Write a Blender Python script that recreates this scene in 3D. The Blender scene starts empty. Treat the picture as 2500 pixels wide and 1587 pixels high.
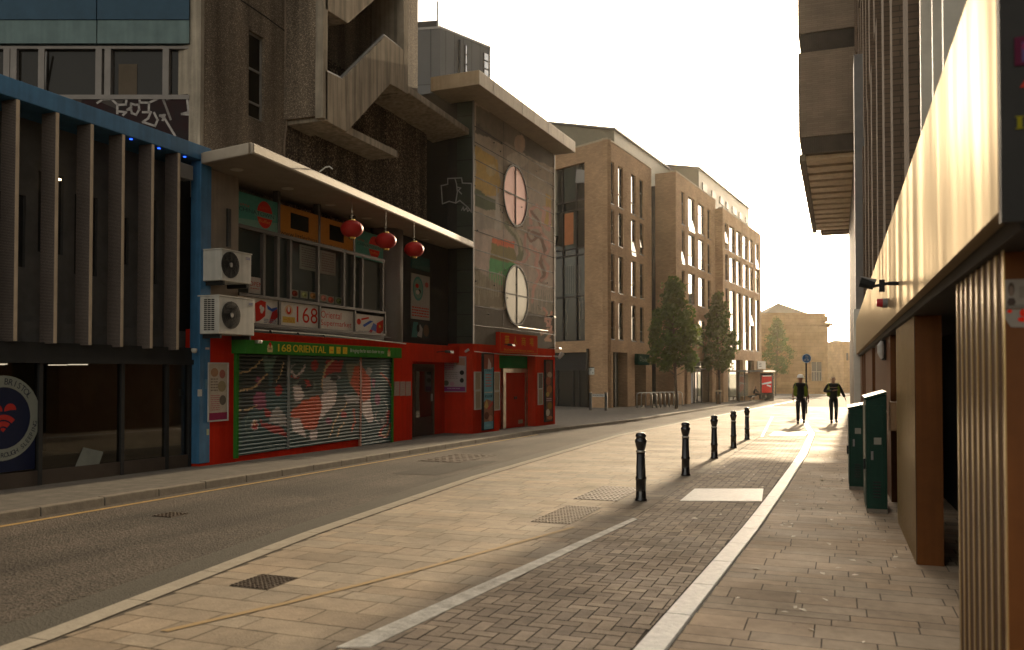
import bpy, math, random
from mathutils import Vector, Matrix, noise
R = math.radians
# ---------------------------------------------------------------- camera, sky, sun, exposure
sc = bpy.context.scene
col = sc.collection
F = 2100.0; HZ = 908.0; H = 1.5; PT = R(1.2); CY = HZ - F*math.tan(PT); G = 0.0143
A = math.atan(797/F)                       # the camera looks this far to the left of the street (+Y)
cam_d = bpy.data.cameras.new('camera'); cam = bpy.data.objects.new('camera', cam_d); col.objects.link(cam)
cam.location = (0, 0, H); cam.rotation_euler = (R(90)+PT, 0, A)
cam_d.sensor_width = 36; cam_d.lens = 36*F/2500; cam_d.clip_end = 3000; cam_d.clip_start = 0.05
cam_d.shift_y = (CY-793.5)/2500
cam_d.dof.use_dof = True; cam_d.dof.focus_distance = 19; cam_d.dof.aperture_fstop = 2.4
sc.camera = cam
sc.render.resolution_x = 1024; sc.render.resolution_y = 650
SUN_EL = R(13.8); SUN_AZ = R(1.2)
world = bpy.data.worlds.new('World'); sc.world = world; world.use_nodes = True
wn = world.node_tree; wb = wn.nodes['Background']
sky = wn.nodes.new('ShaderNodeTexSky'); sky.sky_type = 'NISHITA'; sky.sun_disc = False
sky.sun_elevation = SUN_EL; sky.sun_rotation = SUN_AZ
sky.air_density = 1.0; sky.dust_density = 3.0; sky.ozone_density = 0.6
hs = wn.nodes.new('ShaderNodeHueSaturation'); hs.inputs['Saturation'].default_value = 0.35
wm = wn.nodes.new('ShaderNodeMix'); wm.data_type = 'RGBA'; wm.blend_type = 'MULTIPLY'; wm.inputs[0].default_value = 1
wm.inputs[7].default_value = (1.0, 0.875, 0.71, 1)
wn.links.new(sky.outputs[0], hs.inputs['Color']); wn.links.new(hs.outputs[0], wm.inputs[6]); wn.links.new(wm.outputs[2], wb.inputs[0])
wb.inputs[1].default_value = 0.15
sd = bpy.data.lights.new('sun', 'SUN'); sd.energy = 2.2; sd.angle = R(0.5); sd.color = (1.0, 0.78, 0.50)
so = bpy.data.objects.new('sun', sd); col.objects.link(so)
sdir = Vector((math.sin(SUN_AZ)*math.cos(SUN_EL), math.cos(SUN_AZ)*math.cos(SUN_EL), math.sin(SUN_EL)))
so.rotation_euler = sdir.to_track_quat('Z', 'Y').to_euler(); so.location = (0, 30, 30)
sc.view_settings.view_transform = 'Standard'; sc.view_settings.look = 'None'; sc.view_settings.gamma = 1
sc.view_settings.exposure = 1.55

# ---------------------------------------------------------------- helpers
def gz(y): return -G*y
def ray(px, py):
    u = (px-1250)/F; v = (CY-py)/F; f = math.cos(PT)-v*math.sin(PT)
    return Vector((u*math.cos(A)-f*math.sin(A), u*math.sin(A)+f*math.cos(A), math.sin(PT)+v*math.cos(PT)))
CAMP = Vector((0, 0, H))
def GR(px, py, k=0):
    r = ray(px, py); t = (k-H)/(r.z+G*r.y); return CAMP+r*t
def PZ(z, px, py):
    r = ray(px, py); return CAMP+r*((z-H)/r.z)
def DP(d, px, py):
    r = ray(px, py); f = Vector((-math.sin(A), math.cos(A), 0)); return CAMP+r*(d/r.dot(f))
def proj(p):
    d = p-CAMP; x = d.x*math.cos(A)+d.y*math.sin(A); f = -d.x*math.sin(A)+d.y*math.cos(A); z = d.z
    fc = f*math.cos(PT)+z*math.sin(PT); v = -f*math.sin(PT)+z*math.cos(PT)
    return 1250+F*x/fc, CY-F*v/fc
class Pl:
    """a vertical wall plane: a runs to the reader's right, z up, d out of the wall"""
    def __init__(s, o, ang, out=0):
        s.o = Vector((o[0], o[1], 0)); s.u = Vector((math.cos(ang), math.sin(ang), 0)); s.n = Vector((math.sin(ang), -math.cos(ang), 0)); s.out = out
    def p(s, a, z, d=0): q = s.o+s.u*a+s.n*(d+s.out); return Vector((q.x, q.y, z))
    def px(s, x, y):
        r = ray(x, y); o = s.o+s.n*s.out; t = (o-CAMP).dot(s.n)/r.dot(s.n); q = CAMP+r*t
        return (q-o).dot(s.u), q.z
    def off(s, d): q = Pl((0, 0), 0); q.o, q.u, q.n, q.out = s.o, s.u, s.n, s.out+d; return q
def XP(x): return Pl((x, 0), R(90))         # faces +X, a = y
def XM(x): return Pl((x, 0), R(-90))        # faces -X, a = -y
def YM(y): return Pl((0, y), 0)             # faces -Y, a = x
BASE = {}
class MB:
    def __init__(s): s.v = []; s.f = []; s.m = []; s.c = None
    def add(s, vs, fs, m=0):
        b = len(s.v); s.v += [Vector(q) for q in vs]; s.f += [tuple(b+i for i in f) for f in fs]; s.m += [m]*len(fs); return s
    def hexa(s, q, m=0):                    # 8 points: bottom 4, top 4
        return s.add(q, [(0,3,2,1),(4,5,6,7),(0,1,5,4),(1,2,6,5),(2,3,7,6),(3,0,4,7)], m)
    def box(s, x0, x1, y0, y1, z0, z1, m=0):
        return s.hexa([(x0,y0,z0),(x1,y0,z0),(x1,y1,z0),(x0,y1,z0),(x0,y0,z1),(x1,y0,z1),(x1,y1,z1),(x0,y1,z1)], m)
    def pbox(s, P, a0, a1, z0, z1, d0, d1, m=0):
        return s.hexa([P.p(a0,z0,d1),P.p(a1,z0,d1),P.p(a1,z0,d0),P.p(a0,z0,d0),P.p(a0,z1,d1),P.p(a1,z1,d1),P.p(a1,z1,d0),P.p(a0,z1,d0)], m)
    def prism(s, pts, off, m=0):            # polygon extruded by a vector
        n = len(pts); pts = [Vector(p) for p in pts]; o = Vector(off)
        vs = pts+[p+o for p in pts]
        fs = [tuple(range(n-1,-1,-1)), tuple(range(n,2*n))]+[(i,(i+1)%n,n+(i+1)%n,n+i) for i in range(n)]
        return s.add(vs, fs, m)
    def ppoly(s, P, pts, d0, d1, m=0):
        return s.prism([P.p(a,z,d0) for a,z in pts], P.n*(d1-d0), m)
    def disc(s, P, a, z, ra, rz, d0, d1, m=0, n=28):
        return s.ppoly(P, [(a+ra*math.cos(2*math.pi*i/n), z+rz*math.sin(2*math.pi*i/n)) for i in range(n)], d0, d1, m)
    def ring(s, P, a, z, r0, r1, d0, d1, m=0, n=40, t0=0, t1=2*math.pi):
        for i in range(n):
            b = t0+(t1-t0)*i/n; c = t0+(t1-t0)*(i+1)/n
            s.ppoly(P, [(a+r0*math.cos(b),z+r0*math.sin(b)),(a+r1*math.cos(b),z+r1*math.sin(b)),(a+r1*math.cos(c),z+r1*math.sin(c)),(a+r0*math.cos(c),z+r0*math.sin(c))], d0, d1, m)
        return s
    def tube(s, pts, r, m=0, n=8, cap=True):
        pts = [Vector(p) for p in pts]; rs = r if isinstance(r, (list, tuple)) else [r]*len(pts); b = len(s.v)
        up = None
        for i, p in enumerate(pts):
            d = (pts[min(i+1,len(pts)-1)]-pts[max(i-1,0)]).normalized()
            if up is None:
                up = d.orthogonal().normalized()
            up = (up-d*up.dot(d)).normalized(); w = d.cross(up)
            for k in range(n):
                t = 2*math.pi*k/n; s.v.append(p+(up*math.cos(t)+w*math.sin(t))*rs[i])
        for i in range(len(pts)-1):
            for k in range(n):
                s.f.append((b+i*n+k, b+i*n+(k+1)%n, b+(i+1)*n+(k+1)%n, b+(i+1)*n+k)); s.m.append(m)
        if cap:
            s.f.append(tuple(b+k for k in range(n-1,-1,-1))); s.m.append(m)
            e = b+(len(pts)-1)*n; s.f.append(tuple(e+k for k in range(n))); s.m.append(m)
        return s
    def lathe(s, c, prof, m=0, n=20):       # profile (r, z) round a vertical axis
        b = len(s.v); c = Vector(c)
        for r, z in prof:
            for k in range(n):
                t = 2*math.pi*k/n; s.v.append(c+Vector((r*math.cos(t), r*math.sin(t), z)))
        for i in range(len(prof)-1):
            for k in range(n):
                s.f.append((b+i*n+k, b+i*n+(k+1)%n, b+(i+1)*n+(k+1)%n, b+(i+1)*n+k)); s.m.append(m)
        s.f.append(tuple(b+k for k in range(n-1,-1,-1))); s.m.append(m)
        e = b+(len(prof)-1)*n; s.f.append(tuple(e+k for k in range(n))); s.m.append(m)
        return s
    def ribbon(s, P, pts, w, d0, d1, m=0):
        for (a0,z0),(a1,z1) in zip(pts, pts[1:]):
            L = math.hypot(a1-a0,z1-z0)
            if L < 1e-6: continue
            ux, uz = (a1-a0)/L*w/2, (z1-z0)/L*w/2
            s.ppoly(P, [(a0-ux+uz,z0-uz-ux),(a1+ux+uz,z1+uz-ux),(a1+ux-uz,z1+uz+ux),(a0-ux-uz,z0-uz+ux)], d0, d1, m)
        return s
    def text(s, P, txt, a0, z0, a1, z1, d0, d1, m=0, fit=True, shear=0):
        me = text_mesh(txt, shear)
        if not me: return s
        vs, fs, bb = me; w = bb[2]-bb[0]; h = bb[3]-bb[1]
        ka = (a1-a0)/w; kz = (z1-z0)/h
        b = len(s.v)
        s.v += [P.p(a0+(x-bb[0])*ka, z0+(y-bb[1])*kz, d1) for x, y in vs]
        s.f += [tuple(b+i for i in f) for f in fs]; s.m += [m]*len(fs)
        return s
    def build(s, name, mats, parent=None, smooth=False, tags=None, cols=None, bevel=0):
        if not isinstance(mats, (list, tuple)): mats = [mats]
        me = bpy.data.meshes.new(name)
        if parent is not None: base = BASE[parent.name]
        else:
            xs = [v.x for v in s.v]; ys = [v.y for v in s.v]
            base = Vector(((min(xs)+max(xs))/2, (min(ys)+max(ys))/2, min(v.z for v in s.v)))
        me.from_pydata([v-base for v in s.v], [], s.f)
        for m in mats: me.materials.append(m)
        me.polygons.foreach_set('material_index', s.m)
        if smooth: me.polygons.foreach_set('use_smooth', [True]*len(s.f))
        if cols is not None:
            at = me.color_attributes.new('Col', 'FLOAT_COLOR', 'POINT')
            at.data.foreach_set('color', [x for c in cols for x in (c[0], c[1], c[2], 1.0)])
        me.update()
        o = bpy.data.objects.new(name, me); col.objects.link(o)
        if parent is not None: o.parent = parent
        else: o.location = base
        BASE[o.name] = base
        if bevel:
            md = o.modifiers.new('bevel', 'BEVEL'); md.width = bevel; md.segments = 2; md.limit_method = 'ANGLE'
        if tags: tag(o, **tags)
        return o
def tag(o, label=None, cat=None, group=None, kind=None):
    if label: o['label'] = label
    if cat: o['category'] = cat
    if group: o['group'] = group
    if kind: o['kind'] = kind
    return o
def thing(name, base, label, cat, group=None):
    o = bpy.data.objects.new(name, None); col.objects.link(o); o.location = base; o.empty_display_size = 0.2
    BASE[o.name] = Vector(base); tag(o, label, cat, group); return o
def copy_tree(o, delta, label=None, parent=None):
    c = o.copy(); col.objects.link(c)
    if parent is None:
        c.location = o.location+Vector(delta); BASE[c.name] = BASE[o.name]+Vector(delta)
        if label: c['label'] = label
    else: c.parent = parent; BASE[c.name] = BASE[parent.name]
    for ch in [x for x in bpy.data.objects if x.parent == o]: copy_tree(ch, delta, None, c)
    return c
_tc = {}
def text_mesh(txt, shear=0):
    k = (txt, shear)
    if k in _tc: return _tc[k]
    cu = bpy.data.curves.new('t', 'FONT'); cu.body = txt; cu.size = 1; cu.shear = shear; cu.resolution_u = 3
    ob = bpy.data.objects.new('t', cu); me = bpy.data.meshes.new_from_object(ob)
    vs = [(v.co.x, v.co.y) for v in me.vertices]; fs = [tuple(p.vertices) for p in me.polygons]
    bpy.data.objects.remove(ob); bpy.data.curves.remove(cu); bpy.data.meshes.remove(me)
    if not vs: _tc[k] = None; return None
    bb = (min(v[0] for v in vs), min(v[1] for v in vs), max(v[0] for v in vs), max(v[1] for v in vs))
    _tc[k] = (vs, fs, bb); return _tc[k]
def wall(mb, P, a0, a1, z0, z1, holes, depth, m=0, mr=None, thick=0.3):
    """wall face with rectangular openings and reveals"""
    A_ = sorted({a0, a1, *[h[0] for h in holes], *[h[1] for h in holes]}); Z_ = sorted({z0, z1, *[h[2] for h in holes], *[h[3] for h in holes]})
    A_ = [a for a in A_ if a0 <= a <= a1]; Z_ = [z for z in Z_ if z0 <= z <= z1]
    for i in range(len(A_)-1):
        for j in range(len(Z_)-1):
            ca = (A_[i]+A_[i+1])/2; cz = (Z_[j]+Z_[j+1])/2
            if any(h[0] < ca < h[1] and h[2] < cz < h[3] for h in holes): continue
            mb.add([P.p(A_[i],Z_[j]),P.p(A_[i+1],Z_[j]),P.p(A_[i+1],Z_[j+1]),P.p(A_[i],Z_[j+1])], [(0,1,2,3)], m)
    mr = m if mr is None else mr
    for b0, b1, c0, c1 in [h[:4] for h in holes]:
        b0 = max(b0, a0); b1 = min(b1, a1)
        mb.add([P.p(b0,c0),P.p(b1,c0),P.p(b1,c1),P.p(b0,c1),P.p(b0,c0,-depth),P.p(b1,c0,-depth),P.p(b1,c1,-depth),P.p(b0,c1,-depth)],
               [(0,4,5,1),(1,5,6,2),(2,6,7,3),(3,7,4,0)], mr)
    mb.add([P.p(a0,z0),P.p(a0,z1),P.p(a0,z1,-thick),P.p(a0,z0,-thick),P.p(a1,z0),P.p(a1,z1),P.p(a1,z1,-thick),P.p(a1,z0,-thick)], [(0,1,2,3),(4,7,6,5),(1,5,6,2)], m)
    return mb

# ---------------------------------------------------------------- materials
def nm(name):
    m = bpy.data.materials.new(name); m.use_nodes = True; return m, m.node_tree, m.node_tree.nodes['Principled BSDF']
def N(t, k, **kw):
    n = t.nodes.new(k)
    for a, b in kw.items(): setattr(n, a, b)
    return n
def mat(name, c, rough=0.7, metal=0.0, var=0.15, scale=3.0, bump=0.0, bscale=40.0, c2=None, streak=0.0, emit=None, spec=None, coat=0):
    m, t, b = nm(name); L = t.links.new
    b.inputs['Roughness'].default_value = rough; b.inputs['Metallic'].default_value = metal
    if spec is None and metal == 0 and not coat: spec = .12 if rough >= .4 else .3
    if spec is not None: b.inputs['Specular IOR Level'].default_value = spec
    if coat: b.inputs['Coat Weight'].default_value = coat; b.inputs['Coat Roughness'].default_value = 0.05
    if emit: b.inputs['Emission Color'].default_value = (*c, 1); b.inputs['Emission Strength'].default_value = emit
    g = N(t, 'ShaderNodeNewGeometry'); pos = g.outputs['Position']
    n1 = N(t, 'ShaderNodeTexNoise'); n1.inputs['Scale'].default_value = scale; n1.inputs['Detail'].default_value = 8; n1.inputs['Roughness'].default_value = 0.65
    L(pos, n1.inputs['Vector'])
    cr = N(t, 'ShaderNodeMapRange'); cr.inputs[1].default_value = 0.3; cr.inputs[2].default_value = 0.7
    L(n1.outputs['Fac'], cr.inputs[0])
    mx = N(t, 'ShaderNodeMix', data_type='RGBA')
    lo = tuple(x*(1-var) for x in c); hi = c2 or tuple(min(1, x*(1+var)) for x in c)
    mx.inputs[6].default_value = (*lo, 1); mx.inputs[7].default_value = (*hi, 1)
    L(cr.outputs[0], mx.inputs[0]); out = mx.outputs[2]
    if streak:
        mp = N(t, 'ShaderNodeMapping'); mp.inputs['Scale'].default_value = (6, 6, 0.35); L(pos, mp.inputs['Vector'])
        n2 = N(t, 'ShaderNodeTexNoise'); n2.inputs['Scale'].default_value = 1.5; n2.inputs['Detail'].default_value = 6; L(mp.outputs[0], n2.inputs['Vector'])
        r2 = N(t, 'ShaderNodeMapRange'); r2.inputs[1].default_value = 0.38; r2.inputs[2].default_value = 0.62; r2.inputs[3].default_value = 1-streak; r2.inputs[4].default_value = 1
        L(n2.outputs['Fac'], r2.inputs[0])
        m2 = N(t, 'ShaderNodeMix', data_type='RGBA', blend_type='MULTIPLY'); m2.inputs[0].default_value = 1; L(out, m2.inputs[6]); L(r2.outputs[0], m2.inputs[7]); out = m2.outputs[2]
    L(out, b.inputs['Base Color'])
    if bump:
        n3 = N(t, 'ShaderNodeTexNoise'); n3.inputs['Scale'].default_value = bscale; n3.inputs['Detail'].default_value = 4; L(pos, n3.inputs['Vector'])
        bp = N(t, 'ShaderNodeBump'); bp.inputs['Strength'].default_value = bump; bp.inputs['Distance'].default_value = 0.02
        L(n3.outputs['Fac'], bp.inputs['Height']); L(bp.outputs[0], b.inputs['Normal'])
    return m
def mat_brick(name, c1, c2, mortar, bw=0.225, rh=0.075, ang=0.0, ms=0.008, rough=0.9, off=0.5, bump=0.5, var=0.25):
    m, t, b = nm(name); L = t.links.new; b.inputs['Roughness'].default_value = rough; b.inputs['Specular IOR Level'].default_value = .12
    g = N(t, 'ShaderNodeNewGeometry')
    vr = N(t, 'ShaderNodeVectorRotate', rotation_type='Z_AXIS'); vr.inputs['Angle'].default_value = -ang; L(g.outputs['Position'], vr.inputs['Vector'])
    vn = N(t, 'ShaderNodeVectorRotate', rotation_type='Z_AXIS'); vn.inputs['Angle'].default_value = -ang; L(g.outputs['Normal'], vn.inputs['Vector'])
    s = N(t, 'ShaderNodeSeparateXYZ'); L(vr.outputs[0], s.inputs[0]); sn = N(t, 'ShaderNodeSeparateXYZ'); L(vn.outputs[0], sn.inputs[0])
    ab = N(t, 'ShaderNodeMath', operation='ABSOLUTE'); L(sn.outputs[0], ab.inputs[0])
    gt = N(t, 'ShaderNodeMath', operation='GREATER_THAN'); gt.inputs[1].default_value = 0.6; L(ab.outputs[0], gt.inputs[0])
    mx = N(t, 'ShaderNodeMix'); L(gt.outputs[0], mx.inputs[0]); L(s.outputs[0], mx.inputs[2]); L(s.outputs[1], mx.inputs[3])
    cv = N(t, 'ShaderNodeCombineXYZ'); L(mx.outputs[0], cv.inputs[0]); L(s.outputs[2], cv.inputs[1])
    br = N(t, 'ShaderNodeTexBrick'); br.offset = off; L(cv.outputs[0], br.inputs['Vector'])
    br.inputs['Scale'].default_value = 1; br.inputs['Brick Width'].default_value = bw; br.inputs['Row Height'].default_value = rh
    br.inputs['Mortar Size'].default_value = ms; br.inputs['Mortar Smooth'].default_value = 0.3; br.inputs['Bias'].default_value = 0
    br.inputs['Color1'].default_value = (*c1, 1); br.inputs['Color2'].default_value = (*c2, 1); br.inputs['Mortar'].default_value = (*mortar, 1)
    n1 = N(t, 'ShaderNodeTexNoise'); n1.inputs['Scale'].default_value = 0.7; n1.inputs['Detail'].default_value = 7; L(g.outputs['Position'], n1.inputs['Vector'])
    r = N(t, 'ShaderNodeMapRange'); r.inputs[1].default_value = 0.3; r.inputs[2].default_value = 0.7; r.inputs[3].default_value = 1-var; r.inputs[4].default_value = 1+var*0.4; L(n1.outputs['Fac'], r.inputs[0])
    m2 = N(t, 'ShaderNodeMix', data_type='RGBA', blend_type='MULTIPLY'); m2.inputs[0].default_value = 1; L(br.outputs['Color'], m2.inputs[6]); L(r.outputs[0], m2.inputs[7])
    L(m2.outputs[2], b.inputs['Base Color'])
    bp = N(t, 'ShaderNodeBump'); bp.inputs['Strength'].default_value = bump; bp.inputs['Distance'].default_value = 0.01; bp.invert = True
    L(br.outputs['Fac'], bp.inputs['Height']); L(bp.outputs[0], b.inputs['Normal'])
    return m
def mat_vcol(name, rough=0.8, var=0.2, scale=8, bump=0.2, bscale=120, metal=0, rvar=0, spec=0.3):
    m, t, b = nm(name); L = t.links.new; b.inputs['Roughness'].default_value = rough; b.inputs['Metallic'].default_value = metal
    if spec is not None: b.inputs['Specular IOR Level'].default_value = spec
    g = N(t, 'ShaderNodeNewGeometry'); at = N(t, 'ShaderNodeAttribute', attribute_name='Col')
    n1 = N(t, 'ShaderNodeTexNoise'); n1.inputs['Scale'].default_value = scale; n1.inputs['Detail'].default_value = 8; n1.inputs['Roughness'].default_value = 0.7; L(g.outputs['Position'], n1.inputs['Vector'])
    r = N(t, 'ShaderNodeMapRange'); r.inputs[1].default_value = 0.3; r.inputs[2].default_value = 0.7; r.inputs[3].default_value = 1-var; r.inputs[4].default_value = 1+var; L(n1.outputs['Fac'], r.inputs[0])
    m2 = N(t, 'ShaderNodeMix', data_type='RGBA', blend_type='MULTIPLY'); m2.inputs[0].default_value = 1; L(at.outputs['Color'], m2.inputs[6]); L(r.outputs[0], m2.inputs[7])
    L(m2.outputs[2], b.inputs['Base Color'])
    if rvar:
        n5 = N(t, 'ShaderNodeTexNoise'); n5.inputs['Scale'].default_value = 0.9; n5.inputs['Detail'].default_value = 9; n5.inputs['Roughness'].default_value = 0.7; L(g.outputs['Position'], n5.inputs['Vector'])
        r5 = N(t, 'ShaderNodeMapRange'); r5.inputs[1].default_value = 0.35; r5.inputs[2].default_value = 0.62; r5.inputs[3].default_value = 0.72; r5.inputs[4].default_value = 1.08; L(n5.outputs['Fac'], r5.inputs[0])
        v5 = N(t, 'ShaderNodeTexVoronoi'); v5.inputs['Scale'].default_value = 3.2; L(g.outputs['Position'], v5.inputs['Vector']); g5 = N(t, 'ShaderNodeMapRange'); g5.inputs[1].default_value = 0.03; g5.inputs[2].default_value = 0.05; g5.inputs[3].default_value = 0.5; g5.inputs[4].default_value = 1.0; L(v5.outputs['Distance'], g5.inputs[0])
        x5 = N(t, 'ShaderNodeMath', operation='MULTIPLY'); L(r5.outputs[0], x5.inputs[0]); L(g5.outputs[0], x5.inputs[1])
        m5 = N(t, 'ShaderNodeMix', data_type='RGBA', blend_type='MULTIPLY'); m5.inputs[0].default_value = 1; L(m2.outputs[2], m5.inputs[6]); L(x5.outputs[0], m5.inputs[7]); L(m5.outputs[2], b.inputs['Base Color'])
        n4 = N(t, 'ShaderNodeTexNoise'); n4.inputs['Scale'].default_value = 1.1; n4.inputs['Detail'].default_value = 5; L(g.outputs['Position'], n4.inputs['Vector'])
        r4 = N(t, 'ShaderNodeMapRange'); r4.inputs[1].default_value = 0.35; r4.inputs[2].default_value = 0.65; r4.inputs[3].default_value = rough-rvar; r4.inputs[4].default_value = rough+rvar; L(n4.outputs['Fac'], r4.inputs[0]); L(r4.outputs[0], b.inputs['Roughness'])
    if bump:
        n3 = N(t, 'ShaderNodeTexNoise'); n3.inputs['Scale'].default_value = bscale; n3.inputs['Detail'].default_value = 4; L(g.outputs['Position'], n3.inputs['Vector'])
        bp = N(t, 'ShaderNodeBump'); bp.inputs['Strength'].default_value = bump; bp.inputs['Distance'].default_value = 0.01
        L(n3.outputs['Fac'], bp.inputs['Height']); L(bp.outputs[0], b.inputs['Normal'])
    return m
def mat_pebble(name, dark, light, scale=55):
    m, t, b = nm(name); L = t.links.new; b.inputs['Roughness'].default_value = 0.85; b.inputs['Specular IOR Level'].default_value = .15
    g = N(t, 'ShaderNodeNewGeometry')
    vo = N(t, 'ShaderNodeTexVoronoi'); vo.inputs['Scale'].default_value = scale; L(g.outputs['Position'], vo.inputs['Vector'])
    sp = N(t, 'ShaderNodeSeparateColor'); L(vo.outputs['Color'], sp.inputs[0])
    r0 = N(t, 'ShaderNodeMapRange'); r0.inputs[1].default_value = 0.55; r0.inputs[2].default_value = 1.0; L(sp.outputs[0], r0.inputs[0])
    pw = N(t, 'ShaderNodeMath', operation='POWER'); pw.inputs[1].default_value = 1.6; L(r0.outputs[0], pw.inputs[0])
    mx = N(t, 'ShaderNodeMix', data_type='RGBA'); mx.inputs[6].default_value = (*dark, 1); mx.inputs[7].default_value = (*light, 1); L(pw.outputs[0], mx.inputs[0])
    mp = N(t, 'ShaderNodeMapping'); mp.inputs['Scale'].default_value = (2.2, 2.2, 0.16); L(g.outputs['Position'], mp.inputs['Vector'])
    n1 = N(t, 'ShaderNodeTexNoise'); n1.inputs['Scale'].default_value = 1.2; n1.inputs['Detail'].default_value = 6; L(mp.outputs[0], n1.inputs['Vector'])
    r = N(t, 'ShaderNodeMapRange'); r.inputs[1].default_value = 0.36; r.inputs[2].default_value = 0.64; r.inputs[3].default_value = 0.55; r.inputs[4].default_value = 1.15; L(n1.outputs['Fac'], r.inputs[0])
    m2 = N(t, 'ShaderNodeMix', data_type='RGBA', blend_type='MULTIPLY'); m2.inputs[0].default_value = 1; L(mx.outputs[2], m2.inputs[6]); L(r.outputs[0], m2.inputs[7]); L(m2.outputs[2], b.inputs['Base Color'])
    bp = N(t, 'ShaderNodeBump'); bp.inputs['Strength'].default_value = 0.8; bp.inputs['Distance'].default_value = 0.015; bp.invert = True
    L(vo.outputs['Distance'], bp.inputs['Height']); L(bp.outputs[0], b.inputs['Normal'])
    return m
def glass(name, c=(0.02, 0.02, 0.02), rough=0.03, metal=0.0, spec=0.5, wob=0.02):
    m, t, b = nm(name); L = t.links.new
    b.inputs['Base Color'].default_value = (*c, 1); b.inputs['Roughness'].default_value = rough; b.inputs['Metallic'].default_value = metal; b.inputs['Specular IOR Level'].default_value = spec
    g = N(t, 'ShaderNodeNewGeometry'); n3 = N(t, 'ShaderNodeTexNoise'); n3.inputs['Scale'].default_value = 0.8; L(g.outputs['Position'], n3.inputs['Vector'])
    bp = N(t, 'ShaderNodeBump'); bp.inputs['Strength'].default_value = wob*4; bp.inputs['Distance'].default_value = 0.05
    L(n3.outputs['Fac'], bp.inputs['Height']); L(bp.outputs[0], b.inputs['Normal'])
    return m
_fm = {}
def flat(c, rough=0.6):
    k = (tuple(round(x, 3) for x in c), rough)
    if k not in _fm: _fm[k] = mat('print_ink', c, max(rough,.8), var=0.1, scale=20, spec=0.0)
    return _fm[k]
M = {}
M['asphalt'] = mat('asphalt', (0.036, 0.029, 0.023), 0.9, var=0.5, scale=26, bump=1.0, bscale=45, c2=(0.105, 0.085, 0.067), spec=.2)
am, at_, ab_ = M['asphalt'], M['asphalt'].node_tree, M['asphalt'].node_tree.nodes['Principled BSDF']
_l = ab_.inputs['Base Color'].links[0].from_socket; _g = N(at_, 'ShaderNodeNewGeometry'); _mp = N(at_, 'ShaderNodeMapping'); _mp.inputs['Scale'].default_value = (1.6, 0.12, 1)
_n = N(at_, 'ShaderNodeTexNoise'); _n.inputs['Scale'].default_value = 1.0; _n.inputs['Detail'].default_value = 7; _n2 = N(at_, 'ShaderNodeTexNoise'); _n2.inputs['Scale'].default_value = 0.55; _n2.inputs['Detail'].default_value = 9
at_.links.new(_g.outputs['Position'], _mp.inputs[0]); at_.links.new(_mp.outputs[0], _n.inputs['Vector']); at_.links.new(_g.outputs['Position'], _n2.inputs['Vector'])
_a = N(at_, 'ShaderNodeMath', operation='MULTIPLY'); at_.links.new(_n.outputs['Fac'], _a.inputs[0]); at_.links.new(_n2.outputs['Fac'], _a.inputs[1])
_r = N(at_, 'ShaderNodeMapRange'); _r.inputs[1].default_value = .15; _r.inputs[2].default_value = .36; _r.inputs[3].default_value = .6; _r.inputs[4].default_value = 1.35; at_.links.new(_a.outputs[0], _r.inputs[0])
_m = N(at_, 'ShaderNodeMix', data_type='RGBA', blend_type='MULTIPLY'); _m.inputs[0].default_value = 1; at_.links.new(_l, _m.inputs[6]); at_.links.new(_r.outputs[0], _m.inputs[7]); at_.links.new(_m.outputs[2], ab_.inputs['Base Color'])
M['joint'] = mat('paving_joint', (0.085, 0.070, 0.055), 0.9, var=0.2)
M['slab'] = mat_vcol('paving_slab', 0.80, 0.16, 9, 0.35, 60, rvar=0.07)
M['pavement'] = mat('left_pavement', (0.12, 0.108, 0.093), 0.85, var=0.25, scale=5, bump=0.4, bscale=60)
M['kerb'] = mat('kerb_stone', (0.17, 0.145, 0.115), 0.8, var=0.2, scale=8, bump=0.3)
M['paint'] = mat('road_paint', (0.75, 0.72, 0.66), 0.5, var=0.12, scale=15, bump=0.4)
M['yellow'] = mat('yellow_paint', (0.34, 0.22, 0.08), 0.7, var=0.3, scale=15)
M['strip'] = mat('granite_strip', (0.33, 0.29, 0.23), 0.5, var=0.15, scale=10, bump=0.2)
M['iron'] = mat('iron', (0.075, 0.052, 0.036), 0.55, metal=0.5, var=0.3, scale=20, bump=0.5)
M['black'] = mat('black_paint', (0.008, 0.008, 0.010), 0.25, coat=0.6, var=0.1)
M['dark'] = mat('dark_metal', (0.022, 0.022, 0.022), 0.5, var=0.2)
M['grey'] = mat('grey_metal', (0.16, 0.155, 0.15), 0.5, metal=0.3, var=0.15)
M['steel'] = mat('steel', (0.45, 0.43, 0.4), 0.3, metal=0.9, var=0.1)
M['white'] = mat('white_metal', (0.5, 0.48, 0.43), 0.5, var=0.12, streak=0.2)
M['blue'] = mat('blue_paint', (0.045, 0.135, 0.25), 0.55, var=0.2, scale=2, bump=0.05, streak=0.2)
M['red'] = mat('red_render', (0.47,0.024,0.009), 1.0, spec=0.0, var=0.2, scale=1.2, bump=0.15, bscale=60, streak=0.15)
M['glass'] = glass('dark_glass', (0.02, 0.019, 0.016))
M['glassb'] = glass('sky_glass', (0.50, 0.50, 0.52), 0.05, metal=0.75, wob=0.002)
M['glass2'] = glass('tinted_glass', (0.035, 0.045, 0.04), 0.08)
M['conc'] = mat('concrete', (0.34, 0.29, 0.225), 0.9, var=0.2, scale=2.5, bump=0.4, bscale=30, streak=0.35)
M['agg'] = mat_pebble('exposed_aggregate', (0.155, 0.122, 0.09), (0.50, 0.39, 0.285), 75)
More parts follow.
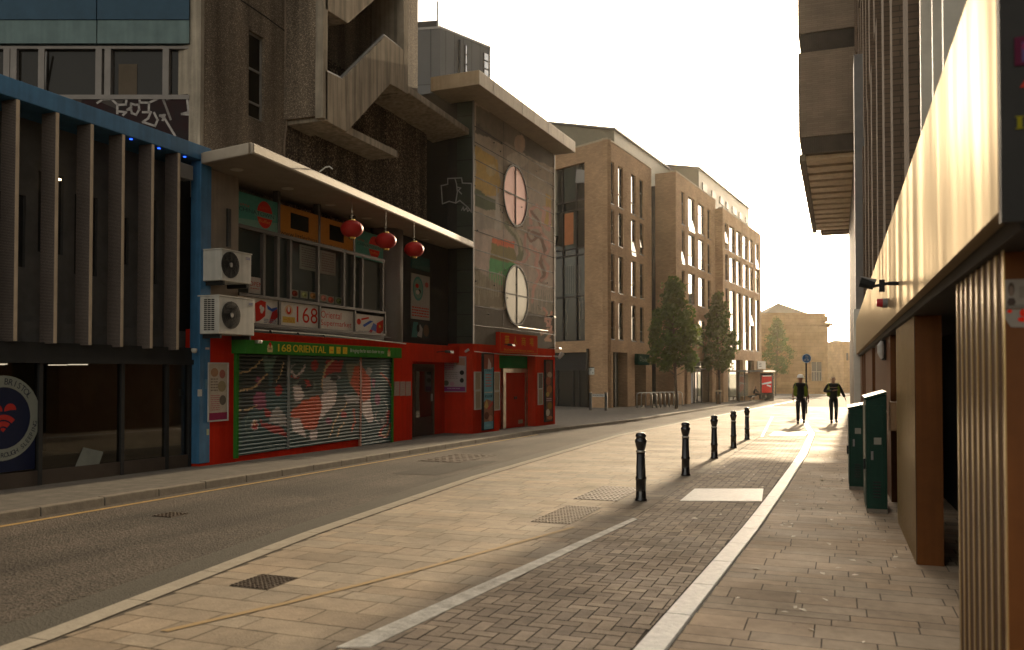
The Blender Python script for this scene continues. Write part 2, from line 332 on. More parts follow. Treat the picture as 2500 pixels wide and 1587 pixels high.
# ---------------------------------------------------------------- ground
rnd = random.Random(7)
def lerp(tab, y):
    for (y0,x0),(y1,x1) in zip(tab, tab[1:]):
        if y <= y1: return x0+(x1-x0)*(y-y0)/(y1-y0)
    return tab[-1][1]
KERB = [(-12,-8.15),(5,-8.25),(14,-8.35),(24,-8.5),(30,-7.95),(34,-7.6),(48,-7.33),(80,-6.8),(102,-5.2),(118,-3.6),(135,2),(150,14),(170,40)]
EDGE = [(-12,-3.3),(3.5,-4.38),(7.2,-4.96),(12.5,-5.48),(24.7,-6.05),(35,-5.75),(65,-4.64),(94,-3.49),(112,-2.3)]
WL = [(2,-1.08),(4.85,-1.0),(6.5,-0.95),(9.4,-0.86),(13.2,-0.80),(19.6,-0.73),(27.8,-0.77),(35,-1.2),(39,-1.5)]
BL = [(-12,-3.4),(4.2,-2.62),(6.45,-2.33),(9.45,-2.14),(30,-2.1)]
def strip_mesh(f0, f1, ys, zo, name, m, **t):
    b = MB()
    for y0, y1 in zip(ys, ys[1:]):
        b.add([(f0(y0),y0,gz(y0)+zo),(f1(y0),y0,gz(y0)+zo),(f1(y1),y1,gz(y1)+zo),(f0(y1),y1,gz(y1)+zo)], [(0,1,2,3)])
    return b.build(name, m, tags=dict(kind='structure', **t))
def frange(a, b, s):
    r = []
    while a < b-1e-6: r.append(a); a += s
    return r+[b]
b = MB(); b.add([(-160,-60,gz(-60)),(160,-60,gz(-60)),(160,300,gz(300)),(-160,300,gz(300))], [(0,1,2,3)])
b.build('road', M['asphalt'], tags=dict(kind='structure'))
strip_mesh(lambda y: -40, lambda y: lerp(KERB,y)-0.12, frange(-12,170,4), 0.10, 'left_pavement', M['pavement'])
b = MB(); y = -10.0
while y < 165:
    L = 0.9 if y < 60 else 3
    y1 = y+L-0.012; h = 0.10+rnd.uniform(-0.004, 0.004)
    xa, xb = lerp(KERB,y), lerp(KERB,y1); za, zb = gz(y), gz(y1)
    b.hexa([(xa-0.13,y,za-0.1),(xa,y,za-0.1),(xb,y1,zb-0.1),(xb-0.13,y1,zb-0.1),(xa-0.13,y,za+h+0.004),(xa-0.012,y,za+h+0.004),(xb-0.012,y1,zb+h+0.004),(xb-0.13,y1,zb+h+0.004)])
    y += L
b.build('kerb', M['kerb'], tags=dict(kind='structure'), bevel=0.012)
ys = frange(-10, 100, 2)
strip_mesh(lambda y: lerp(KERB,y)+0.16, lambda y: lerp(KERB,y)+0.24, frange(-10,24,2), 0.004, 'yellow_line', M['yellow'])
strip_mesh(lambda y: lerp(EDGE,y)-0.35, lambda y: lerp(EDGE,y)+0.02, ys, 0.003, 'road_channel', mat('channel_asphalt', (0.075,0.068,0.055), 0.8, var=0.2, scale=20, bump=0.5, bscale=60))
strip_mesh(lambda y: lerp(EDGE,y), lambda y: 3.0, frange(-12,112,2), 0.006, 'shared_pavement', M['joint'])
b = MB(); y = -8.0
while y < 105:
    y1 = y+0.9-0.01
    b.add([(lerp(EDGE,y),y,gz(y)+0.016),(lerp(EDGE,y)+0.17,y,gz(y)+0.016),(lerp(EDGE,y1)+0.17,y1,gz(y1)+0.016),(lerp(EDGE,y1),y1,gz(y1)+0.016)], [(0,1,2,3)]); y += 0.9
b.build('edging_strip', M['strip'], tags=dict(kind='structure'))
def slabs(name, f0, f1, y0, y1, rows, lens, base, var, zo, mt, warm=0.04, gap=0.008, rot=0.0):
    b = MB(); cols = []; y = y0
    while y < y1:
        rh = rnd.choice(rows)*(1 if y < 25 else 1.0); x = f0(y)+rnd.uniform(0, 0.3)-0.3; xe = f1(y)
        while x < xe:
            L = rnd.choice(lens); xa = max(x, f0(y)); xb = min(x+L, xe)
            if xb-xa > 0.03:
                k = 1+rnd.gauss(0, var); w = rnd.uniform(-warm, warm); dz = rnd.uniform(-0.0006, 0.0006)
                c = (base[0]*k*(1+w), base[1]*k, base[2]*k*(1-w)); zz = gz(y)+zo+dz; z2 = gz(y+rh)+zo+dz+rnd.uniform(-0.0005,0.0005)
                b.add([(xa+gap/2,y+gap/2,zz),(xb-gap/2,y+gap/2,zz),(xb-gap/2,y+rh-gap/2,z2),(xa+gap/2,y+rh-gap/2,z2)], [(0,1,2,3)]); cols += [c]*4
            x += L
        y += rh
    return b.build(name, mt, cols=cols, tags=dict(kind='structure'))
slabs('paving_slabs', lambda y: lerp(EDGE,y)+0.18, lambda y: lerp(BL,y) if y < 30 else 1.0, -2, 62, [0.2,0.26,0.3,0.3], [0.45,0.6,0.4,0.3], (0.25,0.195,0.135), 0.07, 0.013, M['slab'])
slabs('footway_slabs', lambda y: lerp(WL,y)+0.10 if y < 39 else 1.0, lambda y: 2.6 if y < 30 else 1.0, 0.5, 39, [0.15,0.15,0.2,0.2,0.3], [0.3,0.4,0.5,0.6,0.45], (0.38,0.285,0.195), 0.07, 0.013, M['slab'])
# herringbone block paving of the cycle track
b = MB(); cols = []; W = 0.1
for i in range(-36, -4):
    for j in range(15, 305):
        d = (i-j) % 4
        if d == 0: w, h = 2, 1
        elif d == 3: w, h = 1, 2
        else: continue
        x0, y0 = i*W, j*W; x1, y1 = x0+w*W, y0+h*W
        lo, hi = lerp(BL,y0), lerp(WL,y0)-0.09
        xa, xb = max(x0, lo), min(x1, hi)
        if xb-xa < 0.02: continue
        k = 1+rnd.gauss(0, 0.10); s = rnd.random(); gp = 0.009
        c = (0.32*k, 0.245*k, 0.172*k) if s < 0.6 else (0.275*k, 0.212*k, 0.152*k)
        dz = rnd.uniform(-0.0012, 0.0012)
        b.add([(xa+gp/2,y0+gp/2,gz(y0)+0.013+dz),(xb-gp/2,y0+gp/2,gz(y0)+0.013+dz),(xb-gp/2,y1-gp/2,gz(y1)+0.013+dz),(xa+gp/2,y1-gp/2,gz(y1)+0.013+dz)], [(0,1,2,3)]); cols += [c]*4
b.build('cycle_track', M['slab'], cols=cols, tags=dict(kind='structure'))
b = MB(); y = 2.0
while y < 38.5:
    y1 = y+0.9-0.012
    b.hexa([(lerp(WL,y)-0.09,y,gz(y)-0.02),(lerp(WL,y)+0.10,y,gz(y)-0.02),(lerp(WL,y1)+0.10,y1,gz(y1)-0.02),(lerp(WL,y1)-0.09,y1,gz(y1)-0.02),
            (lerp(WL,y)-0.08,y,gz(y)+0.022),(lerp(WL,y)+0.08,y,gz(y)+0.022),(lerp(WL,y1)+0.08,y1,gz(y1)+0.022),(lerp(WL,y1)-0.08,y1,gz(y1)+0.022)]); y += 0.9
b.build('white_edge_line', M['paint'], tags=dict(kind='structure'), bevel=0.006)
def mark(pts, zo=0.019, m='paint', name='road_marking'):
    P = [GR(*p, 0) for p in pts]; b = MB()
    b.prism([(p.x,p.y,gz(p.y)+zo-0.006) for p in P], (0,0,0.006)); return b.build(name, M[m], tags=dict(kind='structure'))
M['wornpaint'] = mat('worn_paint', (0.48,0.43,0.35), 0.6, var=0.3, scale=9, bump=0.4, c2=(0.72,0.67,0.58))
mark([(822,1587),(905,1587),(1556,1272),(1546,1268)], m='wornpaint', name='cycle_track_marking')
mark([(1660,1226),(1860,1227),(1864,1196),(1696,1196)])
mark([(1878,1064),(1965,1065),(1975,1056),(1890,1056)])
mark([(1857,1068),(1863,1068),(1888,1018),(1883,1018)])
for p in [(1862,995,12),(1882,991,11),(1899,987,10),(1916,984,9),(1931,981,8),(1944,978,7)]:
    mark([(p[0]-p[2]/2,p[1]+1.4),(p[0]+p[2]/2,p[1]),(p[0]+p[2]/2,p[1]-1.6),(p[0]-p[2]/2,p[1]-0.4)], zo=0.008)
b = MB(); pts = [GR(*p) for p in [(400,1548),(700,1478),(1000,1402),(1200,1347),(1400,1291)]]
for p, q in zip(pts, pts[1:]):
    b.add([(p.x-0.03,p.y,gz(p.y)+0.018),(p.x+0.03,p.y,gz(p.y)+0.018),(q.x+0.03,q.y,gz(q.y)+0.018),(q.x-0.03,q.y,gz(q.y)+0.018)], [(0,1,2,3)])
b.build('faded_yellow_line', mat('faded_yellow', (0.40,0.265,0.11), 0.7, var=0.25, scale=20, c2=(0.30,0.22,0.13)), tags=dict(kind='structure'))
def cover(pts, label, zo, grid=8, name='drain_cover', m='iron', k=.68):
    P = [GR(*p) for p in pts]; xs = [p.x for p in P]; ys_ = [p.y for p in P]
    x0,x1,y0,y1 = min(xs),max(xs),min(ys_),max(ys_); xm = (x0+x1)/2; x0 = xm-(xm-x0)*k; x1 = xm+(x1-xm)*k
    c = Vector(((x0+x1)/2,(y0+y1)/2,gz((y0+y1)/2)+zo-0.02)); t = thing(name, c, label, 'manhole cover' if name != 'drain_grate' else 'drain')
    def zz(y, k): return gz(y)+zo+k
    b = MB(); b.hexa([(x0,y0,zz(y0,-.03)),(x1,y0,zz(y0,-.03)),(x1,y1,zz(y1,-.03)),(x0,y1,zz(y1,-.03)),(x0,y0,zz(y0,0)),(x1,y0,zz(y0,0)),(x1,y1,zz(y1,0)),(x0,y1,zz(y1,0))])
    b.build('frame', M[m], t)
    b = MB(); n = grid
    for i in range(n):
        for j in range(n):
            xa = x0+(x1-x0)*(i+0.2)/n; xb = x0+(x1-x0)*(i+0.8)/n; ya = y0+(y1-y0)*(j+0.2)/n; yb = y0+(y1-y0)*(j+0.8)/n
            b.hexa([(xa,ya,zz(ya,.0005)),(xb,ya,zz(ya,.0005)),(xb,yb,zz(yb,.0005)),(xa,yb,zz(yb,.0005)),(xa,ya,zz(ya,.006)),(xb,ya,zz(ya,.006)),(xb,yb,zz(yb,.006)),(xa,yb,zz(yb,.006))])
    b.build('tread', M[m], t)
M['cobble'] = mat('stone_setts', (0.25,0.2,0.15), 0.45, var=0.25, scale=12, bump=0.5)
cover([(585,1437),(700,1437),(600,1412),(690,1412)], 'small rusty iron cover in the pale paving at the lower left', 0.017, 9)
cover([(1420,1222),(1545,1222),(1440,1192),(1540,1192)], 'dark studded drain cover beside the nearest bollard', 0.017, 10)
cover([(1300,1277),(1430,1277),(1350,1242),(1470,1242)], 'pale pebbled inspection cover in the paving in front of the bollards', 0.017, 12, m='cobble')
cover([(1075,1128),(1165,1128),(1080,1110),(1170,1110)], 'iron drain grate in the road opposite the shutter', 0.006, 6, 'drain_grate')
cover([(395,1262),(440,1262),(395,1253),(440,1253)], 'small iron drain in the road near the left kerb', 0.006, 5, 'drain_grate')
# fallen leaves and petals
leafm = mat('dry_petal', (0.80,0.70,0.55), 0.5, var=0.2)
lf = MB(); lf.add([(-.022,0,0.002),(0,-.012,0.004),(.024,0,0.003),(.004,.014,0.007)], [(0,1,2,3)]); n_l = 0; first = None
for k in range(110):
    y = rnd.uniform(4.0, 15.0) if k < 80 else rnd.uniform(12, 20); x = rnd.uniform(lerp(WL,y)+0.15, 0.45)
    if k % 9 == 0: x = rnd.uniform(-2.0, -1.0)
    if first is None:
        first = lf.build('fallen_petal', leafm, tags=dict(label='tiny pale petal lying on the brown footway paving', cat='petal', group='petals scattered over the footway')); o = first
    else: o = first.copy(); col.objects.link(o)
    o.location = (x, y, gz(y)+0.016); o.rotation_euler = (rnd.uniform(-.2,.2), rnd.uniform(-.2,.2), rnd.uniform(0,6.28)); s = rnd.uniform(0.8,1.7); o.scale = (s,s,s)

# ---------------------------------------------------------------- bollards
def bollard(px, py, first=None):
    g = GR(px, py); x, y = g.x, g.y; z = gz(y)+0.012
    if first: return copy_tree(first, Vector((x,y,z))-BASE[first.name])
    t = thing('bollard', (x,y,z), '', 'bollard', 'black bollards along the cycle track')
    MB().lathe((x,y,z), [(0.078,0),(0.078,0.02),(0.066,0.035),(0.064,0.26),(0.071,0.27),(0.071,0.30),(0.062,0.31),(0.055,0.615)]).build('post', M['black'], t, smooth=True)
    MB().lathe((x,y,z), [(0.058,0.616),(0.062,0.62),(0.062,0.64),(0.056,0.644)]).build('reflective_band', M['steel'], t, smooth=True)
    MB().lathe((x,y,z), [(0.05,0.645),(0.052,0.66),(0.066,0.70),(0.077,0.755),(0.077,0.775),(0.066,0.785),(0.058,0.80),(0.066,0.815),(0.07,0.835),(0.055,0.86),(0.02,0.872),(0.0,0.875)]).build('cap', M['black'], t, smooth=True)
    return t
bl = None
for k, (px, py) in enumerate([(1565,1225),(1674,1163),(1744,1121),(1791,1095),(1824,1074)]):
    o = bollard(px, py, bl); bl = bl or o
    o['label'] = ['nearest black bollard, the largest of the row along the track', 'second black bollard from the camera in the row', 'middle black bollard of the five beside the cycle track', 'fourth black bollard from the camera, second farthest', 'farthest and smallest black bollard of the row'][k]

# ---------------------------------------------------------------- small printed things
def sign(P, name, label, cat, x0, x1, z0, z1, items, board=(0.6,0.58,0.54), th=0.02, frame=None, group=None, parent=None, rough=0.5, bname='board'):
    """flat sign on plane P; items are in 0..1 board coordinates"""
    if parent is None:
        t = thing(name, P.p((x0+x1)/2, z0, 0), label, cat, group)
    else: t = parent
    w, h = x1-x0, z1-z0
    MB().pbox(P, x0, x1, z0, z1, 0.001, th).build(bname, flat(board, rough), t)
    if frame:
        f = MB(); k = 0.025
        f.pbox(P,x0-k,x1+k,z1,z1+k,0.001,th+0.015); f.pbox(P,x0-k,x1+k,z0-k,z0,0.001,th+0.015); f.pbox(P,x0-k,x0,z0,z1,0.001,th+0.015); f.pbox(P,x1,x1+k,z0,z1,0.001,th+0.015)
        f.build('frame', flat(frame, 0.4), t)
    cs = []; b = MB(); L = 0
    for it in items:
        c = it[-1]
        if c not in cs: cs.append(c)
        mi = cs.index(c); L += 1; d = th+0.0006+0.0004*L
        X = lambda u: x0+w*u
        Z = lambda v: z0+h*v
        if it[0] == 'r': b.add([P.p(X(it[1]),Z(it[2]),d),P.p(X(it[3]),Z(it[2]),d),P.p(X(it[3]),Z(it[4]),d),P.p(X(it[1]),Z(it[4]),d)], [(0,1,2,3)], mi)
        elif it[0] == 'd':
            n = 20; b.add([P.p(X(it[1]+it[3]*math.cos(2*math.pi*i/n)),Z(it[2]+it[4]*math.sin(2*math.pi*i/n)),d) for i in range(n)], [tuple(range(n))], mi)
        elif it[0] == 'p': b.add([P.p(X(u),Z(v),d) for u,v in it[1]], [tuple(range(len(it[1])))], mi)
        elif it[0] == 't': b.text(P, it[1], X(it[2]), Z(it[3]), X(it[4]), Z(it[5]), 0, d, mi)
        elif it[0] == 'l':                      # lines of small unreadable print
            n = it[5]; rr = random.Random(int(1000*(it[1]+it[2]*3+x0)))
            for i in range(n):
                v1 = it[4]-(it[4]-it[2])*(i+0.15)/n; v0 = it[4]-(it[4]-it[2])*(i+0.6)/n; u = it[1]
                while u < it[3]-0.02:
                    L2 = min(rr.uniform(0.05,0.16), it[3]-u)
                    b.add([P.p(X(u),Z(v0),d),P.p(X(u+L2*0.8),Z(v0),d),P.p(X(u+L2*0.8),Z(v1),d),P.p(X(u),Z(v1),d)], [(0,1,2,3)], mi); u += L2
    if b.f: b.build('print', [flat(c, rough) for c in cs], t)
    return t
def sg(P, px0, py0, px1, py1):
    """rectangle on plane P from two photo corners (upper left, lower right)"""
    a0, z1 = P.px(px0, py0); a1, z0 = P.px(px1, py1)
    return a0, a1, z0, z1

# ---------------------------------------------------------------- blue framed building (left edge)
YC = 11.47
t = thing('blue_framed_building', (-10.2, 7, gz(7)+0.1), 'dark building with a blue frame and tall grey louvre fins over plate glass', 'building')
PF = XP(-9.88); PG = XP(-10.07)
zt, zb_ = 5.27, 5.02
MB().box(-10.6,-9.88,-4,YC+0.25,zb_,zt).build('frame_beam', M['blue'], t, bevel=0.01)
MB().box(-10.09,-9.88,YC,YC+0.26,-0.02,zb_-0.001).build('frame_post', M['blue'], t, bevel=0.01)
M['slat'] = mat_brick('perforated_louvre', (0.22,0.18,0.16), (0.19,0.155,0.135), (0.05,0.04,0.035), bw=0.02, rh=0.02, ms=0.004, rough=0.6)
for px_ in (42,139,224,301,373,437)+tuple(range(-1,-13,-1)):
    a = PF.px(px_, 840)[0] if px_ > 0 else 8.06+.58*px_
    b = MB(); b.box(-10.14,-9.89,a-0.055,a,1.88-0.0143*(a-9),zb_-0.002); o = b.build('louvre_fin', M['slat'], t)
    MB().box(-9.89,-9.878,a-0.05,a-0.005,1.885-0.0143*(a-9),zb_-0.004).build('fin_edge', mat('fin_edge', (0.42,0.33,0.24), 0.4), o)
# upper recessed wall and panels
holes = []
wb_ = MB(); PU = XP(-10.55)
for k in range(-16, 7):
    a0 = 7.0+0.62*k
    holes.append((a0+0.08, a0+0.5, 2.95+0.25*(k%2), 4.35-0.2*(k%3)))
wall(wb_, PU, -4, YC+0.2, 2.2, 5.1, holes, 0.12); wb_.pbox(PU,-4,YC+0.2,1.7,2.19,-0.3,0.2); wb_.build('upper_wall', mat('dark_cladding', (0.10,0.095,0.09), 0.6, var=0.2), t)
for h_ in holes: MB().pbox(PU, h_[0], h_[1], h_[2], h_[3], -0.14, -0.11).build('upper_window', M['glass'], t)
b = MB(); b.box(-10.6,-10.0,-4,YC,1.62,1.7); b.build('ceiling_ledge', M['dark'], t)
# ground floor glazing
zf = 1.66
M['lamp'] = mat('warm_lamp', (1.0,0.72,0.4), 0.4, emit=2.5)
M['clear'], _t, _b = nm('shop_glass'); _b.inputs['Base Color'].default_value = (.55,.56,.52,1); _b.inputs['Transmission Weight'].default_value = 1; _b.inputs['Roughness'].default_value = .02
for a0, a1 in [(3.0,5.6),(5.65,8.55),(8.62,9.62+0.35),(10.04,10.9),(10.95,11.42)]:
    MB().box(-10.085,-10.07,a0,a1,gz(a0)+0.28,zf).build('window_pane', M['clear'], t)
b = MB()
for a in (5.62,8.58,10.0,10.92,11.43): b.box(-10.13,-10.03,a-0.03,a+0.03,gz(a)+0.1,zf)
b.box(-10.13,-10.04,-4,YC,zf-0.02,1.9); b.build('glazing_frame', M['dark'], t)
b = MB(); b.hexa([(-10.2,-4,0),(-10.045,-4,0),(-10.045,YC,-.1),(-10.2,YC,-.1),(-10.2,-4,gz(-4)+.3),(-10.045,-4,gz(-4)+.3),(-10.045,YC,gz(YC)+.3),(-10.2,YC,gz(YC)+.3)]); b.build('plinth', mat('brown_plinth', (0.06,0.045,0.035), 0.8), t)
MB().box(-14,-10.6,-4,YC,1.72,5.0).build('body', M['dark'], t)
rm = mat('shop_interior', (0.16,0.125,0.09), .9); rb_ = MB(); rb_.box(-14,-13.4,-4,YC+.2,-.4,1.7); rb_.box(-14,-10.2,YC-.03,YC+.2,-.4,1.7); rb_.hexa([(-14,-4,-.4),(-10.13,-4,-.4),(-10.13,YC,-.4),(-14,YC,-.4),(-14,-4,gz(-4)+.25),(-10.13,-4,gz(-4)+.25),(-10.13,YC,gz(YC)+.25),(-14,YC,gz(YC)+.25)]); rb_.box(-14,-10.14,-4,YC,1.63,1.71); rb_.build('interior', rm, t)
for k,(ya_,xa_) in enumerate([(8.2,-11.2),(9.3,-11.6),(10.4,-11.2),(9.9,-12.4),(10.9,-12.2)]): MB().box(xa_-.4,xa_,ya_,ya_+.03,1.61,1.625).build('strip_light', mat('cool_strip', (0.6,0.5,0.38), .4, emit=.8), t)
MB().box(-12.2,-11.6,8.7,9.6,gz(9)+.25,gz(9)+1.2).build('counter', mat('counter', (0.12,0.14,0.13), .6), t); pass
b = MB(); a, z = PF.px(477, 857); b.lathe((-9.86, a-0.05, z-0.04), [(0.0,0),(0.035,0.01),(0.05,0.05),(0.045,0.08),(0,0.085)], n=12); b.build('security_camera', M['white'], t, smooth=True)
a, z = XP(-10.0).px(462, 425); MB().box(-10.1,-9.9,a-0.32,a-0.02,z-0.12,z+0.12).build('speaker_box', M['grey'], t, bevel=0.01)
for px_, py_ in [(320,336),(388,360),(451,383)]:
    a, z = XP(-9.96).px(px_, py_)
    o = MB().lathe((-9.96, a, zb_-0.012), [(0,0),(0.022,0.0),(0.022,0.008),(0,0.012)], n=12).build('downlight', mat('blue_lamp', (0.02,0.10,1.0), 0.4, emit=1.5), t)
M['lamp'] = mat('warm_lamp', (1.0,0.72,0.4), 0.4, emit=2.5)
a, z = XP(-10.4).px(143, 438); MB().box(-10.42,-10.38,a-.03,a+.03,z-.012,z+.012).build('interior_light', M['lamp'], t)
# round charity sticker on the glass
P = XP(-10.065); cx, cz = P.px(24, 1020); cr = 0.55; cx = P.px(97,1020)[0]-cr
st = thing('window_sticker', (-10.065, cx, gz(cx)+0.3), 'dark blue window poster with a white ring reading FOR BRISTOL round a red heart', 'window sticker')
pb = mat('navy_print', (0.008,0.012,0.035), 0.4); pw_ = mat('ring_print', (0.19,0.20,0.17), 0.5, var=0.1); prd = mat('heart_print', (0.33,0.02,0.015), 0.5)
b = MB(); b.pbox(P, cx-2.0, 8.52, gz(8)+0.32, cz, 0.001, 0.004); b.build('poster_sheet', pb, st)
b = MB(); b.ring(P, cx, cz, 0.40, cr, 0.004, 0.008); b.build('ring', pw_, st)
b = MB(); b.disc(P, cx, cz, 0.40, 0.40, 0.004, 0.007); b.build('disc', pb, st)
b = MB()
for r0, r1, t0, t1 in [(0.0,0.055,45,135),(0.075,0.14,45,135),(0.16,0.225,42,138)]:
    b.ring(P, cx, cz-0.18, r0, r1, 0.008, 0.010, t0=R(t0), t1=R(t1), n=12)
for s in (-1,1): b.ring(P, cx+0.10*s, cz+0.10, 0.0, 0.085, 0.008, 0.010, t0=R(-10 if s<0 else 0), t1=R(180 if s<0 else 190), n=14)
b.build('heart', prd, st)
def arc_text(b, P, txt, cx, cz, r, tc, size, d, flip=False, m=0):
    adv = size*0.78; n = len(txt); tot = adv*(n-1)
    for i, ch in enumerate(txt):
        if ch == ' ': continue
        s = -tot/2+i*adv; th = tc-(s/r) if not flip else tc+(s/r)
        me = text_mesh(ch)
        if not me: continue
        vs, fs, bb = me; k = size/0.73; w = bb[2]-bb[0]; rot = th-math.pi/2 if not flip else th+math.pi/2
        o = len(b.v)
        for x, y in vs:
            lx = (x-bb[0]-w/2)*k; ly = (y-0.36)*k
            b.v.append(P.p(cx+r*math.cos(th)+lx*math.cos(rot)-ly*math.sin(rot), cz+r*math.sin(th)+lx*math.sin(rot)+ly*math.cos(rot), d))
        b.f += [tuple(o+q for q in f) for f in fs]; b.m += [m]*len(fs)
b = MB(); arc_text(b, P, 'FOR BRISTOL', cx, cz, 0.475, R(77), 0.085, 0.0095); arc_text(b, P, 'ENDING ROUGH SLEEPING', cx, cz, 0.475, R(-72), 0.065, 0.0095, True)
b.build('lettering', mat('navy_letters', (0.01,0.014,0.03), 0.5), st)
b = MB(); b.text(P, 'TEXT HERE TO', cx-0.12, cz-0.27, cx+0.12, cz-0.245, 0, 0.0095)if False else None
# boards leaning inside the glass
for k,(x0_,y0_,x1_,y1_) in enumerate([(-6.9,12.6,-6.1,15.4),(-8.0,17.5,-7.2,19.5)]):
    b = MB(); b.add([(x0_,y0_,gz(y0_)+.0035),(x1_,y0_+.05,gz(y0_)+.0035),(x1_-.04,y1_,gz(y1_)+.0035),(x0_+.05,y1_-.06,gz(y1_)+.0035)], [(0,1,2,3)]); b.build('road_patch', mat('patch_asphalt', (0.042,0.036,0.030), .85, var=.4, scale=30, bump=.8, bscale=60), tags=dict(kind='structure'))
t2 = thing('paper_box', (-10.0, 9.2, gz(9)+0.3), 'crumpled white cardboard sheet leaning behind the plate glass', 'cardboard')
Pq = XP(-10.062); q = [Pq.px(*p) for p in [(183,1139),(237,1147),(252,1103),(203,1092)]]
MB().ppoly(Pq, q, 0, 0.004).build('sheet', mat('grey_card', (0.16,0.17,0.15), 0.8, var=0.2), t2)
q = [Pq.px(*p) for p in [(150,1160),(199,1158),(200,1143),(165,1140)]]
MB().ppoly(Pq, q, 0.0045, 0.008).build('torn_flap', mat('grey_card2', (0.13,0.135,0.12), 0.8, var=0.2), t2)
# ---------------------------------------------------------------- set-back office block behind the blue frame
def z1(x, y): return x*.41866, y*.41866
def z2(x, y): return 450+x*.40541, y*.40541
def z4(x, y): return 480+x*.28777, 420+y*.28777
def z5(x, y): return 480+x*.26155, 780+y*.26155
def z6(x, y): return 940+x*.34014, 560+y*.34014
def zt_(x, y): return 1140+x*.18306, 780+y*.18306
def rc(P, f, x0, y0, x1, y1):
    """rectangle (a0,a1,z0,z1) on plane P from crop coordinates"""
    u = f(x0, y0); v = f(x1, y1); return sg(P, u[0], u[1], v[0], v[1])
dO = 15.2
PO = Pl((-math.sin(A)*dO, math.cos(A)*dO), A)
t = thing('office_block', PO.p(-7, 4.5, 0), 'set-back block with blue and teal panel bands over a row of windows, graffiti below', 'building')
def ozz(y): return PO.px(200, y)[1]
def oxx(x): return PO.px(x, 200)[0]
aL, aR = oxx(-200), oxx(463)
M['teal'] = mat('teal_panel', (0.115,0.165,0.165), 0.55, var=0.12, streak=0.15); M['navy'] = mat('blue_panel', (0.03,0.065,0.10), 0.5, var=0.15)
am = oxx(238)
for a0, a1 in [(aL,am-.01),(am+.01,aR)]:
    MB().pbox(PO,a0,a1,ozz(52)+.01,ozz(-300),-.2,.06).build('blue_cladding', M['navy'], t)
    MB().pbox(PO,a0,a1,ozz(108),ozz(52),-.2,.045).build('teal_cladding', M['teal'], t)
zw0, zw1 = ozz(232), ozz(112)
b = MB(); b.pbox(PO,aL,aR,zw0-.08,zw0,-.15,.02); b.pbox(PO,aL,aR,zw1-.05,zw1,-.15,.0)
for x in (-60,15,32,100,240,262,404):
    a = oxx(x); b.pbox(PO,a-.055,a+.055,zw0,zw1-.05,-.15,.0)
b.build('window_frame', mat('pale_frame', (0.20,0.18,0.165), 0.6), t)
M['dimglass'] = glass('dim_window_glass', (0.016,0.014,0.011), 0.08, spec=.14)
for x0, x1 in [(-60,15),(32,97),(103,238),(266,400),(408,462)]:
    b = MB(); b.pbox(PO,oxx(x0)+.05,oxx(x1)-.05,zw0,zw1-.05,-.1,-.08); o = b.build('window_pane', M['dimglass'], t)
    if x1 in (238,): MB().tube([PO.p(oxx(106),zw0+.03,-.06),PO.p(oxx(115),zw1-.12,.03)], .018).build('open_sash', M['grey'], o)
MB().pbox(PO,oxx(285),oxx(330),zw0+.02,zw1-.3,-.079,-.07).build('curtain', mat('curtain', (0.09,0.07,0.05), 0.9), t)
MB().pbox(PO,aL,aR,3.0,zw0-.08,-.2,.0).build('parapet', mat('parapet_wall', (0.06,0.05,0.045), 0.8), t)
MB().pbox(PO,aL,aR,0,14,-3,-.2).build('body', M['dark'], t)
PGf = PO.off(.002)
gr = MB(); q = lambda pts: [PGf.px(*z1(*p)) for p in pts]
gr.ppoly(PGf, q([(480,572),(560,585),(690,640),(720,585),(1095,548),(1120,600),(1160,700),(1160,900),(400,900)]), 0, .004)
g_o = gr.build('graffiti_field', mat('graffiti_maroon', (0.075,0.012,0.016), 0.6, var=0.7, scale=2.5, c2=(0.012,0.012,0.012)), t)
gr = MB()
for pts in [[(570,600),(600,580),(650,578),(685,610),(685,660)],[(690,612),(735,610),(740,565),(815,568),(815,598),(870,600),(868,650)],[(870,600),(945,565),(975,640),(995,695),(950,575)],
            [(975,578),(1090,560),(1100,655),(1062,665),(1130,672),(1138,720),(1125,830)],[(765,605),(790,612),(810,610),(812,640),(795,670),(770,660),(765,640),(745,640),(765,625),(765,605)],
            [(835,655),(880,655),(865,690),(835,712),(905,735),(920,700),(900,660)],[(935,675),(960,690),(1020,790)],[(935,675),(960,672),(950,700)],[(690,650),(735,655),(720,670)]]:
    gr.ribbon(PGf, q(pts), .038, .004, .007)
gr.build('graffiti_outline', mat('white_spray', (0.32,0.29,0.27), 0.6, var=0.3, scale=12), t)

# ---------------------------------------------------------------- concrete stair tower over the canopy
XW = -10.53; PW = XP(XW); PFs = XP(-9.6)
t = thing('concrete_tower', (-11, 15, 5.2), 'brown exposed-aggregate concrete tower with a zigzag open stair balcony', 'building')
yT0 = PW.px(495,300)[0]; yT1 = PW.px(1020,100)[0]; yJ = PFs.px(795,290)[0]; yK = PFs.px(988,222)[0]
wh = sg(PW, 608, 72, 645, 300); zl = PFs.px(988, 205)[1]
b = MB(); wall(b, PW, yT0, 14.7, 4.5, 22, [wh], .12); b.box(XW-6,XW-.31,yT0,yT1,4.5,22); b.box(XW-.3,XW,14.7,yT1,zl+.1,22); b.box(XW-6,XW-.002,yT0+.002,yT0+.3,4.5,22)
b.build('tower_wall', M['agg'], t)
b = MB(); b.box(-11.05, XW+.02, yT0-.09, yT0-.001, 4.6, 22); b.build('corner_pier', M['conc'], t)
a0,a1,c0,c1 = wh; b = MB(); PWi = PW.off(-.11)
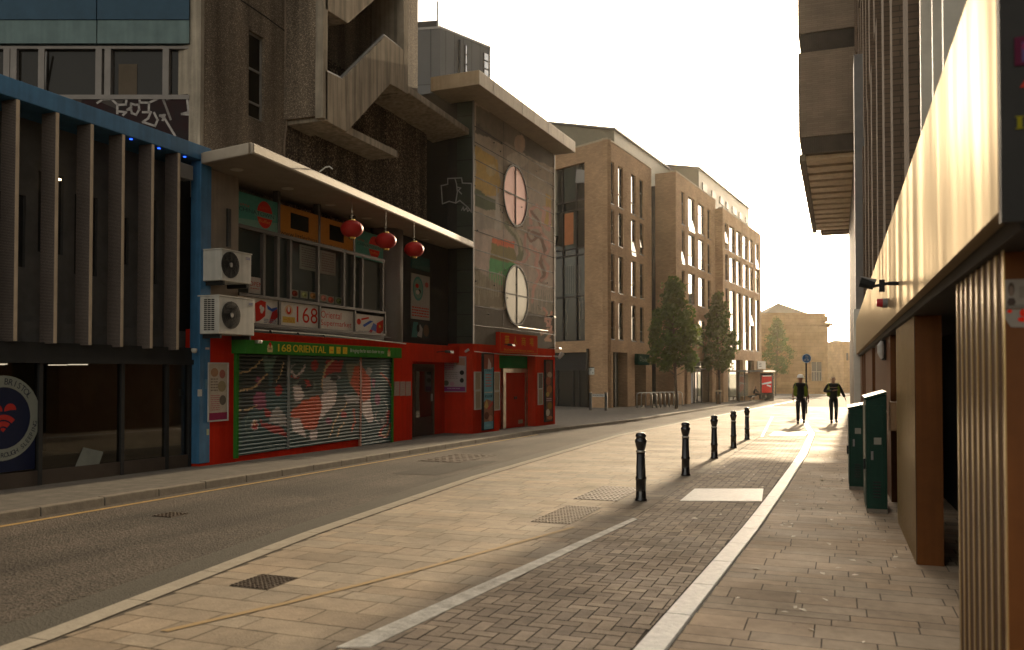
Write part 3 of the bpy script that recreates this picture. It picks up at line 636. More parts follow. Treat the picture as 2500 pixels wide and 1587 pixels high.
for bx in [(a0,a1,c0,c0+.04),(a0,a1,c1-.04,c1),(a0,a0+.04,c0+.04,c1-.04),(a1-.04,a1,c0+.04,c1-.04),(a0+.04,a1-.04,c0+.3,c0+.34),(a0+.04,a1-.04,c0+.95,c0+.99)]: b.pbox(PWi,*bx,0,.05)
wf = b.build('window_frame', mat('grey_frame', (0.2,0.185,0.165), 0.6), t); MB().pbox(PWi,a0+.03,a1-.03,c0+.03,c1-.03,.005,.02).build('window_pane', M['dimglass'], wf)
# ribbed lower wall under the ledge: board panels
M['agg2'] = mat_pebble('coarse_aggregate', (0.055,0.04,0.03), (0.40,0.30,0.20), 40)
b = MB(); yy = 14.7; rr = random.Random(3)
while yy < 21.15:
    w = rr.uniform(.42,.62); y1 = min(yy+w, 21.2)
    b.box(XW-.3, XW-.02+rr.uniform(0,.03), yy+.012, y1-.012, 4.5, zl+.09); yy = y1
b.box(XW-.3, XW-.06, 14.7, 21.2, 4.5, zl+.08)
b.build('ribbed_wall', M['agg2'], t)
M['board'] = mat('board_marked_concrete', (0.36,0.30,0.225), 0.9, var=0.12, scale=3, bump=0.3, bscale=25, streak=0.45)
def q2(pts): return [PFs.px(*z2(*p)) for p in pts]
zig = [(850,425),(955,475),(1212,215),(1318,300),(1325,552),(1240,505),(980,795),(850,725)]
MB().ppoly(PFs, q2(zig), -.12, 0).build('stair_balustrade', M['board'], t, bevel=.01)
up = [(850,-420),(1325,-560),(1325,-140),(1230,-75),(985,140),(862,62),(850,55)]
MB().ppoly(PFs, q2(up), -.12, 0).build('upper_balustrade', M['board'], t, bevel=.01)
b = MB()
for pts in [[(850,425),(955,475),(1212,215),(1318,300)]]:
    b.tube([PFs.p(a,z+.02,-.06) for a,z in q2(pts)], .035, n=6)
b.build('handrail', M['grey'], t)
lo = q2([(850,725),(980,795),(1240,505),(1325,552)]); hi = [(a,z+.22) for a,z in lo]
b = MB()
for (p0,p1),(h0,h1) in zip(zip(lo,lo[1:]),zip(hi,hi[1:])): b.ppoly(PFs, [p0,p1,h1,h0], XW+9.6+.003, -.121)
lo = q2([(850,60),(985,140),(1230,-75),(1325,-140)]); hi = [(a,z+.22) for a,z in lo]
for (p0,p1),(h0,h1) in zip(zip(lo,lo[1:]),zip(hi,hi[1:])): b.ppoly(PFs, [p0,p1,h1,h0], XW+9.6+.003, -.121)
b.build('stair_slab', M['conc'], t)
zb0 = PFs.px(795,290)[1]
b = MB(); b.box(XW, -9.78, yJ-.1, yJ, zb0+.05, 22); b.build('stair_side_wall', M['agg'], t)
b = MB(); b.box(-9.78, -9.6, yJ-.1, yJ+.06, zb0, 22); b.box(-9.78,-9.6,yK-.05,yK+.04,PFs.px(988,225)[1],22); b.build('edge_post', M['conc'], t)
b = MB(); b.box(XW, -9.6, yK+.045, yK+.16, PFs.px(988,225)[1], 22); b.build('stair_end_wall', M['conc'], t)
b = MB(); b.box(XW+.002, -9.79, yJ, yK, zb0+.02, zb0+.18) ; b.build('landing', M['conc'], t)
# ledge
zf_ = PFs.px(991,205)[1]; zk = PFs.px(1155,320)[1]
b = MB(); b.hexa([(XW-.2,yK+.16,8.05),(-9.6,yK+.16,zf_-.17),(-9.6,21.93,zk-.17),(XW-.2,21.93,8.0),(XW-.2,yK+.16,zf_),(-9.6,yK+.16,zf_),(-9.6,21.93,zk),(XW-.2,21.93,zk)]); b.build('ledge', M['conc'], t, bevel=.02)
b = MB()
for k in range(9): b.box(-10.4,-10.36+.03,19.1+k*.27,19.22+k*.27,zk+.02,zk+.42)
b.box(-10.45,-10.4,19.0,21.5,zk+.0,zk+.45); b.build('corrugated_upstand', mat('cream_sheet', (0.42,0.38,0.26), 0.6), t)
b = MB(); PD = PW.off(.03); b.tube([PD.p(*PD.px(*z2(*p))) for p in [(608,-10),(610,300),(612,600),(616,760),(603,860),(604,945)]], .018, n=6); b.build('drainpipe', mat('brown_pipe', (0.2,0.15,0.11), 0.6), t)
PD = PW.off(.001); b = MB(); b.ribbon(PD, [PD.px(*z2(*p)) for p in [(340,0),(480,95),(606,187)]], .025, 0, .004); b.build('seam', M['dark'], t)
# a bit of bent rod on the canopy
rod = thing('bent_rod', PZ(5.15,*z2(815,1035)), 'short bent white rod sticking up from the canopy edge', 'rod')
p0 = PZ(5.15,*z2(815,1035)); pl = YM(p0.y); b = MB(); b.tube([pl.p(*pl.px(*z2(*p))) for p in [(815,1035),(850,1008),(875,1003),(892,1018)]], .012, n=6); b.build('rod', M['white'], rod)

# ---------------------------------------------------------------- canopy + supermarket building
ZS = 5.13
t = thing('supermarket_building', (-10, 16, gz(16)+.1), 'two storey shop with red ground floor, roller shutters and a long white edged canopy', 'building')
c1 = Vector((-8.67,11.2,0)); c2 = Vector((-9.52,21.93,0))
b = MB(); b.prism([(c1.x,c1.y,ZS-.17),(c2.x,c2.y,ZS-.17),(-10.5,21.93,ZS-.17),(-10.5,11.76,ZS-.17),(-9.87,11.76,ZS-.17),(-9.86,11.45,ZS-.17)], (0,0,.15)); cn = b.build('canopy', mat('canopy_soffit', (0.26,0.22,0.18), 0.9, var=0.12), t)
M['trim'] = mat('pale_canopy_trim', (0.30,0.255,0.20), 0.5, var=0.12)
b = MB(); b.hexa([(c1.x-.02,c1.y-.0,ZS-.19),(c1.x+.06,c1.y-.03,ZS-.19),(c2.x+.06,c2.y,ZS-.19),(c2.x-.02,c2.y,ZS-.19),(c1.x-.02,c1.y-.0,ZS+.0),(c1.x+.06,c1.y-.03,ZS+.0),(c2.x+.06,c2.y,ZS+.0),(c2.x-.02,c2.y,ZS+.0)]); b.build('front_fascia', M['trim'], cn, bevel=.035); b = MB(); b.hexa([(-9.80,11.40,ZS-.19),(c1.x-.022,c1.y-.04,ZS-.19),(c1.x-.022,c1.y+.03,ZS-.19),(-9.80,11.47,ZS-.19),(-9.80,11.40,ZS+.0),(c1.x-.022,c1.y-.04,ZS+.0),(c1.x-.022,c1.y+.03,ZS+.0),(-9.80,11.47,ZS+.0)]); b.build('end_fascia', M['trim'], cn, bevel=.02)
b = MB(); b.prism([(c1.x,c1.y,ZS-.0),(c2.x,c2.y,ZS),(-10.5,21.93,ZS),(-10.5,11.76,ZS),(-9.87,11.76,ZS),(-9.86,11.45,ZS)], (0,0,-.018)); b.build('roofing', M['trim'], cn)
for p in [(315,1020),(622,1135),(878,1232),(1098,1313),(1278,1383),(1448,1441)]:
    g = PZ(ZS-.175, *z2(*p)); MB().lathe(g, [(0,-.012),(.105,-.012),(.115,0),(0,0)], n=20).build('downlight', mat('lamp_glass', (0.42,0.37,0.30), 0.4), cn)
PS = XP(-9.98); PR = XP(-9.9)
aE = PR.px(1006,1070)[0]; zr = PR.px(*z4(1000,1395))[1]
MB().box(-13,-10.72,11.76,21.9,-.3,4.96).build('body', M['dark'], t)
# red ground floor with the door opening
s0 = rc(XP(-9.87), z5, 385, 345, 840, 1213); s1 = rc(XP(-9.87), z5, 870, 345, 1520, 1078); s2_ = rc(XP(-9.87), z5, 1540, 390, 1815, 1172)
zs = s0[2]; ztop = PR.px(*z5(1200,372))[1]+.2; zdoor = s2_[2]
b = MB(); wall(b, PR, 11.5, aE, gz(16)-.25, zr, [(s0[0],s1[1],zs,ztop),(s2_[0]-.001,s2_[1],gz(19)+.11,ztop)], .03); b.build('red_wall', M['red'], t)
b = MB(); b.pbox(XP(-10.35), aE, 21.94, gz(20)-.2, zr, -.1, 0); b.box(-10.35,-9.93,aE-.05,aE-.001,gz(20)-.2,zr-.002); b.box(-10.35,-9.9,aE,21.94,PR.px(*z5(2100,395))[1],zr-.004); b.build('porch_wall', M['red'], t)
PDr = XP(-10.35); dr = rc(PDr, z5, 2010, 415, 2205, 1095)
b = MB(); a0,a1,c0,c1_ = dr; c0 = gz(20.5)+.1; b.pbox(PDr,a0,a1,c1_-.09,c1_,0,.05); b.pbox(PDr,a0,a0+.07,c0,c1_-.09,0,.05); b.pbox(PDr,a1-.07,a1,c0,c1_-.09,0,.05); b.build('door_frame', mat('brown_frame', (0.085,0.06,0.042), 0.5), t)
b = MB(); b.pbox(PDr,a0+.07,a1-.07,c0,c1_-.09,0,.025); d_ = b.build('door', mat('brown_door', (0.055,0.035,0.028), 0.45), t); MB().pbox(PDr,a0+.17,a1-.17,c0+.5,c1_-.2,.025,.03).build('door_pane', M['glass'], d_)
MB().pbox(PDr,a1-.16,a1-.13,c0+.9,c0+1.1,.026,.06).build('handle', M['steel'], d_)
# upper shop front
M['frame'] = mat('bronze_frame', (0.065,0.055,0.048), 0.5); M['cream'] = mat('cream_render', (0.23,0.185,0.145), 0.8, var=0.12, streak=0.15)
a0_ = PS.px(*z4(345,800))[0]; a1_ = PS.px(*z4(1590,900))[0]
MB().pbox(PS, 11.76, a0_, zr, ZS-.18, -.12, .02).build('rendered_wall', M['cream'], t)
MB().pbox(PS, *rc(PS, z4, 245, 310, 272, 640), .02, .05).build('trunking', M['dark'], t)
W_ = lambda *r: rc(PS, z4, *r)
z_hd = W_(350,150,680,525)[2]; z_sl = W_(800,590,1020,1110)[2]
sgn = W_(700,1095,1030,1325); zA = sgn[3]; zB = sgn[2]
b = MB(); PSb = PS
b.pbox(PS,a0_,a1_,z_hd-.05,z_hd+.02,-.1,.02); b.pbox(PS,a0_,a1_,zA+.005,z_sl,-.1,.05); b.pbox(PS,a0_,a1_,zB-.06,zB-.005,-.1,.05)
for x in (570,690,795,1032,1250,1335,1405,1580):
    a = PS.px(*z4(x,900))[0]; b.pbox(PS,a-.035,a+.035,z_sl+.001,z_hd-.051,-.1,.015)
for x in (690,1034,1332): a = PS.px(*z4(x,900))[0]; b.pbox(PS,a-.04,a+.04,z_hd+.021,ZS-.18,-.1,.02)
for x in (690,1034,1332,1588): a = PS.px(*z4(x,1200))[0]; b.pbox(PS,a-.03,a+.03,zB,zA,-.1,.05)
wfr = b.build('window_frame', M['frame'], t)
edges = [345,570,690,795,1032,1250,1335,1405,1580]
for x0,x1 in zip(edges, edges[1:]):
    b = MB(); b.pbox(PS, PS.px(*z4(x0,900))[0]+.03, PS.px(*z4(x1,900))[0]-.03, z_sl, z_hd-.05, -.08, -.06); b.build('window_pane', M['glass2'], wfr)
MB().pbox(PS,a0_,a1_,zr-.05,zB-.06,-.1,.0).build('lower_band', M['dark'], t)
# big round column and recessed bay
cy = PS.px(970,800)[0]
MB().lathe((-10.28, cy, zr-.02), [(.40,0),(.40,ZS-.16-zr)], n=32).build('column', mat('column_render', (0.19,0.175,0.165), 0.7, var=0.08), t, smooth=True)
MB().box(-10.6,-10.24,cy+.35,21.93,zr,ZS-.18).build('bay_wall', M['dark'], t)

teal = (0.06,0.19,0.15); orange = (0.36,0.15,0.03); redp = (0.42,0.03,0.02); wht = (0.50,0.45,0.40); ink = (0.02,0.02,0.02)
def isign(name, label, box, items, board, **k):
    return sign(PS.off(.0), name, label, 'sign', *box, items, board, th=.012, **k)
isign('restaurant_sign', 'green board reading CHINATOWN over a red disc, left end under the canopy', W_(347,160,682,528),
      [('p',[(0,.0),(1,.0),(1,.35),(0,.2)],(0.13,0.23,0.18)),('d',.66,.5,.20,.42,redp),('r',.40,.40,.95,.58,(0.11,0.22,0.17)),('t','CHINATOWN',.02,.44,.90,.56,(0.02,0.05,0.05)),('t','LITTLE',.05,.60,.27,.66,redp),('t','BUFFET',.52,.66,.78,.74,(0.45,0.08,0.03)),('t','Buffet',.52,.24,.80,.34,(0.55,0.2,0.05))], teal)
isign('web_address_board', 'orange board with a dark vent and the start of a web address', W_(700,270,1026,618),
      [('t','www.littlechina',.02,.04,.98,.20,ink),('r',.27,.32,.74,.83,(0.012,0.012,0.010)),('r',.29,.34,.72,.81,(0.02,0.02,0.016))], orange)
isign('web_address_board', 'orange board with a dark vent and the end of the web address, behind a lantern', W_(1042,376,1326,703),
      [('t','townbristol.co.uk',.02,.04,.98,.18,ink),('r',.27,.32,.70,.83,(0.012,0.012,0.010))], orange)
isign('restaurant_sign', 'green board with a red disc, right end of the row behind the lanterns', W_(1338,480,1578,775),
      [('d',.68,.5,.2,.42,redp),('r',.3,.42,.95,.60,(0.11,0.22,0.17)),('t','CHINATOWN',.08,.46,.9,.56,(0.02,0.05,0.05)),('t','LITTLE',.10,.62,.32,.68,redp),('t','Buffet',.54,.26,.82,.35,(0.55,0.2,0.05))], teal)
pz = PS.off(.0)
isign('flag_board', 'white board with red and blue flags beside the air conditioner', W_(350,1040,686,1297),
      [('p',[(.42,.05),(.40,.75),(.55,.9),(.68,.85),(.66,.30),(.52,.10)],redp),('d',.55,.62,.035,.09,wht),('d',.60,.56,.035,.09,wht),('d',.57,.48,.035,.09,wht),
       ('p',[(.70,.75),(.82,.62),(.97,.70),(.98,.45),(.84,.50),(.72,.58)],(0.05,0.09,0.28)),('p',[(.97,.62),(.99,.30),(.80,.02),(.76,.06),(.84,.48)],(0.38,0.03,0.03)),('l',.62,.02,.97,.2,3,(0.15,0.17,0.22))], wht)
isign('number_sign', 'white shop board reading 168 in large red figures', W_(700,1095,1030,1325),
      [('t','168',.42,.18,.97,.88,redp),('d',.22,.66,.10,.22,(0.5,0.33,0.20)),('d',.22,.64,.06,.16,redp),('d',.22,.70,.03,.12,wht),('r',.07,.12,.38,.38,(0.46,0.31,0.07)),('t','一六八',.09,.16,.36,.34,redp)], wht)
isign('shop_name_sign', 'white shop board reading Oriental Supermarket in red', W_(1042,1150,1326,1357),
      [('t','Oriental',.03,.54,.62,.88,redp),('t','Supermarket',.03,.12,.93,.46,redp)], wht)
isign('flag_board', 'white board with a yellow-starred red flag, right end of the shop boards', W_(1342,1200,1584,1385),
      [('d',.12,.60,.07,.16,redp),('p',[(.2,.78),(.45,.9),(.47,.82),(.2,.68)],redp),('p',[(.25,.45),(.5,.72),(.62,.70),(.3,.34)],(0.06,0.10,0.30)),('p',[(.45,.1),(.6,.45),(.7,.45),(.55,.08)],(0.35,0.05,0.05)),('p',[(.52,.25),(.62,.62),(.75,.5),(.72,.15)],(0.10,0.13,0.30)),
       ('p',[(.72,.12),(.74,.62),(.98,.85),(.97,.25),(.84,.02)],redp),('t','★',.80,.36,.90,.58,(0.5,0.36,0.06)),('l',.1,.03,.7,.14,2,(0.15,0.17,0.22))], wht)
PSg = PS.off(-.055)
sign(PSg,'open_sign','white OPEN sign in the window above the air conditioner','sign',*rc(PSg, z4, 440, 885, 566, 1042),[('t','OPEN',.03,.45,.9,.72,redp),('l',.1,.25,.7,.35,1,redp)],wht,th=.01)
sign(PSg,'notice_sheet','white notice sheet in the window left of the middle mullion','notice',*rc(PSg, z4, 872, 612, 1022, 848),[('l',.1,.08,.9,.92,9,(0.12,0.10,0.09)),('r',.05,.35,.95,.4,(0.2,0.18,0.16))],(0.20,0.20,0.17),th=.01)
sign(PSg,'notice_sheet','white notice sheet in the window right of the middle mullion','notice',*rc(PSg, z4, 1046, 662, 1176, 884),[('l',.1,.08,.9,.92,8,(0.14,0.10,0.08))],(0.20,0.18,0.155),th=.01)
for k,(x,y,c) in enumerate([(830,1030,(0.15,0.03,0.02)),(910,1040,(0.22,0.24,0.10)),(985,1050,(0.30,0.16,0.06)),(1075,1070,(0.32,0.13,0.10)),(1135,1085,(0.30,0.06,0.04)),(1205,1095,(0.10,0.12,0.05))]):
    r4 = rc(PSg, z4, x-30, y-35, x+30, y+35)
    sign(PSg,'food_picture','small food picture on the upstairs window glass, %s' % ['dark red dish at the far left','green dish beside the red one','orange dish left of the middle mullion','pink dish right of the middle mullion','red dish second from the right','dark green dish at the far right'][k],'picture',*r4,[('d',.5,.5,.42,.42,c),('d',.42,.55,.2,.2,tuple(min(.6,q*1.7) for q in c)),('d',.62,.42,.15,.15,tuple(q*.5 for q in c))],(0.22,0.22,0.17),th=.008,group='food pictures on the window')
PBy = XP(-10.235)
sign(PBy,'restaurant_poster','white poster with a green oval in the bay beside the round column','poster',*rc(PBy, z4, 1817, 855, 1972, 1262),[('d',.35,.68,.28,.27,(0.08,0.22,0.20)),('d',.35,.68,.22,.22,(0.17,0.27,0.22)),('d',.30,.74,.09,.05,redp),('d',.42,.62,.08,.05,ink),('d',.33,.60,.1,.05,wht),('d',.82,.80,.1,.06,(0.4,0.1,0.1)),('l',.03,.04,.95,.28,4,redp)],(0.33,0.31,0.28))
sign(PBy,'photo_panel','dark photo panel under the oval poster in the bay','poster',*rc(PBy, z4, 1817, 1268, 1972, 1412),[('p',[(0,0),(.1,1),(.35,1),(.3,0)],(0.06,0.16,0.15)),('p',[(.3,.1),(.45,.9),(.6,.6),(.55,0)],(0.3,0.28,0.25)),('d',.8,.5,.15,.4,(0.12,0.08,0.05)),('d',.35,.6,.08,.25,ink)],(0.04,0.05,0.05))
sign(PBy,'teal_panel','plain teal panel at the top of the bay behind the right lantern','sign',*rc(PBy, z4, 1817, 700, 1972, 850),[('p',[(0,0),(1,0),(1,.4),(0,.2)],(0.05,0.10,0.09))],(0.03,0.09,0.085))

# lanterns
def lantern(px, py, first, label):
    a, z = XP(-9.0).px(px, py); a += 0
    if first:
        o = copy_tree(first, Vector((-9.0,a,z))-BASE[first.name], label); return o
    t = thing('paper_lantern', (-9.0,a,z), label, 'lantern', 'red lanterns under the canopy')
    prof = []; b = MB(); n = 24; m_ = 12; c = Vector((-9.0,a,z)); 
    for i in range(m_+1):
        ph = -math.pi/2*0.86+math.pi*0.86*i/m_
        for k in range(n*2):
            th = math.pi*k/n; rr_ = .225*(1.0 if k%2 else .965); b.v.append(c+Vector((rr_*math.cos(ph)*math.cos(th), rr_*math.cos(ph)*math.sin(th), .175*math.sin(ph))))
    for i in range(m_):
        for k in range(2*n): b.f.append((i*2*n+k,i*2*n+(k+1)%(2*n),(i+1)*2*n+(k+1)%(2*n),(i+1)*2*n+k)); b.m.append(0)
    b.build('lantern_body', mat('lantern_paper', (0.34,0.018,0.014), 0.45, var=0.15), t, smooth=True)
    gold = mat('gold_trim', (0.75,0.5,0.15), 0.25, metal=0.9)
    MB().lathe(c, [(0,-.20),(.06,-.20),(.075,-.165),(0,-.165)], n=16).build('bottom_cap', gold, t); MB().lathe(c, [(0,.165),(.075,.165),(.06,.19),(0,.19)], n=16).build('top_cap', gold, t)
    MB().tube([c+Vector((0,0,.19)), Vector((-9.0,a,ZS-.17))], .003, n=5).build('cord', M['dark'], t)
    return t
l0 = lantern(859,559,None,'red paper lantern nearest the camera, left of the three'); lantern(942,588,l0,'middle red paper lantern of the three under the canopy'); lantern(1011,609,l0,'red paper lantern on the right, nearest the dark wall')

# air conditioners
def aircon(box, xf, label, fan, grille):
    a0,a1,c0,c1 = box; P = XP(xf); t = thing('air_conditioner', (xf-.15, (a0+a1)/2, c0), label, 'air conditioner', 'outdoor units on the shop wall')
    MB().box(-9.93, xf, a0, a1, c0, c1).build('casing', M['white'], t, bevel=.012)
    MB().box(-9.93, xf+.012, a0-.01, a1+.01, c1+.001, c1+.02).build('lid', M['white'], t)
    fa, fz, fr = fan; b = MB(); b.disc(P, fa, fz, fr, fr, .001, .006, n=32); b.build('fan_recess', M['dark'], t)
    b = MB()
    for k in range(1, 6): b.ring(P, fa, fz, fr*k/5-.006, fr*k/5, .012, .017, n=28)
    for k in range(8): b.ribbon(P, [(fa,fz),(fa+fr*math.cos(k*.785),fz+fr*math.sin(k*.785))], .008, .007, .012)
    b.build('fan_guard', M['dark'], t)
    b = MB(); b.disc(P, fa, fz, .04, .04, .017, .03, n=12); b.build('fan_hub', M['grey'], t)
    b = MB(); b.box(-9.93, xf-.02, a0+.06, a0+.1, c0-.07, c0-.002); b.box(-9.93, xf-.02, a1-.1, a1-.06, c0-.07, c0-.002); b.build('wall_bracket', M['dark'], t)
    Q = YM(a0); b = MB()
    if grille:
        for i in range(3):
            for j in range(16): b.pbox(Q, xf-.30+i*.075, xf-.24+i*.075, c0+.06+j*.033, c0+.08+j*.033, .001, .004)
        b.build('side_grille', M['dark'], t)
    sign(P, 'maker_label', '', '', *( [a1-.16,a1-.03,c1-.11,c1-.05]), [('l',.05,.1,.95,.9,2,(0.08,0.10,0.3))], (0.45,0.43,0.39), th=.006, parent=t, bname='badge')
    return t
PA = XP(-9.5)
bx = rc(PA, z4, 215, 655, 463, 955); f0 = PA.px(*z4(290,790)); aircon(bx, -9.5, 'upper white air conditioner unit beside the blue post', (f0[0]-.02, f0[1], .22), False)
bx = rc(PA, z4, 190, 1050, 488, 1390); f0 = PA.px(*z4(290,1215)); aircon(bx, -9.5, 'lower white air conditioner unit with a side grille', (f0[0], f0[1], .23), True)

# roller shutters with the street-art painting
exec('''
def stroke_d(px, py, pts):
    best = 1e9
    for (x0,y0),(x1,y1) in zip(pts, pts[1:]):
        dx, dy = x1-x0, y1-y0; L = dx*dx+dy*dy; u = max(0, min(1, ((px-x0)*dx+(py-y0)*dy)/L)) if L else 0
        d = math.hypot(px-x0-u*dx, py-y0-u*dy)
        if d < best: best = d
    return best
def inpoly(x, y, p):
    c = False; j = len(p)-1
    for i in range(len(p)):
        if (p[i][1] > y) != (p[j][1] > y) and x < (p[j][0]-p[i][0])*(y-p[i][1])/(p[j][1]-p[i][1])+p[i][0]: c = not c
        j = i
    return c
''')
def paint(x, y, shapes, base):
    c = base
    for s in shapes:
        k = s[0]
        if k == 'p':
            if inpoly(x, y, s[1]): c = s[2]
        elif k == 'e':
            if ((x-s[1])/s[3])**2+((y-s[2])/s[4])**2 < 1: c = s[5]
        elif k == 's':
            if stroke_d(x, y, s[1]) < s[2]: c = s[3]
    return c
TE=(0.04,0.085,0.085); DK=(0.018,0.024,0.022); CO=(0.50,0.085,0.03); RD=(0.36,0.03,0.025); WH=(0.60,0.50,0.46); PK=(0.25,0.06,0.11); CR=(0.55,0.36,0.18); GN=(0.12,0.19,0.15); GY=(0.33,0.30,0.28)
SH = [('p',[(220,0),(840,0),(840,420),(600,520),(220,900)],DK),('p',[(520,60),(700,60),(640,230),(560,260)],GN),('p',[(600,240),(660,230),(640,420),(600,440)],TE),
 ('p',[(560,480),(820,440),(830,700),(700,760),(600,720)],TE),('e',730,490,50,70,RD),('e',465,360,30,55,PK),('p',[(400,600),(450,500),(560,520),(570,700),(480,740),(410,690)],PK),
 ('p',[(540,700),(620,760),(650,830),(560,820)],RD),('p',[(640,740),(720,690),(830,830),(830,950),(600,890)],GY),('p',[(480,830),(520,900),(760,950),(830,1040),(830,1080),(640,1020),(500,940)],RD),
 ('s',[(220,270),(330,250),(430,180),(520,80)],8,CR),('s',[(220,500),(380,460),(480,380),(580,290)],10,CR),('s',[(220,750),(340,735),(440,670)],8,CR),('s',[(790,130),(760,260),(700,380)],6,CR),
 ('s',[(330,820),(300,900),(310,1000),(400,1110),(450,1190)],6,GN),('e',420,930,50,70,WH),('e',420,935,38,56,RD),('e',415,900,20,28,CR),('p',[(220,1060),(500,1130),(830,1100),(830,1250),(220,1260)],TE),
 ('p',[(880,150),(1180,90),(1640,100),(1760,160),(1760,1080),(880,1160)],(0.045,0.07,0.06)),('p',[(900,520),(1300,480),(1760,640),(1760,900),(1200,1000),(900,800)],(0.09,0.10,0.085)),
 ('e',1190,170,50,70,RD),('s',[(890,240),(940,310),(1010,270),(1060,170)],12,WH),('s',[(890,300),(950,340),(1000,320)],7,RD),
 ('e',1060,430,150,95,(0.12,0.14,0.12)),('e',1070,420,110,75,DK),('p',[(1060,350),(1110,350),(1140,440),(1090,450)],RD),('p',[(920,430),(1000,420),(1060,560),(1010,625),(930,620)],WH),
 ('p',[(1340,110),(1560,110),(1520,250),(1380,270),(1300,340)],RD),('s',[(1430,110),(1340,170),(1290,330),(1300,470)],14,CR),('p',[(1290,330),(1500,290),(1560,480),(1300,520)],GY),('e',1440,330,50,45,DK),('p',[(1460,350),(1680,330),(1700,520),(1480,560)],TE),
 ('p',[(1280,545),(1380,490),(1470,500),(1465,650),(1370,740),(1270,850),(1200,880)],WH),('p',[(1560,540),(1760,560),(1750,650),(1600,640)],GY),
 ('p',[(885,760),(1050,610),(1240,550),(1285,700),(1240,870),(1210,975),(1120,990),(1050,980),(1000,840),(885,830)],CO),('p',[(890,840),(1000,850),(1040,980),(1090,1090),(900,1000)],WH),
 ('p',[(1580,140),(1760,150),(1760,530),(1640,420)],(0.20,0.18,0.12)),('p',[(1690,180),(1790,170),(1900,330),(1905,640),(1850,700),(1740,540),(1640,400)],CO),
 ('e',1560,800,40,45,RD),('e',1370,880,45,40,PK),('s',[(1380,1080),(1420,960),(1500,760)],8,CR),('s',[(1480,1070),(1510,980),(1560,900)],8,CR),('s',[(1690,740),(1700,880),(1670,1000)],10,CO),('s',[(1500,770),(1560,720),(1600,640)],8,CR),
 ('p',[(1130,1000),(1230,1010),(1220,1110),(1130,1110)],WH),('p',[(900,1040),(1120,1110),(880,1140)],TE),
 ('p',[(1800,640),(1900,600),(1945,860),(1880,905),(1790,760)],WH),('e',1880,240,40,50,GY),('e',1945,390,22,60,PK),('e',1990,600,38,70,PK),('s',[(2040,270),(2130,360),(2170,450)],10,CO),
 ('s',[(1990,760),(1960,850),(2010,920),(2100,800),(2120,700),(2080,620)],7,GY),('s',[(2130,750),(2120,900),(2040,990),(2010,1060),(2110,1080),(2170,920)],12,RD),('s',[(2010,1030),(2100,1070),(2150,960)],8,CR),('e',2060,880,45,60,DK),('e',2060,870,25,30,GY),
 ('p',[(1800,930),(1960,960),(1990,1150),(1800,1180)],TE),('s',[(870,240),(890,180),(940,160)],8,GY)]
M['shutter'] = mat_vcol('painted_shutter', 0.45, 0.25, 14, 0.0)
def shutter(name, box, x, z5f, label=None):
    a0,a1,c0,c1 = box; P = XP(x); b = MB(); cols = []; na = max(12, int((a1-a0)/0.022)); z = c0; rows = []
    pitch = .07
    while z < c1:
        for dz, d in ((0,0.0),(.008,.026),(.034,.034),(.060,.012)):
            if z+dz <= c1: rows.append((z+dz, d))
        z += pitch
    for zz, d in rows:
        for i in range(na+1):
            a = a0+(a1-a0)*i/na; p = P.p(a, zz, d); X, Y = proj(P.p(a, zz, .01)); b.v.append(p)
            X8 = (X-540)/.19103; Y8 = (Y-860)/.19103; j = noise.noise(Vector((a*6, zz*6, 0)))*14
            cols.append(paint(X8+j, Y8+j, SH, TE))
    for r in range(len(rows)-1):
        for i in range(na): b.f.append((r*(na+1)+i, r*(na+1)+i+1, (r+1)*(na+1)+i+1, (r+1)*(na+1)+i)); b.m.append(0)
    return b.build(name, M['shutter'], t, cols=cols)
shutter('roller_shutter', (s0[0],s0[1],zs,ztop), -9.895, 0); shutter('roller_shutter', (s1[0],s1[1],zs,ztop), -9.895, 0); shutter('roller_shutter', (s2_[0],s2_[1],gz(18.5)+.12,ztop), -9.895, 0)
MB().box(-9.92,-9.862,s0[1],s1[0],zs,ztop).build('shutter_guide', mat('painted_guide', (0.05,0.09,0.10), 0.5, c2=(0.18,0.17,0.16), scale=2), t)
MB().box(-9.92,-9.862,s1[1],s2_[0],gz(18)+.1,ztop).build('shutter_guide', mat('painted_guide2', (0.05,0.09,0.10), 0.5, c2=(0.40,0.12,0.06), scale=1.5), t)
M['green'] = mat('green_paint', (0.035,0.15,0.025), 0.9, spec=0.0, var=0.15, streak=0.1)
MB().box(-9.9,-9.84,s0[0]-.07,s0[0],zs-.03,ztop).build('green_post', M['green'], t); MB().box(-9.9,-9.84,s2_[1],s2_[1]+.07,gz(19)+.1,ztop).build('green_post', M['green'], t)
b = MB(); PC = XP(-9.84); b.tube([PC.p(*PC.px(*z4(*p))) for p in [(490,1338),(1145,1386),(1775,1457)]], .014, n=6); b.build('conduit', M['white'], t)
b = MB(); b.tube([PC.p(*PC.px(*z4(*p))) for p in [(500,1312),(900,1345),(1450,1390),(1640,1405)]], .008, n=5); b.build('cable', M['dark'], t)
for x, y in [(615,1368),(850,1385),(1070,1405)]:
    a, z = PC.px(*z4(x,y)); MB().tube([(-9.9,a,z+.05),(-9.80,a,z+.04),(-9.78,a,z)], .014, n=6).build('bracket', M['dark'], t)
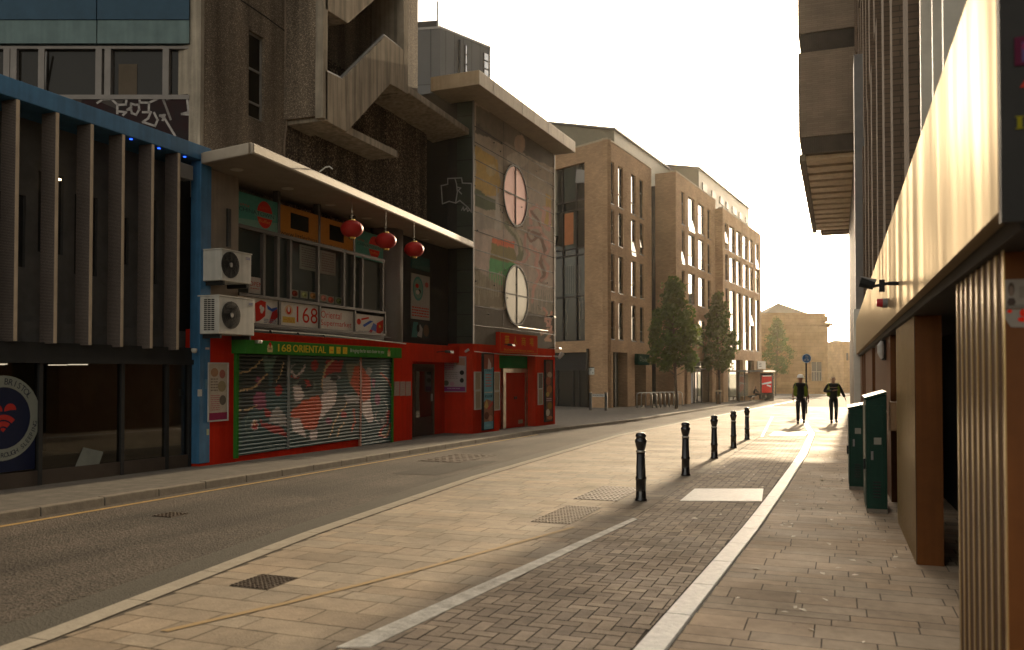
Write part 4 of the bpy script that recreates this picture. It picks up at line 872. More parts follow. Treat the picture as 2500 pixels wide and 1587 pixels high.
# green fascia box over the shutters
PH = XP(-9.58); hb = rc(PH, z5, 465, 188, 1915, 362)
t3 = thing('shop_fascia', PH.p((hb[0]+hb[1])/2, hb[2], 0), 'long green fascia box reading 168 ORIENTAL in yellow', 'sign')
MB().box(-9.897,-9.58,hb[0],hb[1],hb[2],hb[3]).build('box', M['green'], t3, bevel=.006)
yel = (0.50,0.36,0.03)
def H_(x): return (PH.px(*z5(x,270))[0]-hb[0])/(hb[1]-hb[0])
b = MB(); A_h = lambda u: hb[0]+(hb[1]-hb[0])*u; Z_h = lambda v: hb[2]+(hb[3]-hb[2])*v
b.text(PH,'168',A_h(H_(760)),Z_h(.22),A_h(H_(880)),Z_h(.80),0,.004); b.text(PH,'ORIENTAL',A_h(H_(900)),Z_h(.22),A_h(H_(1205)),Z_h(.80),0,.004)
for a in (0.006,-0.006):
    b.text(PH,'168',A_h(H_(760))+a,Z_h(.22),A_h(H_(880))+a,Z_h(.80),0,.0035); b.text(PH,'ORIENTAL',A_h(H_(900))+a,Z_h(.22),A_h(H_(1205))+a,Z_h(.80),0,.0035)
for x0,x1 in [(1238,1280),(1305,1342),(1365,1405)]: b.pbox(PH,A_h(H_(x0)),A_h(H_(x1)),Z_h(.22),Z_h(.80),0,.004)
b.build('yellow_lettering', flat(yel), t3)
b = MB()
for c,x0,x1 in [('一',1238,1280),('六',1305,1342),('八',1365,1405)]: b.text(PH,c,A_h(H_(x0+8)),Z_h(.47 if c=='一' else .34),A_h(H_(x1-8)),Z_h(.53 if c=='一' else .68),0,.005)
b.build('red_characters', flat(redp), t3)
b = MB(); b.text(PH,'Bringing the far east closer to you',A_h(H_(1435)),Z_h(.30),A_h(H_(1748)),Z_h(.72),0,.004); b.build('slogan', flat((0.45,0.45,0.38)), t3)
for x in (685,1795):
    a = A_h(H_(x)); w = .085 if x < 900 else .07; b = MB(); b.ppoly(PH,[(a-w,Z_h(.45)),(a+w,Z_h(.45)),(a+w*.8,Z_h(.15)),(a-w*.8,Z_h(.15))],0,.003); b.disc(PH,a,Z_h(.55),w*.85,.05,0,.003); o=b.build('emblem', flat((0.48,0.38,0.16)), t3); MB().ppoly(PH,[(a-w*.5,Z_h(.75)),(a,Z_h(.45)),(a+w*.5,Z_h(.75)),(a,Z_h(.92))],.003,.005).build('emblem_centre', flat(redp), o)
o = MB().box(-9.58,-9.50,hb[0]+.22,hb[0]+.34,hb[3]-.06,hb[3]+.0).build('spotlight', M['steel'], t3, bevel=.01)
sign(PR,'menu_poster','faded white menu poster between the blue post and the shutter','poster',*rc(PR, z5, 105, 415, 275, 930),[('r',0,0,1,.13,(0.22,0.03,0.07)),('l',.1,.16,.6,.45,8,(0.35,0.12,0.12)),('d',.3,.85,.2,.08,(0.3,0.17,0.1)),('d',.72,.82,.16,.08,(0.28,0.10,0.08)),('d',.7,.6,.22,.1,(0.25,0.2,0.12)),('d',.75,.35,.18,.09,(0.12,0.1,0.08)),('l',.1,.5,.5,.75,5,(0.2,0.15,0.12))],(0.40,0.34,0.27),frame=(0.4,0.38,0.35))
for k,(x0,x1) in enumerate([(1842,1885),(1896,1940),(1950,1993)]):
    sign(PR,'menu_card','small framed menu card on the red wall, %s' % ['next to the green post','middle of the three','nearest the brown door'][k],'menu card',*rc(PR, z5, x0, 580, x1, 710),[('l',.15,.1,.85,.9,6,(0.3,0.2,0.18))],(0.33,0.24,0.21),group='menu cards beside the door')
# stickers on the blue post
PP = XP(-9.879)
for k,(x,y,w,h,c) in enumerate([(1075,575,20,12,(0.4,0.3,0.28)),(1035,805,22,35,(0.4,0.4,0.38)),(1077,1008,12,30,(0.35,0.38,0.25)),(1068,760,14,50,(0.10,0.2,0.28))]):
    X = x*.471; Y = 580+y*.471; r4 = sg(PP, X-w*.2355, Y-h*.2355, X+w*.2355, Y+h*.2355)
    MB().pbox(PP if x>1042 else PP, *r4, 0, .003).build('torn_sticker', flat(c), tags=dict(label=['torn pinkish sticker high on the blue post','white torn sticker halfway up the blue post','yellowish torn sticker low on the blue post','faded pale blue sticker scrap on the blue post'][k], cat='sticker'))
# ---------------------------------------------------------------- mural building
YR = 21.94; PRt = YM(YR); rot = R(2.5)
PM = Pl((-9.5, YR), R(90)-rot)
t = thing('mural_building', (-9.5, 26, gz(26)+.1), 'corner building with painted panels, two round windows, red ground floor and a flat overhanging roof', 'building')
aM = PM.px(1355,950)[0]; zr0 = PM.px(1155,839)[1]; PMo = PM.off(.75)
ra0, rz = PMo.px(1170,206); ra1 = PMo.px(1405,371)[0]; rt = PMo.px(1170,170)[1]; rz2 = PMo.px(1405,371)[1]
ztopM = rz-.0
# red ground floor with recessed entrance
def m10(x, y): return zt_(x, y)
e0 = PM.px(*m10(430,900))[0]; e1 = PM.px(*m10(915,900))[0]; eT = PM.px(*m10(650,480))[1]
b = MB(); wall(b, PM, 0, aM, gz(30)-.3, zr0, [(e0,e1,gz(27)+.08,eT)], .35, thick=.4); b.box(-10.56,-9.5,YR,YR+.1,gz(22)-.3,zr0); b.build('red_wall', M['red'], t)
PMr = PM.off(-.35); gd = gz(26)+.1
def MR(x0,y0,x1,y1,P=None): return rc(P or PMr, m10, x0,y0,x1,y1)
b = MB(); b.pbox(PMr, e0, e1, gd-.3, eT, -.1, 0); b.build('recess_wall', M['red'], t)
b = MB(); g_ = MR(430,490,862,655); b.pbox(PMr, e0+.01, g_[1]+.1, g_[2], eT-.001, 0, .06); b.build('green_panel', mat('green_board', (0.015,0.15,0.04), 0.9, spec=0.0), t)
dd = MR(490,710,757,1415); b = MB()
z1d = MR(475,655,785,1400)[3]; fl = MR(455,700,490,1400)[0]; fr = MR(750,700,792,1400)[1]
b.pbox(PMr, fl, dd[0], dd[2]-.05, z1d, 0, .08); b.pbox(PMr, dd[1], fr, dd[2]-.05, z1d, 0, .08); b.pbox(PMr, dd[0], dd[1], dd[3], z1d, 0, .08); b.pbox(PMr, fl, fr, dd[2]-.13, dd[2]-.051, 0, .12)
b.build('door_frame', mat('brushed_steel', (0.42,0.36,0.27), 0.28, metal=0.85, var=0.35, scale=4), t)
mid = (dd[0]+dd[1])/2
for x0, x1, hx in [(dd[0],mid-.004,mid-.09),(mid+.004,dd[1],mid+.05)]:
    o = MB().pbox(PMr, x0, x1, dd[2]-.05, dd[3], 0, .04).build('door', mat('red_door', (0.42,0.02,0.009), 0.9, var=0.1, spec=0.0), t)
    hz = MR(490,1050,500,1060)[2]; MB().pbox(PMr, hx, hx+.04, hz-.03, hz+.06, .04, .07).build('handle', M['dark'], o)
sign(PMr.off(.04), 'door_notice', '', '', *MR(668,1340,728,1382), [], (0.35,0.25,0.16), th=.004, parent=t, bname='door_plate')
sign(PMr.off(.02), 'restaurant_poster', 'dark purple poster on the red wall right of the double door', 'poster', *MR(782,790,866,1105), [('l',.1,.1,.9,.45,7,(0.25,0.12,0.16)),('d',.5,.75,.3,.15,(0.16,0.08,0.06))], (0.06,0.02,0.035))
for a in (MR(795,700,835,800),): MB().pbox(PMr, a[0]+.15, a[1]+.15, gd, z1d-.05, .0, .03).build('steel_strip', M['steel'], t)
# sign over the door
PSn = PM.off(.14); s_ = rc(PSn, m10, 440,165,942,462)
t4 = thing('chinese_sign', PSn.p((s_[0]+s_[1])/2, s_[2], 0), 'red sign board with four yellow Chinese characters over the double door', 'sign')
MB().pbox(PM, s_[0], s_[1], s_[2], s_[3], .002, .14).build('board', mat('sign_red', (0.40,0.018,0.008), 0.9, spec=0.0), t4, bevel=.006)
b = MB(); w = s_[1]-s_[0]; h = s_[3]-s_[2]
for ch, u in zip('華人商場', (.17,.38,.60,.82)): b.text(PSn, ch, s_[0]+w*(u-.055), s_[2]+h*.40, s_[0]+w*(u+.055), s_[2]+h*.86, 0, .006)
b.text(PSn, 'Business and leisure centre', s_[0]+w*.10, s_[2]+h*.10, s_[0]+w*.88, s_[2]+h*.20, 0, .006)
b.build('yellow_lettering', flat((0.50,0.26,0.02)), t4)
b = MB()
for q_ in [(0,w,.0,.02),(0,w,h-.02,h),(0,.02,.02,h-.02),(w-.02,w,.02,h-.02)]: b.pbox(PSn, s_[0]+q_[0], s_[0]+q_[1], s_[2]+q_[2], s_[2]+q_[3], 0, .004)
b.build('gold_border', flat((0.36,0.13,0.03)), t4)
# banners and frames either side
blu = (0.14,0.30,0.36); pk = (0.38,0.13,0.12)
sign(PM, 'banner_board', 'tall blue menu banner left of the double door', 'banner', *rc(PM, m10, 197,460,326,1450),
     [('p',[(0,.80),(0,1),(1,1),(1,.83),(.6,.80)],(0.20,0.07,0.05)),('p',[(.4,.80),(.5,.95),(.75,.88),(.8,.80)],(0.42,0.33,0.30)),('t','早茶點心',.12,.765,.88,.80,ink),('l',.2,.55,.8,.74,5,pk),('l',.1,.47,.9,.50,1,(0.4,0.36,0.3)),('t','歡迎光臨',.12,.42,.88,.455,ink),
      ('p',[(0,.1),(0,.36),(.3,.40),(.7,.38),(1,.34),(1,.1)],(0.24,0.12,0.08)),('p',[(.05,.30),(.3,.40),(.5,.30),(.25,.27)],(0.40,0.28,0.10)),('p',[(.4,.28),(.95,.38),(.98,.33),(.5,.25)],(0.38,0.07,0.06)),('d',.3,.18,.24,.05,(0.10,0.04,0.03)),('d',.7,.14,.22,.04,(0.38,0.2,0.14)),('d',.5,.05,.3,.02,(0.2,0.36,0.4))], blu, th=.06, frame=(0.03,0.03,0.03))
sign(PM, 'banner_board', 'tall food picture banner at the right corner of the red wall', 'banner', *rc(PM, m10, 1028,545,1118,1345),
     [('d',.35,.88,.35,.09,(0.14,0.05,0.04)),('d',.6,.76,.35,.05,(0.34,0.25,0.18)),('d',.4,.66,.35,.07,(0.25,0.09,0.06)),('d',.55,.52,.4,.07,(0.30,0.13,0.06)),('d',.3,.44,.25,.04,(0.36,0.25,0.08)),('l',.1,.32,.9,.38,2,(0.45,0.3,0.32)),('d',.6,.25,.35,.06,(0.22,0.14,0.05)),('d',.3,.14,.28,.06,(0.42,0.36,0.28)),('d',.6,.05,.4,.03,(0.34,0.13,0.07))], (0.12,0.07,0.05), th=.06, frame=(0.03,0.03,0.03))
for k,(x0,y0,x1,y1,lb) in enumerate([(96,708,172,932,'upper of the two left of the blue banner'),(99,960,172,1187,'lower of the two left of the blue banner'),(355,710,422,942,'upper, between blue banner and door'),(355,968,422,1197,'lower, between blue banner and door'),(944,722,998,912,'grey upper one right of the door'),(946,934,998,1125,'lower one right of the door')]):
    sign(PM, 'framed_menu', 'steel framed menu on the red front, '+lb, 'menu', *rc(PM, m10, x0,y0,x1,y1), [('l',.12,.06,.88,.94,12,(0.27,0.2,0.15))], (0.12,0.11,0.10) if k == 4 else (0.36,0.30,0.21), th=.025, frame=(0.45,0.42,0.38), group='framed menus by the entrance')
sign(PRt, 'event_poster', 'white poster with a purple foot on the dark red side wall', 'poster', *rc(PRt, z6, 418,920,578,1162), [('r',0,0,1,.13,(0.18,0.03,0.15)),('t','越來越香',.08,.86,.42,.93,(0.35,0.05,0.15)),('l',.06,.62,.5,.84,4,(0.32,0.05,0.16)),('p',[(.6,.78),(.62,.98),(.98,.98),(.98,.76)],(0.30,0.18,0.13)),('l',.1,.35,.7,.58,4,(0.2,0.17,0.17)),('d',.85,.55,.10,.07,ink),('d',.15,.24,.12,.08,(0.08,0.09,0.07)),('d',.85,.32,.09,.07,ink),('d',.42,.22,.1,.06,(0.35,0.2,0.25)),('l',.2,.05,.8,.1,1,(0.4,0.3,0.4))], (0.34,0.30,0.30), frame=(0.3,0.28,0.27))
# upper painted wall
def m2(x, y): return 980+x*.36624, 40+y*.36624
MS = []
def P2(pts): return [m2(*p) for p in pts]
def P6(pts): return [z6(*p) for p in pts]
c_base=(0.29,0.24,0.185); c_pink=(0.36,0.29,0.25); c_och=(0.34,0.22,0.06); c_dk=(0.075,0.062,0.05); c_grn=(0.06,0.075,0.035); c_drip=(0.15,0.125,0.085); c_low=(0.075,0.064,0.05)
MS += [('p',P2([(490,590),(1010,900),(1010,1010),(840,930),(700,860),(490,770)]),c_dk),('p',P2([(490,590),(760,700),(830,900),(700,860),(600,800),(490,700)]),(0.13,0.105,0.08)),
 ('p',P2([(680,830),(840,930),(1010,1020),(1010,1150),(840,1080),(690,1000)]),(0.26,0.215,0.17)),('e',*m2(790,850),13,22,(0.34,0.25,0.19)),('e',*m2(775,960),26,20,(0.36,0.32,0.27)),
 ('p',P2([(490,850),(640,960),(665,1100),(640,1200),(490,1180)]),c_och),('e',*m2(600,1020),14,14,(0.38,0.29,0.14)),
 ('p',P2([(490,1150),(560,1190),(640,1230),(665,1290),(560,1290),(490,1270)]),c_grn),('p',P2([(625,1330),(635,1110),(660,1330),(680,1500),(600,1500)]),(0.36,0.33,0.29)),
 ('p',P2([(490,1300),(620,1340),(605,1529),(490,1529)]),(0.27,0.235,0.20)),
 ('p',P2([(850,1130),(1000,1200),(1000,1529),(850,1529)]),(0.31,0.255,0.21)),('p',P2([(960,1180),(1000,1200),(1000,1400),(950,1390)]),c_och)]
MS += [('p',P6([(630,0),(870,0),(1000,50),(1210,100),(1210,520),(1100,430),(1030,430),(860,470),(850,400),(760,370),(630,250)]),c_pink),
 ('p',P6([(765,60),(870,75),(930,95),(930,140),(760,100)]),(0.55,0.13,0.06)),('p',P6([(760,100),(930,140),(950,200),(955,250),(755,205)]),(0.19,0.155,0.06)),('p',P6([(755,205),(955,250),(870,350),(865,420),(750,350)]),(0.07,0.25,0.09)),
 ('s',P6([(870,-40),(930,40),(965,100),(975,170),(960,230)]),6,(0.13,0.135,0.08)),('s',P6([(900,-20),(950,60),(978,140)]),3,(0.3,0.27,0.2)),
 ('p',P6([(630,270),(750,350),(865,420),(860,560),(630,560)]),c_drip),('p',P6([(1035,430),(1215,440),(1215,620),(1035,600)]),(0.20,0.18,0.145))]
for k in range(16):
    x = 640+k*14; l = random.Random(k).uniform(0, 120); MS.append(('s',P6([(x,300+l*.3),(x+2,430+l)]),1.3,(0.24,0.21,0.15)))
MS += [('p',P6([(630,545),(860,575),(1035,590),(1215,640),(1215,870),(630,870)]),c_low)]
for k in range(12):
    x = 1045+k*14; l = random.Random(k+50).uniform(0, 130); MS.append(('s',P6([(x,420),(x+1,470+l)]),1.4,(0.33,0.28,0.24)))
lk=(0.42,0.24,0.20); l2=(0.15,0.075,0.055)
MS += [('s',P2([(870,1380),(860,1300),(900,1260),(950,1300),(940,1380),(985,1420),(990,1290),(950,1270)]),3.5,lk),('s',P2([(870,1300),(910,1360),(930,1450),(870,1500),(840,1450),(870,1400)]),3,l2),('s',P2([(850,1400),(930,1420),(960,1529)]),3,lk),
 ('s',P6([(1010,40),(1000,120),(1040,180),(1000,230),(940,240)]),4,lk),('s',P6([(1060,20),(1120,80),(1150,150),(1110,240),(1150,320),(1120,370)]),5,l2),('s',P6([(1100,0),(1160,60),(1180,130),(1150,190),(1110,160)]),4,lk),('s',P6([(1050,120),(1090,180),(1080,260),(1110,330),(1070,420),(1050,520)]),4,lk),('s',P6([(1130,200),(1170,260),(1160,340),(1120,370)]),3,lk),
 ('s',P6([(1140,570),(1165,600),(1150,650),(1190,640),(1200,590),(1180,690),(1150,660)]),3,(0.42,0.22,0.17)),('s',P6([(1130,740),(1170,720),(1200,740),(1160,790),(1190,800)]),4,(0.38,0.22,0.15)),('s',P6([(1160,690),(1195,700),(1190,730)]),3,(0.42,0.22,0.17))]
b = MB(); cols = []; na, nz = 150, 190
for j in range(nz+1):
    z = zr0+(ztopM+.45-zr0)*j/nz
    for i in range(na+1):
        a = aM*i/na; p = PM.p(a, z, 0); b.v.append(p); X, Y = proj(p)
        w1 = noise.noise(Vector((a*1.3, z*1.3, 1)))*9; w2 = noise.noise(Vector((a*1.3, z*1.3, 7)))*9
        c = paint(X+w1*.5, Y+w2*.5, MS, c_base); g = 1-.35*max(0, noise.noise(Vector((a*2.5, z*.5, 3)))); cols.append(tuple(min(.8, q*g*1.55) for q in c))
for j in range(nz):
    for i in range(na): b.f.append((j*(na+1)+i, j*(na+1)+i+1, (j+1)*(na+1)+i+1, (j+1)*(na+1)+i)); b.m.append(0)
b.build('painted_wall', mat_vcol('mural_paint', 0.85, 0.22, 5, 0.15, 30), t, cols=cols)
# panel joints
b = MB(); PJ = PM.off(.001)
for y0 in [(485,600+130),(485,835),(485,950),(485,1065),(485,1180),(485,1300),(485,1425)]:
    z = PM.px(*m2(*y0))[1]; b.pbox(PJ,0,aM,z-.012,z+.012,0,.004)
for y0 in [(650,10),(650,145),(650,280),(650,410),(650,548),(650,690)]:
    z = PM.px(*z6(*y0))[1]; b.pbox(PJ,0,aM,z-.012,z+.012,0,.004)
for x in (680,842): a = PM.px(*m2(x,1000))[0]; b.pbox(PJ,a-.01,a+.01,zr0,ztopM+.3,.0041,.006)
b.build('panel_joint', M['dark'], t)
b = MB(); rr = random.Random(5)
for k in range(26): a = rr.uniform(.1,aM-.1); z = rr.uniform(zr0+.5, ztopM-.5); b.disc(PM,a,z,.022,.022,.001,.03,n=6)
b.build('fixing_bolts', M['dark'], t)
b = MB(); b.pbox(PM, -.02, .06, zr0, ztopM+.2, .001, .03); b.pbox(PM, aM-.09, aM-.01, zr0, ztopM+.3, .001, .02); b.build('corner_trim', M['grey'], t)
MB().hexa([PM.p(0,-.4,-.5),PM.p(aM,-.4,-.5),PM.p(aM,-.4,-6),PM.p(0.3,-.4,-6),PM.p(0,ztopM+.4,-.5),PM.p(aM,ztopM+.4,-.5),PM.p(aM,ztopM+.4,-6),PM.p(.3,ztopM+.4,-6)]).build('body', M['dark'], t)
MB().box(-10.0,-9.5,YR+.02,YR+.1,zr0,ztopM+.3).build('tiled_return', mat_brick('green_tiles', (0.035,0.045,0.038), (0.045,0.055,0.045), (0.012,0.012,0.012), bw=2, rh=.62, ms=.012, rough=.35, off=0), t)
MB().box(-13.5,-10.001,YR+.05,YR+.1,zr0,ztopM+.3).build('dark_return', mat('black_cladding', (0.012,0.013,0.012), 0.35), t)
# round windows
for (cx_, cy_, ry, cc) in [(1258,478.5,74,(0.50,0.26,0.24)),(1261,721,73.5,(0.20,0.20,0.165))]:
    a, z = PM.px(cx_, cy_); r_ = abs(PM.px(cx_, cy_-ry)[1]-z)
    f = MB(); f.ring(PM, a, z, r_-.045, r_+.012, .002, .03, n=48); f.pbox(PM, a-.02, a+.02, z-r_+.04, z+r_-.04, .017, .028); f.pbox(PM, a-r_+.04, a+r_-.04, z-.02, z+.02, .017, .029)
    fo = f.build('window_frame', M['dark'], t)
    g_ = MB(); g_.disc(PM, a, z, r_-.055, r_-.055, .006, .016, n=48); g_.build('window_pane', mat('round_pane', cc, .3, metal=.55, var=.12, scale=1.5), fo)
# roof slab
sx = Pl(PMo.p(ra0, 0)[:2], -rot); sb = sx.px(1051, 203)[0]
up = Vector((0,0,rt-rz)); A0 = PMo.p(ra0, rz); A1 = PMo.p(ra1, rz); A3 = sx.p(sb, rz); A2 = A1+(A3-A0)
b = MB(); b.prism([A0, A1, A2, A3], up); b.build('roof_slab', mat('roof_fascia', (0.36,0.30,0.22), 0.45, metal=0.2, var=0.15, streak=0.12), t, bevel=.015)
b = MB(); n_ = PM.n*.004
for u in (.12,.38,.50,.66,.84): p = A0+(A1-A0)*u; b.prism([p+n_, p+n_+PM.u*.012, p+n_+PM.u*.012+up*.98, p+n_+up*.98], PM.n*.003)
b.build('fascia_joint', M['grey'], t)
# graffiti tag on the dark return
b = MB(); PT_ = YM(YR+.048); q = lambda pts: [PT_.px(*z2(*p)) for p in pts]
for pts in [[(1558,1120),(1592,1112),(1592,1078),(1675,1074),(1680,1105),(1735,1108),(1735,1280),(1712,1250),(1665,1210),(1640,1225),(1600,1215),(1560,1230),(1553,1120)],[(1635,1076),(1645,1110),(1650,1160),(1640,1222)],[(1650,1130),(1670,1135),(1655,1150),(1675,1170)],[(1675,1268),(1685,1250),(1690,1270),(1705,1255),(1712,1275),(1725,1265)]]:
    b.ribbon(PT_, q(pts), .03, .06, .066)
b.build('graffiti_outline', mat('grey_spray', (0.30,0.30,0.29), 0.6), t)
# lamps, cameras, conduits of the corner
def fix(name, base, label, cat, parts, group=None):
    o = thing(name, base, label, cat, group)
    for pn, mb, mm in parts: mb.build(pn, mm, o)
def flood(P, f, x, y, label, s=.1, mm='dark'):
    a, z = P.px(*f(x, y)); p = P.p(a, z, 0); e = P.p(a, z-.02, .38)
    fix('floodlight', p, label, 'floodlight', [('arm', MB().tube([p, P.p(a,z+.03,.3)], .012, n=6), M['dark']), ('head', MB().hexa([P.p(a-s,z-.03,.46),P.p(a+s,z-.03,.46),P.p(a+s,z-.02,.28),P.p(a-s,z-.02,.28),P.p(a-s,z+.03,.44),P.p(a+s,z+.03,.44),P.p(a+s,z+.05,.30),P.p(a-s,z+.05,.30)]), M[mm])], 'floodlights on arms')
flood(PM, m10, 440, 345, 'black floodlight on an arm in front of the Chinese sign, left side')
flood(PM, m10, 1080, 385, 'pale topped floodlight at the right corner above the red wall', .12, 'steel')
flood(PR, z5, 2240, 305, 'black floodlight on an arm above the brown door')
flood(PM, z6, 1130, 630, 'small black floodlight on the painted wall beside the lower round window')
a, z = PRt.px(*z6(603,870)); fix('security_camera', PRt.p(a,z,0), 'small white security camera on the dark red side wall near the corner', 'camera', [('mount', MB().tube([PRt.p(a,z,0),PRt.p(a,z+.01,.09)], .012, n=6), M['white']), ('head', MB().tube([PRt.p(a-.06,z-.04,.12),PRt.p(a+.04,z+.03,.12)], .035, n=10), M['white'])])
a, z = PM.px(*m10(1190,490)); fix('security_camera', PM.p(a-.1,z,0), 'large white lamp head jutting out at the far red corner', 'camera', [('mount', MB().tube([PM.p(a-.25,z,0),PM.p(a-.05,z-.02,.1)], .02, n=6), M['white']), ('head', MB().tube([PM.p(a-.05,z-.07,.12),PM.p(a+.08,z+.1,.2)], [.05,.09], n=12), M['white'])])
b = MB(); PC2 = PM.off(.03); b.tube([PC2.p(*PC2.px(*m10(*p))) for p in [(100,428),(430,460),(920,487),(1130,492)]], .012, n=6); b.build('conduit', M['white'], t)
b = MB(); b.tube([PC2.p(*PC2.px(*m10(*p))) for p in [(75,68),(300,98),(490,115),(700,150),(950,175),(1170,205)]], .010, n=5); b.build('cable', M['grey'], t)
b = MB(); b.tube([PM.p(*PM.px(*m10(*p)), .2) for p in [(600,103),(1000,155)]], .022, n=8); b.build('strip_light', M['steel'], t)

# ---------------------------------------------------------------- grey tower block behind
C = DP(62, 1075, 69); D = DP(62*838/788, 1197, 121); E_ = DP(62.5, 980, 70)
t = thing('grey_tower_block', (C.x, C.y, 0), 'distant grey clad tower block with narrow windows rising behind the roof slab', 'building')
zt2 = C.z
def vwall(P0, P1): d = (P1-P0); return Pl((P0.x,P0.y), math.atan2(d.y, d.x)), math.hypot(d.x,d.y)
Pa, La = vwall(Vector((E_.x,E_.y,0)), Vector((C.x,C.y,0))); Pb, Lb = vwall(Vector((C.x,C.y,0)), Vector((D.x,D.y,0)))
M['zinc'] = mat_brick('zinc_cladding', (0.075,0.078,0.082), (0.085,0.088,0.092), (0.03,0.03,0.033), bw=.9, rh=5.6, ang=Pb and math.atan2((D-C).y,(D-C).x)+math.pi/2, ms=.03, rough=.45, off=0, var=.08)
back = Vector((-6, 6, 0))
b = MB(); b.prism([(E_.x,E_.y,3),(C.x,C.y,3),(D.x,D.y,3),(D.x-8,D.y+9,3),(E_.x-8,E_.y+9,3)], (0,0,zt2-3)); b.build('cladding', M['zinc'], t)
b = MB(); b.pbox(Pa,0,La,zt2-.02,zt2+.14,-.1,.05); b.pbox(Pb,-.0,Lb,zt2-.02,zt2+.14,-.1,.05); b.build('coping', M['grey'], t)
for (x0,y0,x1,y1) in [(420,190,437,370),(545,240,580,385)]:
    r4 = rc(Pb, m2, x0,y0,x1,y1); r4 = (r4[0],r4[1],r4[2]-1.0,r4[3]); wf = MB().pbox(Pb, *r4, .01, .06).build('window', M['dark'], t); n_ = 3
    for k in range(n_+1): z0 = r4[2]+(r4[3]-r4[2])*k/(n_+1); MB().pbox(Pb, r4[0]+.08, r4[1]-.08, z0+.08, z0+(r4[3]-r4[2])/(n_+1)-.04, .06, .07).build('pane', M['glassb'], wf)
a, _ = Pb.px(*m2(380,200)); b = MB(); b.tube([Pb.p(a,Pb.px(*m2(380,160))[1],.12), Pb.p(a,8,.12)], .09, n=8); b.build('drainpipe', M['dark'], t)
a, _ = Pa.px(*m2(230,60)); b = MB(); b.tube([Pa.p(a,zt2,-.5),Pa.p(a,zt2+2.2,-.5)], .07, n=6); b.build('mast', M['grey'], t); a,_ = Pa.px(*m2(145,60)); MB().pbox(Pa,a-1,a+.9,zt2+.1,zt2+.85,-2,-.6).build('roof_plant', M['dark'], t)

# ---------------------------------------------------------------- brick block
def z3(x, y): return 1320+x*.48414, 300+y*.48414
ba = R(90-6.2); O = DP(50, 1484, 960); PB = Pl((O.x, O.y), ba)
t = thing('brick_building', (O.x, O.y, gz(O.y)+.1), 'five storey buff brick building in three stepped blocks with tall narrow windows', 'building')
M['brick'] = mat_brick('buff_brick', (0.45,0.285,0.165), (0.33,0.205,0.118), (0.30,0.215,0.14), ang=-R(6.2), ms=.010, bw=.24, rh=.08)
M['fmetal'] = mat('dark_window_frame', (0.03,0.027,0.027), 0.4)
M['stonesill'] = mat('stone_coping', (0.36,0.30,0.22), 0.7)
rb = random.Random(11); WT = [t]
def window(P, h, dep=.16, gl='glassb', split=True, parent=None):
    parent = parent or WT[0]; a0,a1,c0,c1 = h; Q = P.off(-dep); k = min(.06, (a1-a0)*.12)
    f = MB(); f.pbox(Q,a0,a1,c0,c0+k,0,.05); f.pbox(Q,a0,a1,c1-k,c1,0,.05); f.pbox(Q,a0,a0+k,c0+k,c1-k,0,.05); f.pbox(Q,a1-k,a1,c0+k,c1-k,0,.05)
    if split: m_ = c0+(c1-c0)*rb.choice([.3,.33,.66]); f.pbox(Q,a0+k,a1-k,m_-.03,m_+.03,0,.05)
    f.pbox(P,a0-.02,a1+.02,c0-.05,c0-.002,-.1,.03)
    fo = f.build('window', M['fmetal'], parent)
    # panes stand very slightly out of true, as real ones do
    cuts = [c0+k, m_, c1-k] if split else [c0+k, c1-k]
    for q0, q1 in zip(cuts, cuts[1:]):
        g = MB(); tl = rb.uniform(-.004,.004); tk = rb.uniform(-.004,.004); mt_ = gl if gl == 'glass2' else ('glassb' if rb.random() < .8 else 'glass2')
        g.add([Q.p(a0+k,q0,.02+tl+tk),Q.p(a1-k,q0,.02-tl+tk),Q.p(a1-k,q1,.02-tl-tk),Q.p(a0+k,q1,.02+tl-tk)], [(0,1,2,3)]); g.build('pane', M[mt_], fo)
    if split and rb.random() < .08:          # a sash pushed open at the bottom
        g = MB(); g.hexa([Q.p(a0+k,m_-.9,.20),Q.p(a1-k,m_-.9,.20),Q.p(a1-k,m_-.9,.16),Q.p(a0+k,m_-.9,.16),Q.p(a0+k,m_,.08),Q.p(a1-k,m_,.08),Q.p(a1-k,m_,.05),Q.p(a0+k,m_,.05)]); g.build('open_sash', M['glass'], fo)
def solve_front(P, px_): return P.px(px_, 700)[0]
zB1 = PB.px(1484,341)[1]; e1a = solve_front(PB, 1591)
def zy(P, x, y): return P.px(*z3(x, y))[1]
# block 1
rows = [(zy(PB,360,420)+.15,zy(PB,360,195)),(zy(PB,360,608),zy(PB,360,436)),(zy(PB,360,850),zy(PB,360,660)),(zy(PB,362,1090),zy(PB,362,898))]
holes = []
for x0,x1 in [(347,372),(392,416),(457,481),(499,519)]:
    for (c0,c1) in rows: holes.append((PB.px(*z3(x0,600))[0], PB.px(*z3(x1,600))[0], c0, c1))
gA = PB.px(*z3(365,1200))[0]; gB = PB.px(*z3(438,1200))[0]; gC = PB.px(*z3(475,1200))[0]; gD = PB.px(*z3(531,1200))[0]; gT = zy(PB,400,1157)
doors = [(gA,gB,gz(52)-.5,gT),(gC,gD,gz(55)-.5,gT)]
b = MB(); wall(b, PB, 0, e1a, -1.6, zB1, holes+doors, .25); b.build('brick_wall', M['brick'], t)
for k,h in enumerate(holes): window(PB, h, gl='glass2' if k%4 == 3 or k//4 == 3 or k in (5,6) else 'glassb')
for h in doors: MB().pbox(PB.off(-1.4), h[0]-.5, h[1]+1.2, -1.6, gT+.2, -.1, 0).build('entrance_recess', M['glass'], t)
b = MB()
for h in doors: b.pbox(PB.off(-.25), h[1]-.002, h[1]+.3, -1.6, gT+.2, -1.1, .0)
b.build('entrance_pier', M['brick'], t)
